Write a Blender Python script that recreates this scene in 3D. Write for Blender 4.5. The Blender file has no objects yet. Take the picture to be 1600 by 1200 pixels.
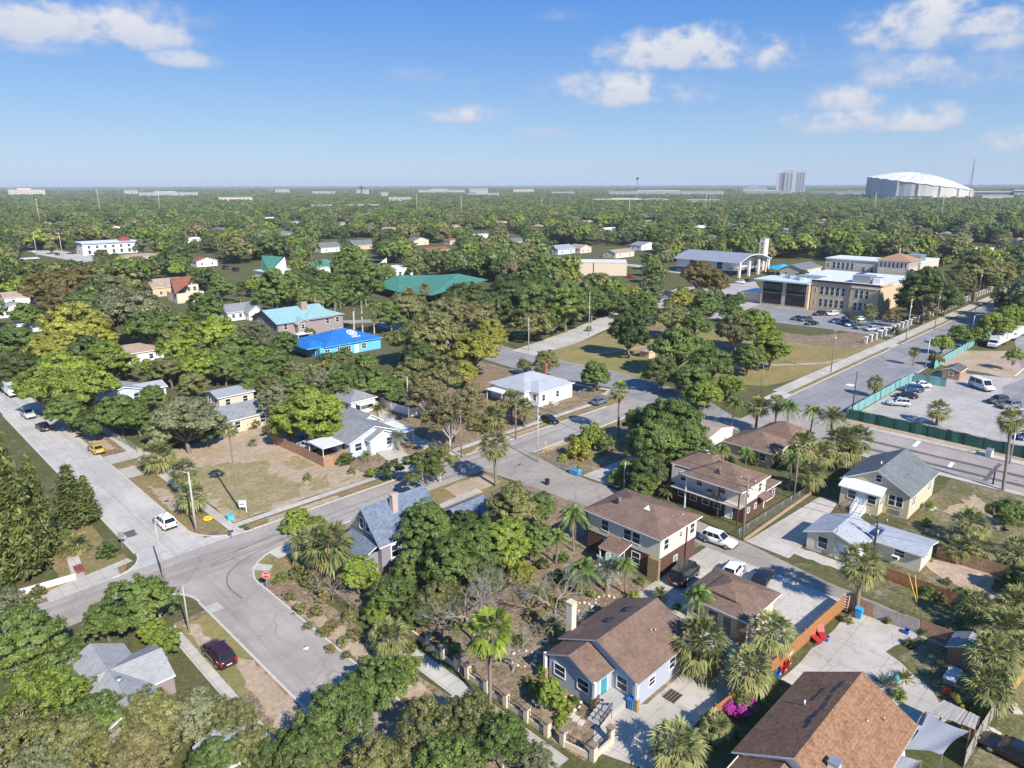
import bpy, bmesh, math, random
import numpy as np
from mathutils import Vector, Matrix

# ------------------------------------------------------------------ camera, sky, sun, exposure
C = bpy.context.scene.collection
SC = bpy.context.scene
R = math.radians
CAM_H, FPX = 45.0, 1100.0
YAW = R(45.2)
ROLL = math.atan((287.5 - 291.5) / 1600)
PITCH = math.atan((600 - 289.5) * math.cos(ROLL) / FPX)
fw = np.array([math.cos(YAW) * math.cos(PITCH), math.sin(YAW) * math.cos(PITCH), -math.sin(PITCH)])
r0 = np.array([math.sin(YAW), -math.cos(YAW), 0.0])
rt = r0 * math.cos(ROLL) + np.cross(r0, fw) * math.sin(ROLL)
up = np.cross(rt, fw)
EYE = np.array([0, 0, CAM_H])


def ray(x, y):
    d = fw * FPX + rt * (x - 800) - up * (y - 600)
    return d / np.linalg.norm(d)


def G(x, y, z=0.0):
    """point of the plane at height z that was measured at photo position x, y"""
    d = ray(x, y)
    return EYE + d * ((z - CAM_H) / d[2])


def proj(p):
    d = np.asarray(p, float) - EYE
    k = d @ fw
    return 800 + FPX * (d @ rt) / k, 600 - FPX * (d @ up) / k, k


cam_data = bpy.data.cameras.new("camera")
cam = bpy.data.objects.new("camera", cam_data)
C.objects.link(cam)
cam_data.sensor_width = 36
cam_data.lens = 36 * FPX / 1600
cam_data.clip_start = 0.5
cam_data.clip_end = 90000
M = Matrix(((rt[0], up[0], -fw[0], 0), (rt[1], up[1], -fw[1], 0), (rt[2], up[2], -fw[2], CAM_H), (0, 0, 0, 1)))
cam.matrix_world = M
SC.camera = cam

SUN_EL, SHADOW_AZ = R(38), R(78)
sl = bpy.data.lights.new("sun", 'SUN')
sl.energy = 4.6
sl.angle = R(0.53)
sl.color = (1.0, 0.95, 0.87)
so = bpy.data.objects.new("sun", sl)
C.objects.link(so)
ldir = Vector((math.cos(SHADOW_AZ) * math.cos(SUN_EL), math.sin(SHADOW_AZ) * math.cos(SUN_EL), -math.sin(SUN_EL)))
so.rotation_euler = ldir.to_track_quat('-Z', 'Y').to_euler()
so.location = (0, 0, 300)

W = bpy.data.worlds.new("World")
SC.world = W
W.use_nodes = True
SC.view_settings.view_transform = 'Standard'
SC.view_settings.look = 'None'
SC.view_settings.exposure = 0.70
HAZE = 0.00010
SC.view_settings.gamma = 1
SC.view_settings.use_curve_mapping = False
SC.cycles.max_bounces = 6
SC.cycles.diffuse_bounces = 3
SC.cycles.glossy_bounces = 2
SC.cycles.transmission_bounces = 4
SC.cycles.volume_bounces = 0
SC.cycles.transparent_max_bounces = 6
SC.cycles.use_adaptive_sampling = True
SC.cycles.adaptive_threshold = 0.02
SC.cycles.use_denoising = True
SC.cycles.denoiser = 'OPENIMAGEDENOISE'
SC.cycles.denoising_input_passes = 'RGB_ALBEDO_NORMAL'
SC.cycles.denoising_prefilter = 'ACCURATE'
SKY_STRENGTH = 0.112


def build_world():
    nt = W.node_tree
    N, L = nt.nodes, nt.links
    N.clear()
    out = N.new('ShaderNodeOutputWorld')
    bg = N.new('ShaderNodeBackground')
    bg.inputs[1].default_value = SKY_STRENGTH
    sky = N.new('ShaderNodeTexSky')
    sky.sky_type = 'NISHITA'
    sky.sun_disc = False
    sky.sun_elevation = SUN_EL
    sky.sun_rotation = R(192)
    sky.altitude = 50
    sky.air_density = 1.0
    sky.dust_density = 0.25
    sky.ozone_density = 2.6
    hs = N.new('ShaderNodeHueSaturation')
    hs.inputs['Saturation'].default_value = 1.12
    hs.inputs['Value'].default_value = 1.0
    L.new(sky.outputs[0], hs.inputs['Color'])
    tc = N.new('ShaderNodeTexCoord')
    sx = N.new('ShaderNodeSeparateXYZ')
    L.new(tc.outputs['Generated'], sx.inputs[0])
    el = N.new('ShaderNodeMapRange')
    el.interpolation_type = 'SMOOTHERSTEP'
    el.inputs['From Min'].default_value = -0.10
    el.inputs['From Max'].default_value = 0.33
    L.new(sx.outputs[2], el.inputs['Value'])
    air = N.new('ShaderNodeMix')
    air.data_type = 'RGBA'
    air.inputs['A'].default_value = (2.0, 3.0, 4.15, 1)
    air.inputs['B'].default_value = (0.21, 1.27, 4.0, 1)
    L.new(el.outputs[0], air.inputs['Factor'])
    skm = N.new('ShaderNodeMix')
    skm.data_type = 'RGBA'
    skm.inputs['Factor'].default_value = 0.82
    L.new(hs.outputs[0], skm.inputs['A'])
    L.new(air.outputs['Result'], skm.inputs['B'])

    def mth(op, a, b=None, clamp=False):
        m = N.new('ShaderNodeMath')
        m.operation = op
        m.use_clamp = clamp
        for i, v in enumerate((a, b)):
            if v is None: continue
            if isinstance(v, (int, float)): m.inputs[i].default_value = v
            else: L.new(v, m.inputs[i])
        return m.outputs[0]

    def dot(vec, src):
        v = N.new('ShaderNodeVectorMath')
        v.operation = 'DOT_PRODUCT'
        L.new(src, v.inputs[0])
        v.inputs[1].default_value = vec
        return v.outputs['Value']

    def noise(scale, detail, rough, src):
        n = N.new('ShaderNodeTexNoise')
        n.inputs['Scale'].default_value = scale
        n.inputs['Detail'].default_value = detail
        n.inputs['Roughness'].default_value = rough
        L.new(src, n.inputs['Vector'])
        return n.outputs['Fac']
    mp = N.new('ShaderNodeMapping')
    mp.inputs['Scale'].default_value = (1, 1, 1.5)
    L.new(tc.outputs['Generated'], mp.inputs[0])
    n1 = noise(13, 8, 0.58, mp.outputs[0])
    n2 = noise(48, 4, 0.5, mp.outputs[0])
    nz = mth('ADD', mth('MULTIPLY', mth('SUBTRACT', n1, 0.5), 2.9), mth('MULTIPLY', mth('SUBTRACT', n2, 0.5), 1.1))
    # clouds: photo-measured direction, half-width, half-height, thickness
    clouds = [(50, 38, 95, 34, .95), (165, 50, 110, 30, .9), (250, 30, 70, 26, .55), (100, 78, 90, 14, .35), (290, 95, 45, 13, .75), (655, 122, 42, 14, .4), (735, 182, 60, 14, .6),
              (850, 208, 42, 10, .45), (1095, 85, 120, 32, 1.), (1200, 98, 90, 18, .5), (975, 148, 100, 27, .9), (1050, 140, 60, 20, .5), (1450, 45, 95, 36, .95), (1550, 30, 80, 36, 1.),
              (1560, 60, 90, 26, .6), (1440, 118, 70, 26, .65), (1550, 118, 95, 26, .45), (1315, 160, 46, 20, .8), (1310, 195, 85, 19, .75), (1435, 190, 48, 22, .95), (1330, 95, 60, 20, .35),
              (1585, 222, 42, 22, .7), (1515, 235, 42, 10, .4), (1200, 268, 34, 6, .4), (880, 24, 36, 12, .3), (1250, 172, 60, 16, .3), (735, 130, 26, 8, .25)]
    tot = bot = None
    for cx, cy, hw, hh, op in clouds:
        d = ray(cx, cy)
        sc = 1.0 / np.hypot(1, np.hypot(cx - 800, cy - 600) / FPX)
        a, b = 1.55 * hw / FPX * sc, 1.6 * hh / FPX * sc
        h = np.array([d[1], -d[0], 0]); h /= np.linalg.norm(h)
        v = np.cross(h, d)
        u_ = mth('MULTIPLY', dot(tuple(h), tc.outputs['Generated']), 1 / a)
        vv = mth('ADD', mth('MULTIPLY', dot(tuple(v), tc.outputs['Generated']), 1 / b), float(-(v @ d) / b))
        # flatter base: stretch the lower half
        low = mth('MULTIPLY', mth('MINIMUM', vv, 0.0), 0.7)
        v2 = mth('ADD', vv, low)
        r2 = mth('ADD', mth('MULTIPLY', u_, u_), mth('MULTIPLY', v2, v2))
        f = mth('SUBTRACT', 1.0, r2)
        dens = mth('MULTIPLY', mth('ADD', f, mth('MULTIPLY', nz, mth('MAXIMUM', mth('SUBTRACT', 1.6, r2), 0.0))), op * 0.95)
        front = mth('GREATER_THAN', dot(tuple(d), tc.outputs['Generated']), 0.5)
        dens = mth('MULTIPLY', mth('MULTIPLY', dens, front), 1.0, True)
        sh = mth('MULTIPLY', dens, mth('ADD', mth('MULTIPLY', vv, 0.5), 0.55, True))
        tot = dens if tot is None else mth('MAXIMUM', tot, dens)
        bot = sh if bot is None else mth('MAXIMUM', bot, sh)
    sm = N.new('ShaderNodeMapRange')
    sm.interpolation_type = 'SMOOTHSTEP'
    sm.inputs['From Min'].default_value = 0.0
    sm.inputs['From Max'].default_value = 1.0
    sm.inputs['To Max'].default_value = 0.9
    L.new(tot, sm.inputs['Value'])
    cc = N.new('ShaderNodeMix')
    cc.data_type = 'RGBA'
    k = 0.073 / SKY_STRENGTH
    cc.inputs['A'].default_value = (4.3 * k, 4.8 * k, 6.3 * k, 1)
    cc.inputs['B'].default_value = (7.6 * k, 7.5 * k, 7.4 * k, 1)
    L.new(bot, cc.inputs['Factor'])
    mx = N.new('ShaderNodeMix')
    mx.data_type = 'RGBA'
    L.new(sm.outputs[0], mx.inputs['Factor'])
    L.new(skm.outputs['Result'], mx.inputs['A'])
    L.new(cc.outputs['Result'], mx.inputs['B'])
    L.new(mx.outputs['Result'], bg.inputs[0])
    L.new(bg.outputs[0], out.inputs[0])


build_world()
# ------------------------------------------------------------------ helpers
rng = np.random.default_rng(7)
random.seed(7)
MATS = {}


def tag(o, label=None, cat=None, group=None, kind=None):
    if label: o['label'] = label
    if cat: o['category'] = cat
    if group: o['group'] = group
    if kind: o['kind'] = kind
    return o


def empty(name, loc, rz=0.0, label=None, cat=None, group=None):
    o = bpy.data.objects.new(name, None)
    C.objects.link(o)
    o.location = loc
    o.rotation_euler = (0, 0, rz)
    o.empty_display_size = 0.3
    return tag(o, label, cat, group)


def link(name, me, parent=None, loc=None):
    o = bpy.data.objects.new(name, me)
    C.objects.link(o)
    if parent is not None: o.parent = parent
    if loc is not None: o.location = loc
    return o


def copy_tree(o, parent=None):
    c = o.copy()
    C.objects.link(c)
    if parent is not None: c.parent = parent
    for ch in list(o.children): copy_tree(ch, c)
    return c


class MB:
    """collects polygons of several materials for ONE mesh object"""

    def __init__(s, off=(0, 0, 0)):
        s.v, s.f, s.m, s.mats, s.off = [], [], [], [], off
        s.smooth = []

    def mi(s, mat):
        if mat not in s.mats: s.mats.append(mat)
        return s.mats.index(mat)

    def poly(s, pts, mat, smooth=False):
        b = len(s.v)
        s.v += [(p[0] - s.off[0], p[1] - s.off[1], p[2] - s.off[2]) for p in pts]
        s.f.append(list(range(b, b + len(pts))))
        s.m.append(s.mi(mat)); s.smooth.append(smooth)

    def mesh(s, verts, faces, mat, smooth=False):
        b = len(s.v)
        s.v += [(p[0] - s.off[0], p[1] - s.off[1], p[2] - s.off[2]) for p in verts]
        k = s.mi(mat)
        for f in faces:
            s.f.append([i + b for i in f]); s.m.append(k); s.smooth.append(smooth)

    def box(s, x0, x1, y0, y1, z0, z1, mat, rz=0.0, piv=None):
        vs = [(x, y, z) for z in (z0, z1) for x, y in ((x0, y0), (x1, y0), (x1, y1), (x0, y1))]
        if rz:
            px, py = piv or ((x0 + x1) / 2, (y0 + y1) / 2)
            c, n = math.cos(rz), math.sin(rz)
            vs = [(px + (x - px) * c - (y - py) * n, py + (x - px) * n + (y - py) * c, z) for x, y, z in vs]
        s.mesh(vs, [(3, 2, 1, 0), (4, 5, 6, 7), (0, 1, 5, 4), (1, 2, 6, 5), (2, 3, 7, 6), (3, 0, 4, 7)], mat)

    def bar(s, a, b, w, mat, h=None):
        """square bar from a to b"""
        a, b = Vector(a), Vector(b)
        d = (b - a)
        if d.length < 1e-6: return
        d.normalize()
        t = Vector((0, 0, 1)) if abs(d.z) < .9 else Vector((1, 0, 0))
        x = d.cross(t).normalized() * (w / 2)
        y = x.cross(d).normalized() * ((h or w) / 2)
        vs = [p + q for p in (a, b) for q in (-x - y, x - y, x + y, -x + y)]
        s.mesh([tuple(v) for v in vs], [(3, 2, 1, 0), (4, 5, 6, 7), (0, 1, 5, 4), (1, 2, 6, 5), (2, 3, 7, 6), (3, 0, 4, 7)], mat)

    def tube(s, pts, rads, mat, n=8, caps=True):
        pts = [Vector(p) for p in pts]
        b, vs, fs = 0, [], []
        prev = None
        for i, p in enumerate(pts):
            d = (pts[min(i + 1, len(pts) - 1)] - pts[max(i - 1, 0)])
            d = d.normalized() if d.length > 1e-9 else Vector((0, 0, 1))
            if prev is None:
                t = Vector((0, 0, 1)) if abs(d.z) < .9 else Vector((1, 0, 0))
                x = d.cross(t).normalized()
            else:
                x = (prev - d * prev.dot(d)).normalized()
            prev = x
            y = d.cross(x)
            r = rads[i] if hasattr(rads, '__len__') else rads
            for k in range(n):
                a = 2 * math.pi * k / n
                vs.append(tuple(p + (x * math.cos(a) + y * math.sin(a)) * r))
        for i in range(len(pts) - 1):
            for k in range(n):
                q = (k + 1) % n
                fs.append((i * n + k, i * n + q, (i + 1) * n + q, (i + 1) * n + k))
        if caps:
            fs.append(tuple(reversed(range(n))))
            fs.append(tuple(range((len(pts) - 1) * n, len(pts) * n)))
        s.mesh(vs, fs, mat, True)

    def cyl(s, x, y, z0, z1, r, mat, n=12, r2=None):
        s.tube([(x, y, z0), (x, y, z1)], [r, r if r2 is None else r2], mat, n)

    def sphere(s, c, r, mat, nu=10, nv=6, sz=1.0):
        vs, fs = [], []
        for j in range(nv + 1):
            t = math.pi * j / nv
            for i in range(nu):
                a = 2 * math.pi * i / nu
                vs.append((c[0] + r * math.sin(t) * math.cos(a), c[1] + r * math.sin(t) * math.sin(a), c[2] + r * sz * math.cos(t)))
        for j in range(nv):
            for i in range(nu):
                q = (i + 1) % nu
                fs.append((j * nu + i, (j + 1) * nu + i, (j + 1) * nu + q, j * nu + q))
        s.mesh(vs, fs, mat, True)

    def build(s, name, parent=None, loc=None):
        me = bpy.data.meshes.new(name)
        me.from_pydata(s.v, [], s.f)
        for m in s.mats: me.materials.append(m)
        me.polygons.foreach_set('material_index', s.m)
        me.polygons.foreach_set('use_smooth', s.smooth)
        me.update()
        return link(name, me, parent, loc)


def quads_mesh(name, V, mats, mi=None):
    """V: (n,4,3) array of loose quads -> mesh"""
    n = len(V)
    me = bpy.data.meshes.new(name)
    me.vertices.add(4 * n)
    me.vertices.foreach_set('co', V.reshape(-1).astype(np.float32))
    me.loops.add(4 * n)
    me.loops.foreach_set('vertex_index', np.arange(4 * n, dtype=np.int32))
    me.polygons.add(n)
    me.polygons.foreach_set('loop_start', np.arange(0, 4 * n, 4, dtype=np.int32))
    me.polygons.foreach_set('loop_total', np.full(n, 4, np.int32))
    for m in mats: me.materials.append(m)
    if mi is not None: me.polygons.foreach_set('material_index', mi.astype(np.int32))
    me.update(calc_edges=True)
    return me


# ------------------------------------------------------------------ materials
class NT:
    def __init__(s, name):
        s.mat = bpy.data.materials.new(name)
        s.mat.use_nodes = True
        s.nt = s.mat.node_tree
        s.N, s.L = s.nt.nodes, s.nt.links
        s.N.clear()
        s.out = s.N.new('ShaderNodeOutputMaterial')

    def n(s, t, **k):
        x = s.N.new(t)
        for a, b in k.items(): setattr(x, a, b)
        return x

    def set(s, sock, v):
        if isinstance(v, bpy.types.NodeSocket): s.L.new(v, sock)
        elif isinstance(v, (tuple, list)) and len(v) == 3 and sock.type == 'RGBA': sock.default_value = (*v, 1)
        else: sock.default_value = v

    def math(s, op, a, b=0.0, clamp=False):
        m = s.n('ShaderNodeMath', operation=op, use_clamp=clamp)
        s.set(m.inputs[0], a); s.set(m.inputs[1], b)
        return m.outputs[0]

    def mix(s, f, a, b, blend='MIX'):
        m = s.n('ShaderNodeMix', data_type='RGBA', blend_type=blend)
        s.set(m.inputs['Factor'], f); s.set(m.inputs['A'], a); s.set(m.inputs['B'], b)
        return m.outputs['Result']

    def coord(s, which='Object'):
        return s.n('ShaderNodeTexCoord').outputs[which]

    def pos(s):
        return s.n('ShaderNodeNewGeometry').outputs['Position']

    def noise(s, vec, scale, detail=4, rough=.55, out='Fac'):
        n = s.n('ShaderNodeTexNoise')
        s.L.new(vec, n.inputs['Vector'])
        n.inputs['Scale'].default_value = scale
        n.inputs['Detail'].default_value = detail
        n.inputs['Roughness'].default_value = rough
        return n.outputs[out]

    def ramp(s, f, lo, hi):
        m = s.n('ShaderNodeMapRange', interpolation_type='SMOOTHSTEP')
        s.set(m.inputs['Value'], f)
        m.inputs['From Min'].default_value = lo
        m.inputs['From Max'].default_value = hi
        return m.outputs[0]

    def scale(s, vec, sc):
        m = s.n('ShaderNodeMapping')
        s.L.new(vec, m.inputs[0])
        m.inputs['Scale'].default_value = sc
        return m.outputs[0]

    def pbr(s, col, rough=.8, metal=0.0, bump=None, bs=.3, spec=None):
        b = s.n('ShaderNodeBsdfPrincipled')
        s.set(b.inputs['Base Color'], col)
        s.set(b.inputs['Roughness'], rough)
        s.set(b.inputs['Metallic'], metal)
        if spec is not None: b.inputs['Specular IOR Level'].default_value = spec
        if bump is not None:
            k = s.n('ShaderNodeBump')
            k.inputs['Strength'].default_value = bs
            k.inputs['Distance'].default_value = .05
            s.L.new(bump, k.inputs['Height'])
            s.L.new(k.outputs[0], b.inputs['Normal'])
        s.L.new(b.outputs[0], s.out.inputs[0])
        return s.mat


def c3(c, k): return tuple(min(1, x * k) for x in c)


def plain(name, col, rough=.6, metal=0., var=.18, scale=3.0):
    if name in MATS: return MATS[name]
    t = NT(name)
    n = t.noise(t.coord(), scale, 4)
    m = t.mix(n, c3(col, 1 - var), c3(col, 1 + var))
    MATS[name] = t.pbr(m, rough, metal)
    return MATS[name]


def leaf(name, a, b, trans=.3, hue=.35):
    """foliage of two greens; every leaf and every tree differs a little"""
    t = NT(name)
    g = t.n('ShaderNodeNewGeometry')
    oi = t.n('ShaderNodeObjectInfo')
    nz = t.noise(t.coord(), .55, 3)
    f = t.math('ADD', t.math('MULTIPLY', g.outputs['Random Per Island'], .72), t.math('MULTIPLY', t.ramp(nz, .35, .65), .30))
    f = t.math('ADD', f, t.math('MULTIPLY', t.math('SUBTRACT', oi.outputs['Random'], .5), hue), True)
    col = t.mix(f, a, b)
    d = t.n('ShaderNodeBsdfPrincipled')
    t.set(d.inputs['Base Color'], col)
    d.inputs['Roughness'].default_value = .5
    d.inputs['Specular IOR Level'].default_value = .35
    tr = t.n('ShaderNodeBsdfTranslucent')
    tc = t.mix(.5, col, (b[0] * 1.5, b[1] * 1.5, b[2] * .7))
    t.set(tr.inputs[0], tc)
    mx = t.n('ShaderNodeMixShader')
    mx.inputs[0].default_value = trans
    t.L.new(d.outputs[0], mx.inputs[1]); t.L.new(tr.outputs[0], mx.inputs[2])
    t.L.new(mx.outputs[0], t.out.inputs[0])
    MATS[name] = t.mat
    return t.mat


LEAF = {
    'dark': leaf('leaf_dark_green', (0.038, 0.06, 0.018), (0.17, 0.222, 0.06)),
    'mid': leaf('leaf_mid_green', (0.050, 0.086, 0.022), (0.245, 0.320, 0.078)),
    'bright': leaf('leaf_bright_green', (0.088, 0.134, 0.02), (0.37, 0.45, 0.072)),
    'yellow': leaf('leaf_yellow_green', (0.14, 0.15, 0.025), (0.48, 0.47, 0.085)),
    'olive': leaf('leaf_olive', (0.08, 0.09, 0.03), (0.33, 0.325, 0.115)),
    'grey': leaf('leaf_grey_green', (0.092, 0.106, 0.055), (0.335, 0.35, 0.18)),
    'brown': leaf('leaf_bronze', (0.085, 0.08, 0.022), (0.3, 0.235, 0.075)),
    'tan': leaf('leaf_tan_olive', (0.11, 0.1, 0.042), (0.38, 0.335, 0.145)),
    'palm': leaf('frond_green', (0.07, 0.092, 0.028), (0.385, 0.38, 0.145), .15),
    'queen': leaf('frond_bright_green', (0.056, 0.106, 0.022), (0.225, 0.312, 0.069), .2),
    'blue': leaf('frond_blue_grey', (0.125, 0.163, 0.125), (0.338, 0.388, 0.312), .1),
    'dead': leaf('frond_dead', (0.163, 0.106, 0.050), (0.500, 0.350, 0.163), .1),
    'pink': leaf('bougainvillea_pink', (0.375, 0.025, 0.250), (0.775, 0.112, 0.625), .2),
    'fir': leaf('needle_green', (0.055, 0.075, 0.024), (0.255, 0.285, 0.078)),
    'red': leaf('flower_red', (0.625, 0.062, 0.037), (0.938, 0.188, 0.075), .1),
}
BARK = plain('bark_grey_brown', (.17, .135, .10), .9, var=.45, scale=6)
BARK_GREY = plain('bark_weathered', (.27, .235, .20), .9, var=.35, scale=6)
BARK_PALE = plain('bark_pale_grey', (.40, .36, .31), .9, var=.3, scale=6)
PALMBARK = plain('palm_bark', (.22, .18, .14), .9, var=.4, scale=9)


def shingle(name, a, b, patch=.5, course=.0):
    t = NT(name)
    p = t.coord()
    br = t.n('ShaderNodeTexBrick')
    t.L.new(t.scale(p, (1, 1, 1.6)), br.inputs['Vector'])
    n1 = t.noise(p, 7, 3, .7)
    n2 = t.noise(p, .5, 4, .6)
    n3 = t.noise(p, 2.6, 2, .5)
    f = t.math('ADD', t.math('MULTIPLY', n1, 1 - patch), t.math('MULTIPLY', n2, patch))
    f = t.ramp(t.math('ADD', t.math('MULTIPLY', f, .7), t.math('MULTIPLY', n3, .3)), .33, .66)
    col = t.mix(f, a, b)
    st = t.noise(t.scale(p, (1.2, 1.2, .25)), 1.1, 5, .7)
    col = t.mix(t.math('MULTIPLY', t.ramp(st, .52, .72), .45), col, c3(a, .62))
    col = t.mix(t.math('MULTIPLY', t.ramp(t.noise(p, .33, 3), .55, .75), .35), col, c3(b, 1.15))
    sp = t.n('ShaderNodeSeparateXYZ'); t.L.new(p, sp.inputs[0])
    ln = t.math('FRACT', t.math('MULTIPLY', sp.outputs[2], 7.5))
    col = t.mix(t.math('MULTIPLY', t.math('GREATER_THAN', ln, .8), .22), col, c3(a, .55))
    MATS[name] = t.pbr(col, .95, 0, n1, .35, spec=.15)
    return MATS[name]


def siding(name, col, pitch=.18, dirt=.15):
    t = NT(name)
    p = t.coord()
    sp = t.n('ShaderNodeSeparateXYZ'); t.L.new(p, sp.inputs[0])
    ln = t.math('FRACT', t.math('MULTIPLY', sp.outputs[2], 1 / pitch))
    n = t.noise(p, 1.3, 4)
    c = t.mix(t.math('MULTIPLY', n, dirt * 2), col, c3(col, .82))
    c = t.mix(t.math('MULTIPLY', t.math('GREATER_THAN', ln, .8), .16), c, c3(col, .5))
    MATS[name] = t.pbr(c, .6, 0)
    return MATS[name]


def brick(name, a, b, mortar, sc=2.2):
    t = NT(name)
    p = t.coord()
    sp = t.n('ShaderNodeSeparateXYZ'); t.L.new(p, sp.inputs[0])
    cb = t.n('ShaderNodeCombineXYZ')
    t.L.new(t.math('ADD', sp.outputs[0], sp.outputs[1]), cb.inputs[0]); t.L.new(sp.outputs[2], cb.inputs[1])
    br = t.n('ShaderNodeTexBrick')
    t.L.new(cb.outputs[0], br.inputs['Vector'])
    for i, c in ((1, a), (2, b), (3, mortar)): br.inputs[i].default_value = (*c, 1)
    br.inputs['Scale'].default_value = sc
    n = t.noise(p, 2, 4)
    MATS[name] = t.pbr(t.mix(t.math('MULTIPLY', n, .4), br.outputs[0], c3(a, .5)), .85)
    return MATS[name]


def ground_mat(name, cols, scales=(.06, .25, 1.6), fine=.35, rough=.95):
    """three colours in patches of different size"""
    t = NT(name)
    p = t.pos()
    a = t.ramp(t.noise(p, scales[0], 5, .6), .38, .62)
    b = t.ramp(t.noise(p, scales[1], 5, .65), .42, .60)
    c = t.mix(a, cols[0], cols[1])
    c = t.mix(b, c, cols[2])
    if len(cols) > 3: c = t.mix(t.ramp(t.noise(p, scales[1] * 1.7 + .05, 6, .7), .55, .68), c, cols[3])
    f = t.noise(p, scales[2], 5, .75)
    f2 = t.noise(p, 9, 3, .7)
    f3 = t.noise(p, 3.3, 6, .8)
    c = t.mix(t.math('MULTIPLY', t.ramp(f, .40, .62), min(1, fine * 1.7)), c, c3(cols[0], .48))
    c = t.mix(t.math('MULTIPLY', t.ramp(f3, .52, .64), min(1, fine * 1.9)), c, (cols[1][0] * 1.5, cols[1][1] * 1.45, cols[1][2] * 1.4))
    c = t.mix(t.math('MULTIPLY', t.ramp(f2, .52, .66), fine * .9), c, c3(cols[2], .45))
    MATS[name] = t.pbr(c, rough, 0, f2, .5, spec=.1)
    return MATS[name]


def paving(name, col, stain=.35, crack=True, joint=0.0, warm=(.9, .82, .7), streak=None):
    t = NT(name)
    p = t.pos()
    n1 = t.noise(p, .12, 5, .6)
    n2 = t.noise(p, .9, 6, .7)
    n3 = t.noise(p, 14, 2, .6)
    c = t.mix(t.ramp(n1, .35, .65), c3(col, .86), c3(col, 1.1))
    c = t.mix(t.math('MULTIPLY', t.ramp(n2, .45, .75), stain), c, (col[0] * warm[0] * .6, col[1] * warm[1] * .6, col[2] * warm[2] * .6))
    c = t.mix(t.math('MULTIPLY', n3, .25), c, c3(col, .7))
    if streak:
        sc = (.025, .55, 1) if streak == 'x' else (.55, .025, 1)
        w1 = t.noise(t.scale(p, sc), 1.0, 4, .6)
        c = t.mix(t.math('MULTIPLY', t.ramp(w1, .48, .68), .42), c, c3(col, .55))
        c = t.mix(t.math('MULTIPLY', t.ramp(t.noise(t.scale(p, sc), 2.3, 3, .6), .5, .7), .30), c, c3(col, 1.25))
        bl = t.noise(p, .23, 3, .5)
        c = t.mix(t.math('MULTIPLY', t.math('GREATER_THAN', bl, .66), .30), c, c3(col, .72))
        c = t.mix(t.math('MULTIPLY', t.ramp(t.noise(p, .5, 2, .5), .70, .76), .5), c, c3(col, .4))
    if crack:
        v = t.n('ShaderNodeTexVoronoi', feature='DISTANCE_TO_EDGE')
        wv = t.n('ShaderNodeVectorMath', operation='ADD')
        t.L.new(p, wv.inputs[0])
        nn = t.noise(p, .6, 3, .6, 'Color')
        t.L.new(nn, wv.inputs[1])
        t.L.new(wv.outputs[0], v.inputs['Vector'])
        v.inputs['Scale'].default_value = .13
        c = t.mix(t.math('MULTIPLY', t.math('LESS_THAN', v.outputs['Distance'], .006), .28), c, c3(col, .3))
    if joint:
        sp = t.n('ShaderNodeSeparateXYZ'); t.L.new(p, sp.inputs[0])
        for k in (0, 1):
            j = t.math('LESS_THAN', t.math('FRACT', t.math('MULTIPLY', sp.outputs[k], 1 / joint)), .06 / joint)
            c = t.mix(t.math('MULTIPLY', j, .55), c, c3(col, .35))
    MATS[name] = t.pbr(c, .9, 0, n3, .15, spec=.2)
    return MATS[name]


def glass(name='window_glass', col=(.02, .028, .04)):
    t = NT(name)
    MATS[name] = t.pbr(t.mix(t.noise(t.coord(), 1.5, 2), c3(col, .6), c3(col, 1.8)), .08, 0)
    return MATS[name]


def paint(name, col, rough=.25):
    if name in MATS: return MATS[name]
    t = NT(name)
    b = t.n('ShaderNodeBsdfPrincipled')
    t.set(b.inputs['Base Color'], t.mix(t.noise(t.coord(), 2, 3), c3(col, .9), c3(col, 1.08)))
    b.inputs['Roughness'].default_value = rough
    b.inputs['Coat Weight'].default_value = .5
    b.inputs['Coat Roughness'].default_value = .05
    t.L.new(b.outputs[0], t.out.inputs[0])
    MATS[name] = t.mat
    return t.mat


GLASS = glass()
WHITE = plain('white_trim', (.78, .77, .74), .5, var=.06)
WHITEROOF = plain('white_roof_membrane', (.62, .63, .64), .6, var=.12, scale=.6)
CREAM = siding('cream_siding', (.62, .52, .35))
PALECREAM = siding('pale_cream_siding', (.66, .60, .48), .2)
GREYBLUE = plain('grey_blue_stucco', (.36, .40, .46), .85, var=.08)
PALEBLUE = siding('pale_blue_siding', (.50, .57, .66), .2)
WHITEWALL = plain('white_wall', (.74, .74, .73), .7, var=.07)
SLATEWALL = siding('slate_siding', (.26, .25, .28), .22)
TAUPE = siding('taupe_siding', (.30, .245, .235), .25)
TAN = plain('tan_stucco', (.55, .42, .27), .85, var=.08, scale=.7)
TANLIGHT = plain('light_tan_stucco', (.60, .50, .39), .85, var=.08, scale=.7)
YELLOW = plain('pale_yellow_stucco', (.56, .48, .36), .8, var=.08)
SKYBLUE = siding('sky_blue_siding', (.13, .47, .75), .25)
BRICKB = brick('brown_brick', (.115, .052, .035), (.085, .04, .03), (.14, .09, .07))
STONE = plain('field_stone', (.30, .20, .10), .9, var=.6, scale=3)
ROOF_BROWN = shingle('brown_shingle', (.130, .084, .062), (.235, .155, .116), .45)
ROOF_RUST = shingle('rust_brown_shingle', (.150, .080, .046), (.36, .205, .118), .2)
ROOF_GREY = shingle('grey_shingle', (.105, .115, .118), (.20, .21, .215), .4)
ROOF_PALE = shingle('pale_grey_shingle', (.24, .255, .275), (.33, .345, .365), .5)
ROOF_WHITEGREY = shingle('silver_shingle', (.30, .32, .345), (.41, .43, .455), .5)
ROOF_BLUE = shingle('blue_grey_shingle', (.080, .105, .145), (.20, .24, .305), .15)
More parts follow.
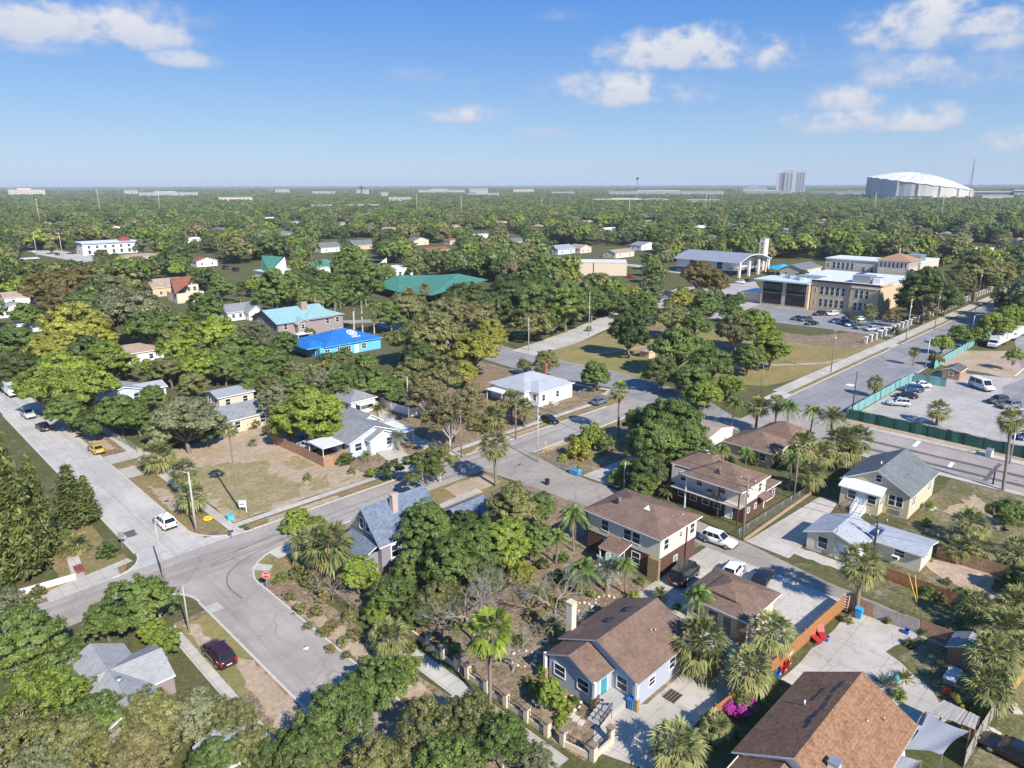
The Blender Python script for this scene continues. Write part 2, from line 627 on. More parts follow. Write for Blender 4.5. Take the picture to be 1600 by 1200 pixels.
ROOF_TAN = shingle('tan_shingle', (.27, .20, .15), (.40, .31, .24), .5)
ROOF_MID = shingle('mid_grey_shingle', (.17, .175, .185), (.29, .295, .30), .5)
ROOF_TEAL = shingle('teal_shingle', (.20, .36, .37), (.28, .44, .44), .4)
ROOF_GREEN = shingle('green_metal_roof', (.045, .165, .120), (.085, .255, .190), .6)
ROOF_RED = shingle('red_brown_shingle', (.19, .075, .045), (.29, .12, .08), .5)
TARP = plain('blue_roof_sheet', (.02, .15, .45), .55, var=.4, scale=.5)
DARK = plain('dark_metal', (.03, .03, .032), .5)
IRON = plain('black_iron', (.015, .015, .016), .5)
GALV = plain('galvanised_steel', (.42, .43, .44), .45, .6)
CONC = paving('concrete', (.46, .43, .39), .35, False)
POLEWOOD = plain('pole_wood', (.23, .18, .14), .9, var=.3, scale=5)
CONCPOLE = plain('concrete_pole', (.45, .43, .40), .85, var=.15)
RUBBER = plain('tyre_rubber', (.018, .018, .02), .8)
RIM = plain('wheel_rim', (.45, .46, .48), .35, .7)
FENCE_ORANGE = plain('cedar_fence', (.36, .155, .055), .85, var=.4, scale=4)
FENCE_BROWN = plain('weathered_fence', (.36, .21, .12), .9, var=.45, scale=4)
FENCE_GREY = plain('grey_fence', (.34, .30, .26), .9, var=.4, scale=4)
# ------------------------------------------------------------------ the ground, roads, pavements
GROUND = ground_mat('ground_litter', ((.115, .115, .045), (.150, .125, .065), (.090, .105, .034), (.20, .165, .10)), (.035, .16, 1.3))
LAWN = ground_mat('park_lawn', ((.27, .225, .085), (.30, .215, .105), (.215, .20, .07), (.35, .25, .14)), (.03, .12, 1.1), .22)
YARD = ground_mat('yard_grass', ((.165, .150, .068), (.27, .215, .135), (.125, .13, .048), (.35, .28, .20)), (.09, .3, 1.5), .4)
SAND = ground_mat('sandy_lot', ((.47, .36, .27), (.44, .32, .22), (.36, .28, .17), (.53, .44, .35)), (.075, .17, 1.2), .28)
VERGE = ground_mat('verge_grass', ((.25, .195, .095), (.31, .19, .095), (.20, .19, .075), (.36, .27, .17)), (.10, .35, 1.3), .3)
LITTER = ground_mat('leaf_litter', ((.265, .185, .12), (.32, .235, .16), (.185, .15, .082), (.40, .31, .23)), (.12, .4, 1.6), .45)
ASPHALT = paving('asphalt_old', (.36, .315, .275), .3, True, streak='x')
ASPHALT_GREY = paving('asphalt_grey', (.27, .262, .258), .3, True, streak='x')
ROADCONC = paving('concrete_road', (.475, .445, .40), .4, True, 5.2, streak='y')
WALK = paving('concrete_walk', (.49, .45, .385), .45, False, 1.5)
PAD = paving('concrete_pad', (.48, .435, .375), .55, True, 4.0)
ALLEY = paving('alley_surface', (.32, .28, .235), .5, True)
LOTASPH = paving('parking_asphalt', (.42, .385, .35), .6, True)
KERB = plain('kerb_concrete', (.50, .46, .41), .9, var=.25)
ROADPAINT = plain('road_paint', (.72, .71, .68), .7, var=.15)


LOTGRASS = ground_mat('lot_grass', ((.30, .255, .125), (.38, .28, .16), (.255, .235, .10), (.43, .33, .22)), (.10, .30, 1.4), .34)


def structure(o):
    o['kind'] = 'structure'
    return o


def sheet(name, pts, z, mat, skirt=0):
    """flat polygon; concave outlines are triangulated"""
    bm = bmesh.new()
    vs = [bm.verts.new((p[0], p[1], z * 2)) for p in pts]
    f = bm.faces.new(vs)
    if f.normal.z < 0: f.normal_flip()
    bm.normal_update()
    if f.normal.z < 0: f.normal_flip()
    bmesh.ops.triangulate(bm, faces=[f])
    me = bpy.data.meshes.new(name)
    bm.to_mesh(me); bm.free()
    me.materials.append(mat)
    return structure(link(name, me))


def sheets(name, polys, z, mat):
    bm = bmesh.new()
    for i, pts in enumerate(polys):
        vs = [bm.verts.new((p[0], p[1], z * 2 + i * .004)) for p in pts]
        f = bm.faces.new(vs)
        f.normal_update()
        if f.normal.z < 0: f.normal_flip()
        bmesh.ops.triangulate(bm, faces=[f])
    me = bpy.data.meshes.new(name)
    bm.to_mesh(me); bm.free()
    me.materials.append(mat)
    return structure(link(name, me))


def rect(x0, y0, x1, y1): return [(x0, y0), (x1, y0), (x1, y1), (x0, y1)]


def band(pts, w):
    """ribbon of width w along a line"""
    pts = [Vector((p[0], p[1])) for p in pts]
    l, r = [], []
    for i, p in enumerate(pts):
        d = (pts[min(i + 1, len(pts) - 1)] - pts[max(i - 1, 0)]).normalized()
        n = Vector((-d.y, d.x)) * (w / 2)
        l.append(p + n); r.append(p - n)
    return [tuple(a) for a in l] + [tuple(a) for a in reversed(r)]


def soft(pts, n=3):
    """rounded line (corner cutting)"""
    for _ in range(n):
        out = [pts[0]]
        for a, b in zip(pts[:-1], pts[1:]):
            out += [tuple(.75 * u + .25 * v for u, v in zip(a, b)), tuple(.25 * u + .75 * v for u, v in zip(a, b))]
        pts = out + [pts[-1]]
    return pts


def jag(pts, amp, step, seed=1):
    """uneven outline: points pushed in and out across each edge"""
    rg = random.Random(seed)
    out = []
    for i, a in enumerate(pts):
        b = pts[(i + 1) % len(pts)]
        a, b = Vector(a[:2]), Vector(b[:2])
        n = max(1, int((b - a).length / step))
        d = (b - a).normalized()
        nn = Vector((-d.y, d.x))
        for k in range(n):
            p = a.lerp(b, k / n)
            if k: p = p + nn * rg.uniform(-amp, amp) + d * rg.uniform(-.25, .25) * step
            out.append((p.x, p.y))
    return out


def fillet(cx, cy, sx, sy, r, n=7):
    """area between a square corner (cx,cy) and a rounded kerb that bulges to sx,sy"""
    ox, oy = cx + sx * r, cy + sy * r
    pts = [(cx, cy)]
    for k in range(n + 1):
        a = math.pi / 2 * k / n
        pts.append((ox - sx * r * math.sin(a), oy - sy * r * math.cos(a)))
    return pts


def kerb(name, lines):
    m = MB()
    for pts in lines:
        for a, b in zip(pts[:-1], pts[1:]):
            m.bar((a[0], a[1], .05), (b[0], b[1], .05), .22, KERB, .16)
    return structure(m.build(name))


g = MB()
NG = 24
for i in range(NG):
    for j in range(NG):
        f = lambda k: (abs(k / NG * 2 - 1) ** 3) * math.copysign(30000, k - NG / 2)
        g.poly([(f(i), f(j), 0), (f(i + 1), f(j), 0), (f(i + 1), f(j + 1), 0), (f(i), f(j + 1), 0)], GROUND)
structure(g.build('ground'))

XA0, XA1, YB0, YB1 = 23.2, 29.6, 79.3, 86.4
# yards and verges (lowest sheets)
sheet('verge', jag(rect(29.6, 86.4, 33.6, 176), .1, 5), .010, VERGE)
sheets('verge', [jag(rect(36, 86.4, 72, 88.6), .15, 2), jag(rect(72, 86.4, 122, 88.9), .1, 3), jag(rect(83, 77.2, 118, 79.3), .1, 3),
                 jag([(60, 72), (72, 72.5), (72.3, 79.3), (31, 79.3), (30.4, 74), (34, 70), (50, 76)], .15, 2, 4)], .012, VERGE)
sheets('verge', [jag(rect(30.2, 30, 34.0, 74), .15, 3, 5), jag(rect(20.4, 47, 24, 72), .15, 3, 6), jag(rect(15, 30, 24, 47), .3, 3, 7)], .014, LITTER)
sheets('dirt', [jag([(20.8, 44), (23.8, 44), (23.8, 60), (22.6, 62), (21.4, 57)], .35, .8, 3), jag([(20.8, 66), (21.9, 65.5), (22.2, 70), (20.9, 71)], .25, .6, 4)], .024, SAND)
sheets('verge', [jag(rect(20.5, 56, 24.0, 71), .25, .8, 9), jag([(30.3, 76), (31.5, 72.5), (33.2, 75), (34.5, 78.6), (31, 78.6)], .1, 1, 3)], .020, LAWN)
sheets('verge', [jag([(4, 86.6), (20, 86.4), (21.5, 90), (21.5, 92), (4, 89)], .2, 2, 8), jag([(14, 90), (21, 92), (20.6, 112), (15, 112)], .3, 2, 8)], .016, VERGE)
sheet('vacant_lot', jag(rect(35.2, 90.2, 59, 126), .35, 3, 2), .012, SAND)
sheets('lawn', [jag([(36.2, 91), (46, 91.6), (49, 96), (47, 104), (50, 109), (43, 113), (36.6, 115)], 1.1, .9, 3), jag([(48.5, 92), (56, 92), (55.5, 95), (50, 97)], .8, .7, 4), jag([(51, 101), (55, 100), (54, 107), (50.5, 106)], .8, .7, 5)], .018, LOTGRASS)
sheet('lawn', jag([G(838, 548)[:2], G(905, 575)[:2], G(1000, 590)[:2], (152, 70), (167, 66.5), (224, 66.5), (232, 76), (214, 84), (212, 112), (200, 142), (158, 131)], .4, 5, 3), .016, LAWN)
sheets('lawn', [jag(rect(86, -12, 123, 24.2), .3, 3, 4), jag(rect(78.5, 0, 92, 24), .4, 2, 5)], .012, YARD)
sheets('yard', [jag(rect(36.2, 53, 63.5, 79), .4, 3, 6), jag(rect(37, 29, 63.5, 53), .3, 3, 7), jag(rect(82, 54, 122, 77.2), .3, 3, 8),
                jag(rect(58, 90.2, 122, 135), .3, 4, 9), jag(rect(28, 126, 35, 180), .3, 4, 9), jag(rect(64, 41, 76, 72), .3, 3, 2)], .008, LITTER)
sheet('yard', jag(rect(36, 128, 120, 230), .5, 5, 4), .006, GROUND)
sheet('sandy_strip', jag([(138.4, 47), (141.4, 47.5), (141, 10), (141, -60), (137, -60), (137.5, 15)], .2, 3, 2), .016, SAND)
sheet('sandy_ground', jag([(200, 30), (203, 47), (226, 47.5), (236, 36), (218, 30)], .4, 3, 2), .020, SAND)
sheet('dirt_yard', jag([(66.5, 6.5), (75.5, 6.5), (76, 14), (69, 15.5), (65, 11)], .3, 2, 3), .012, YARD)
sheet('dirt_yard', jag([(56, -8), (76, -8), (77, 6), (57, 7)], .3, 2, 3), .010, YARD)

# roads
ASPHALT_Y = paving('asphalt_lane', (.36, .315, .275), .3, True, streak='y')
sheets('road', [rect(24.0, -30, 30.4, YB0)], .026, ASPHALT_Y)
sheets('road', [rect(-90, YB0, 122.5, YB1), fillet(30.4, YB0, 1, -1, 6.5), fillet(24.0, YB0, -1, -1, 5)], .028, ASPHALT)
sheets('road', [rect(XA0 - .6, YB1, XA1, 420), fillet(XA1, YB1, 1, 1, 6.5), fillet(XA0 - .6, YB1, -1, 1, 4)], .030, ROADCONC)
gp = lambda *q: [tuple(G(*p)[:2]) for p in q]
CFAR = gp((600, 497), (700, 516), (770, 537), (828, 553), (894, 568), (961, 582), (1040, 604), (1110, 628)) + [(126.5, 64)]
CNEAR = gp((590, 510), (690, 533), (740, 556), (800, 575), (850, 586), (905, 598), (955, 606)) + [(120.5, 92)]
sheets('road', [CFAR + [(126.5, 62.5), (119.0, 62.5)] + [(119.0, 76), (120.5, 79.3)] + list(reversed(CNEAR))], .024, ASPHALT_GREY)
sheets('road', [[(119, 62.5), (126.5, 62.5), (140, 62.5), (140, 49), (137.6, 46), (137.2, 30), (136.2, 10), (136.5, -70), (123.6, -70), (123.8, 25), (122.0, 45)]], .026, ASPHALT_Y)
sheets('road', [[(140, 49), (430, 48), (430, 62.4), (140, 62.5)]], .022, ASPHALT_GREY)
sheets('road', [gp((800, 548), (836, 556), (905, 535), (985, 497), (960, 488), (870, 524))], .030, ROADCONC)
sheets('alley', [jag([(72.2, 79.4), (83.4, 79.4), (81.5, 70), (81, 45), (79.6, 35), (77.8, 25), (76.8, 10), (75.5, -12), (72.6, -12), (73.9, 10), (74.3, 22), (75.2, 30), (75.4, 42), (75.5, 50), (73.6, 60), (72.8, 72)], .12, 1.5, 5)], .024, ALLEY)
sheets('path', [band([(160, 92), (172, 78), (184, 69), (192, 67.5)], 1.8), band([(150, 118), (176, 112), (205, 118)], 2.0)], .026, SAND)
sheets('dirt', [jag([(205, 70), (221, 68), (233, 78), (216, 86), (213, 108), (206, 112), (203, 92)], .7, 2, 4), jag([(160, 84), (176, 80), (190, 84), (186, 100), (166, 104)], 1.0, 2, 5), jag([(168, 128), (188, 118), (196, 128), (184, 140)], 1.0, 2, 6)], .020, LITTER)
sheets('dirt', [jag([(40, 114), (52, 110), (57, 118), (56, 125), (38, 125)], .8, 1.5, 5), jag([(52, 92), (57, 92), (58, 104), (54, 104)], .5, 1.2, 5)], .024, SAND)
sheets('dirt', [jag([(30.9, 50), (32.4, 49), (33.0, 58), (32.0, 66), (31.0, 70)], .35, .7, 3), jag([(30.8, 36), (33, 35), (33.5, 46), (31.2, 47)], .35, .7, 3), jag([(62, 73.4), (71, 74), (71.5, 78.4), (63, 78.6)], .35, .7, 3), jag([(38.5, 86.8), (50, 86.8), (50, 88), (39, 88.3)], .2, .7, 3), jag([(60, 88), (70, 87), (71, 88.4)], .2, .6, 4),
                 jag([(30.3, 100), (32.5, 99), (33, 108), (31, 112)], .3, .7, 6), jag([(30.2, 134), (32.5, 133), (33, 142), (31, 150)], .3, .7, 6), jag([(76, 87), (92, 87), (98, 88.3), (80, 88.5)], .2, .7, 3), jag([(84, 77.8), (96, 77.5), (100, 79), (86, 79)], .2, .7, 3),
                 jag([(86, 12), (92, 10), (96, 16), (90, 20)], .6, .9, 3), jag([(104, 16), (112, 14), (118, 20), (108, 22)], .7, .9, 3), jag([(100, 2), (112, 0), (114, 8), (104, 9)], .8, .9, 3)], .024, SAND)
# distant streets
sheets('road', [gp((20, 385), (60, 385), (150, 402), (140, 412), (60, 398)), gp((0, 407), (28, 405), (30, 409), (0, 412))], .03, ROADCONC)
sheets('road', [band(gp((330, 520), (420, 522), (500, 505), (620, 500), (700, 520)), 7)], .016, ASPHALT)
sheets('road', [band(gp((860, 402), (1000, 416), (1080, 428)), 9)], .03, ROADCONC)
sheets('car_park', [gp((1010, 470), (1060, 450), (1180, 440), (1200, 470), (1130, 500), (1060, 500))], .03, LOTASPH)

# pavements, drives, slabs
sheets('pavement', [rect(33.7, 87.8, 35.0, 181), rect(35.0, 88.7, 58.3, 90.0), rect(58.3, 89.2, 72.0, 90.5), rect(74.5, 89.0, 117, 90.3), rect(29.6, 125.6, 37, 130.2),
                    jag(rect(29.7, 117.2, 32.3, 122.4), .25, 1), rect(33.4, 86.4, 35.2, 87.8), rect(34.3, 30, 36.2, 54), rect(19.3, 44, 20.4, 71.5), rect(24.0, 70.8, 25.4, 72.6),
                    rect(30.3, 40.8, 34.3, 42.4), [(31.0, 76.6), (32.6, 74.6), (33.6, 75.6), (32.4, 77.4)], [(34.6, 78.9), (34.8, 76.6), (37.4, 76.6), (38.4, 78.9)]], .034, WALK)
sheets('pavement', [[(12, 85.9), (19.5, 86.2), (19.8, 88.6), (12, 87.6)], band([(-2, 88.7), (12, 87.9), (21.6, 89.6)], 1.3), band([(15.5, 86.6), (17.3, 100)], 1.3)], .038, WALK)
sheets('pavement', [rect(150, 63.9, 430, 67.2), rect(215, 62.5, 222, 63.9), [(141, 62.6), (150, 62.6), (150, 66), (143, 66)], band([(138.3, 45), (137.9, 16), (137.5, -60)], 1.7),
                    band([(122.9, 40), (123.1, 22), (122.6, -60)], 1.3), band(gp((800, 524), (838, 520)), 2.0), band([(120, 92)] + [(p[0] - 1.8, p[1] - 1) for p in CNEAR[::-1][1:5]], 1.4)], .034, WALK)
sheets('verge', [rect(150, 62.6, 214.6, 63.7), rect(222.5, 62.6, 300, 63.7)], .030, LAWN)
sheets('driveway', [[(60, 86.6), (66, 86.6), (68, 95), (76, 112), (72, 113), (65.5, 99)], rect(71.3, 86.5, 74.5, 98)], .030, PAD)
sheets('driveway', [[(72, 90.5), (74, 98), (80, 120), (76, 121), (71.5, 104)], [(54, 72), (57, 72), (58, 79.2), (54.5, 79.2)], rect(58.5, 73.2, 66.5, 74.6)], .034, PAD)
sheets('driveway', [[(82, 60.5), (82, 66.5), (94, 66), (94, 60)], [(79.9, 31.5), (80.2, 37.4), (101, 36.2), (101, 33.6), (89, 31.8)], jag(rect(81.5, 26, 83.6, 32), .2, 1)], .034, PAD)
sheets('driveway', [[(38.3, 29.2), (41.9, 31.9), (46, 29.2), (57, 29.2), (57, 40.3), (75.3, 40.3), (75.3, 22.8), (62.7, 23.4), (49, 24.9), (40, 24.4)],
                    jag([(57.6, 22.2), (57.6, 11), (63, 9.5), (66.5, 12), (69, 16.6), (75.6, 14.8), (76, 19), (74, 21.6)], .15, 1.5)], .032, PAD)
sheets('car_park', [[(142, 47.3), (180, 47.3), (196, 45), (201, 30), (260, 30), (260, -60), (142, -60)]], .026, LOTASPH)
sheets('road', [[(203, 29), (190, 31), (168, 26), (168, 18), (260, 14), (300, 44), (250, 40)]], .034, ASPHALT_GREY)
sheets('car_park', [[(231, 68), (229, 108), (252, 124), (262, 126), (262, 70)]], .028, ASPHALT_GREY)
kerb('kerb', [[(29.7, 93), (29.7, 125.5)], [(29.7, 130.3), (29.7, 176)], [(36.2, 86.5), (60, 86.5)], [(74.6, 86.5), (114, 86.5)], [(36.9, 79.2), (54, 79.2)], [(84, 79.2), (116, 79.2)],
              [(30.5, 40), (30.5, 72.8)], [(23.9, 48), (23.9, 74)], [(22.5, 91), (22.5, 170)], [(140, 62.55), (214, 62.55)], [(222.5, 62.55), (420, 62.5)], [(142, 48.9), (420, 47.9)],
              [(138.0, 45.5), (137.5, 30), (136.5, 10), (136.7, -60)], [(123.5, 40), (123.6, 22), (123.4, -60)], [p for p in CFAR[2:8]],
              fillet(30.4, YB0, 1, -1, 6.5)[1:], fillet(XA1, YB1, 1, 1, 6.5)[1:], fillet(24.0, YB0, -1, -1, 5)[1:], fillet(XA0 - .6, YB1, -1, 1, 4)[1:]])
# painted marks
sheets('road_marking', [band([(137.4, 33.2), (133.6, 33.0)], .7), band([(130, 26), (126.5, 25.8)], .6), rect(166, 55.5, 167.8, 57.2), band([(130.2, 12), (130, 4)], .15)], .036, ROADPAINT)
sheets('road_marking', [band([(166 + 6, 25), (166 + 8.5, 22.8)], .5), band([(203, 31), (232, 31)], .35), band([(172, 43), (176, 42)], .2)], .040, ROADPAINT)
# skid marks on the junction
SKID = plain('tyre_mark', (.15, .135, .12), .9, var=.4)
sheets('tyre_mark', [band(soft(gp((470, 832), (440, 845), (395, 866), (365, 886), (353, 903), (357, 920), (379, 936))), .16), band(soft(gp((430, 835), (390, 853), (350, 872), (330, 885))), .13),
                     band([(28, 80.6), (48, 81.6), (70, 81.2)], .16), band([(28, 82.2), (48, 83.1), (74, 82.9)], .14), band([(60, 84), (90, 83.6), (112, 84)], .18)], .036, SKID)
PATCH = paving('tarmac_patch', (.13, .12, .115), .2, False)
sheets('road_patch', [jag(rect(30.5, 88.6, 32.5, 89.5), .2, .6), jag(rect(23.2, 96, 24.6, 98), .2, .6), jag(rect(125, 20, 135, 20.6), .1, 1), jag(rect(130.6, -20, 131.6, 45), .1, 4), jag(rect(126.2, -20, 127.3, 44), .1, 4)], .033, PATCH)
# ------------------------------------------------------------------ buildings
LANDMARKS = []   # (x, y, phrase) used when trees and poles are described


def mark(x, y, phrase): LANDMARKS.append((x, y, phrase))


class House:
    def __init__(s, name, label, cat, x, y, phrase=None, group=None, z=0):
        s.o = (x, y, z)
        s.root = empty(name, s.o, 0, label, cat, group)
        s.wall = MB(s.o); s.roof = MB(s.o)
        if phrase: mark(x, y, phrase)

    def mb(s): return MB(s.o)

    def part(s, name, mb, parent=None):
        return mb.build(name, parent or s.root)

    def walls(s, x0, x1, y0, y1, z0, z1, mat):
        m = s.wall
        m.poly([(x0, y0, z0), (x1, y0, z0), (x1, y0, z1), (x0, y0, z1)], mat)
        m.poly([(x1, y0, z0), (x1, y1, z0), (x1, y1, z1), (x1, y0, z1)], mat)
        m.poly([(x1, y1, z0), (x0, y1, z0), (x0, y1, z1), (x1, y1, z1)], mat)
        m.poly([(x0, y1, z0), (x0, y0, z0), (x0, y0, z1), (x0, y1, z1)], mat)

    def slab(s, top, th, mat, edge):
        """roof plane: polygon on top, same polygon below, edges of the trim"""
        m = s.roof
        n = len(top)
        m.poly(top, mat)
        lo = [(p[0], p[1], p[2] - th) for p in top]
        m.poly(list(reversed(lo)), edge)
        for i in range(n):
            j = (i + 1) % n
            m.poly([lo[i], lo[j], top[j], top[i]], edge)

    def gable(s, x0, x1, y0, y1, ze, zr, axis, roof, wallmat=None, ov=.45, edge=None, th=.16, gov=None):
        """gable roof over a wall rectangle; axis is the direction of the ridge"""
        edge = edge or WHITE
        gov = ov if gov is None else gov
        if axis == 'x':
            ym = (y0 + y1) / 2
            k = (zr - ze) / (ym - y0)
            a, b = x0 - gov, x1 + gov
            ye0, ye1, zo = y0 - ov, y1 + ov, ze - ov * k
            s.slab([(a, ye0, zo), (b, ye0, zo), (b, ym, zr), (a, ym, zr)], th, roof, edge)
            s.slab([(b, ye1, zo), (a, ye1, zo), (a, ym, zr + .004), (b, ym, zr + .004)], th, roof, edge)
            if wallmat:
                for x in (x0, x1):
                    s.wall.poly([(x, y0, ze - .02), (x, y1, ze - .02), (x, ym, zr - th - .02)], wallmat)
        else:
            xm = (x0 + x1) / 2
            k = (zr - ze) / (xm - x0)
            a, b = y0 - gov, y1 + gov
            xe0, xe1, zo = x0 - ov, x1 + ov, ze - ov * k
            s.slab([(xe0, b, zo), (xe0, a, zo), (xm, a, zr), (xm, b, zr)], th, roof, edge)
            s.slab([(xe1, a, zo), (xe1, b, zo), (xm, b, zr + .004), (xm, a, zr + .004)], th, roof, edge)
            if wallmat:
                for y in (y0, y1):
                    s.wall.poly([(x0, y, ze - .02), (x1, y, ze - .02), (xm, y, zr - th - .02)], wallmat)

    def hip(s, x0, x1, y0, y1, ze, zr, roof, ov=.5, edge=None, th=.18, inset=None):
        edge = edge or WHITE
        a, b, c, d = x0 - ov, x1 + ov, y0 - ov, y1 + ov
        w, l = b - a, d - c
        h = inset if inset is not None else min(w, l) / 2
        if w >= l:
            p, q = (a + h, (c + d) / 2, zr), (b - h, (c + d) / 2, zr)
        else:
            p, q = ((a + b) / 2, c + h, zr), ((a + b) / 2, d - h, zr)
        m = s.roof
        A, B_, D, E = (a, c, ze), (b, c, ze), (b, d, ze), (a, d, ze)
        if w >= l:
            if q[0] - p[0] < .05:
                q = p
            m.poly([A, B_, q, p] if q != p else [A, B_, p], roof)
            m.poly([D, E, p, q] if q != p else [D, E, p], roof)
            m.poly([B_, D, q], roof); m.poly([E, A, p], roof)
        else:
            m.poly([B_, D, q, p], roof); m.poly([E, A, p, q], roof)
            m.poly([A, B_, p], roof); m.poly([D, E, q], roof)
        lo = [(v[0], v[1], v[2] - th) for v in (A, B_, D, E)]
        tp = [A, B_, D, E]
        for i in range(4):
            j = (i + 1) % 4
            m.poly([lo[i], lo[j], tp[j], tp[i]], edge)
        m.poly(list(reversed(lo)), edge)

    def opening(s, face, at, u, z, w, h, kind='window', frame=None, pane=None, bars=1, parent=None, fw_=.09):
        """window or door on a wall plane: face 'x-','x+','y-','y+' at coordinate at, centre u, sill height z"""
        frame = frame or WHITE
        pane = pane or GLASS
        fr, pn = s.mb(), s.mb()
        sg = 1 if face[1] == '+' else -1

        def bx(m, u0, u1, z0, z1, d0, d1, mat):
            lo, hi = sorted((at + sg * d0, at + sg * d1))
            if face[0] == 'x': m.box(lo, hi, u0, u1, z0, z1, mat)
            else: m.box(u0, u1, lo, hi, z0, z1, mat)
        u0, u1 = u - w / 2, u + w / 2
        f = fw_
        bx(fr, u0 - f, u0, z - f, z + h + f, .0, .06, frame)
        bx(fr, u1, u1 + f, z - f, z + h + f, .0, .06, frame)
        bx(fr, u0, u1, z + h, z + h + f, .0, .06, frame)
        bx(fr, u0, u1, z - f, z, .0, .08, frame)
        if bars and kind == 'window':
            bx(fr, u0, u1, z + h / 2 - .03, z + h / 2 + .03, .015, .045, frame)
            for k in range(1, bars):
                c = u0 + w * k / bars
                bx(fr, c - .035, c + .035, z, z + h, .01, .05, frame)
        bx(pn, u0, u1, z, z + h, .0, .02, pane)
        o = s.part(kind, fr, parent)
        s.part('pane' if kind == 'window' else 'leaf', pn, o)
        return o

    def win(s, face, at, us, z, w=.9, h=1.3, **k):
        for u in us: s.opening(face, at, u, z, w, h, **k)

    def done(s):
        s.part('wall', s.wall)
        if s.roof.v: s.part('roof', s.roof)
        return s.root


def vent(h, x, y, z, r=.06, hh=.4, mat=None):
    m = h.mb(); m.cyl(x, y, z, z + hh, r, mat or GALV, 8); h.part('vent_pipe', m)


def steps(h, x0, x1, y0, y1, ztop, n, direction, mat, name='steps'):
    m = h.mb()
    for k in range(n):
        zt = ztop * (n - k) / n
        f0, f1 = k / n, (k + 1) / n
        if direction == 'x-': m.box(x1 - (x1 - x0) * f1, x1 - (x1 - x0) * f0, y0, y1, 0, zt, mat)
        elif direction == 'y-': m.box(x0, x1, y1 - (y1 - y0) * f1, y1 - (y1 - y0) * f0, 0, zt, mat)
        else: m.box(x0 + (x1 - x0) * f0, x0 + (x1 - x0) * f1, y0, y1, 0, zt, mat)
    h.part(name, m)


def rail(h, a, b, hh=.9, mat=None, n=10, name='railing'):
    m = h.mb(); mat = mat or IRON
    a, b = Vector(a), Vector(b)
    u = Vector((0, 0, hh))
    m.bar(a + u, b + u, .06, mat); m.bar(a + u * .15, b + u * .15, .04, mat)
    for k in range(n + 1):
        p = a.lerp(b, k / n); m.bar(p, p + u, .035, mat)
    h.part(name, m)


def ac_unit(h, x, y, z, w=.8, d=.8, hh=.75):
    m = h.mb(); m.box(x - w / 2, x + w / 2, y - d / 2, y + d / 2, z, z + hh, GALV)
    for k in range(4): m.box(x - w / 2 - .012, x + w / 2 + .012, y - d / 2 + .05, y + d / 2 - .05, z + .1 + k * .15, z + .16 + k * .15, DARK)
    m.cyl(x, y, z + hh, z + hh + .05, .3, DARK, 12)
    h.part('air_conditioner', m)


# --- brown roofed house bottom right
h = House('house', 'house under a big mottled rust-brown gable roof beside the grey shade sail', 'house', 50, 15, 'rust-brown roofed house')
h.walls(43.6, 55.8, 10.8, 19.2, 0, 3.3, WHITEWALL)
h.gable(43.6, 55.8, 10.8, 19.2, 3.35, 5.65, 'x', ROOF_RUST, WHITEWALL, .45, plain('pale_fascia', (.50, .53, .55), .6))
h.walls(39.6, 43.6, 12.2, 19.2, 0, 2.9, WHITEWALL)
h.gable(39.6, 43.4, 12.6, 18.8, 2.95, 4.6, 'x', ROOF_RUST, WHITEWALL, .4, plain('pale_fascia', (.50, .53, .55), .6))
vent(h, 50.5, 17.3, 4.4, .07, .45, WHITE); vent(h, 52, 13, 4.5, .12, .18); vent(h, 53.5, 12.2, 4.1)
m = h.mb(); m.box(45.0, 45.7, 12.6, 13.3, 4.0, 5.2, WHITE); m.box(44.95, 45.75, 12.55, 13.35, 5.2, 5.3, GALV); h.part('chimney', m)
m = h.mb()
for k, (x, y) in enumerate([(54.2, 15.75), (53.2, 15.9), (51.9, 15.8), (50.6, 15.7), (49.4, 15.8), (48.6, 15.95), (47.8, 15.8), (53.0, 16.8), (51.8, 16.9)]):
    z = 5.65 - (y - 15) * (2.3 / 4.2) + .012
    z2 = 5.65 - (y + .35 - 15) * (2.3 / 4.2) + .012
    m = h.mb(); m.poly([(x - .7, y, z), (x + .5, y, z), (x + .3, y + .35, z2), (x - .6, y + .35, z2)], DARK); h.part('missing_shingle_patch', m)
h.win('x-', 43.6, [], 1)
h.win('y+', 19.2, [46, 49, 53], 1.0)
h.done()

# --- grey-blue house with the brown roof
h = House('house', 'grey-blue house with brown double gable roof, cream chimney and teal front door', 'house', 49, 34, 'teal-door house')
h.walls(44.9, 53.9, 29.6, 38.3, 0, 3.0, GREYBLUE)
h.gable(44.9, 53.9, 29.6, 38.3, 3.05, 5.05, 'x', ROOF_BROWN, GREYBLUE, .35, plain('grey_fascia', (.40, .40, .42), .6))
h.walls(42.3, 44.9, 32.4, 37.7, 0, 2.95, GREYBLUE)
h.gable(42.3, 46.2, 32.4, 37.7, 3.0, 4.25, 'x', ROOF_BROWN, GREYBLUE, .35, plain('grey_fascia', (.40, .40, .42), .6), gov=.4)
m = h.mb(); m.box(46.2, 46.9, 38.35, 39.1, 0, 5.8, PALECREAM); m.box(46.15, 46.95, 38.3, 39.15, 5.8, 5.95, CREAM); h.part('chimney', m)
h.win('x-', 42.3, [33.6, 36.4], 1.1, 1.25, 1.1, bars=1)
h.win('x-', 44.9, [31.2], 1.1, 1.1, 1.3, bars=1)
h.opening('y-', 32.4, 43.7, .75, .95, 2.05, 'door', pane=plain('teal_paint', (.03, .28, .36), .5))
h.win('y-', 29.6, [47.2], 1.2, .9, .8)
h.win('y-', 29.6, [50.5, 52.4], 1.2, .9, 1.1)
m = h.mb()
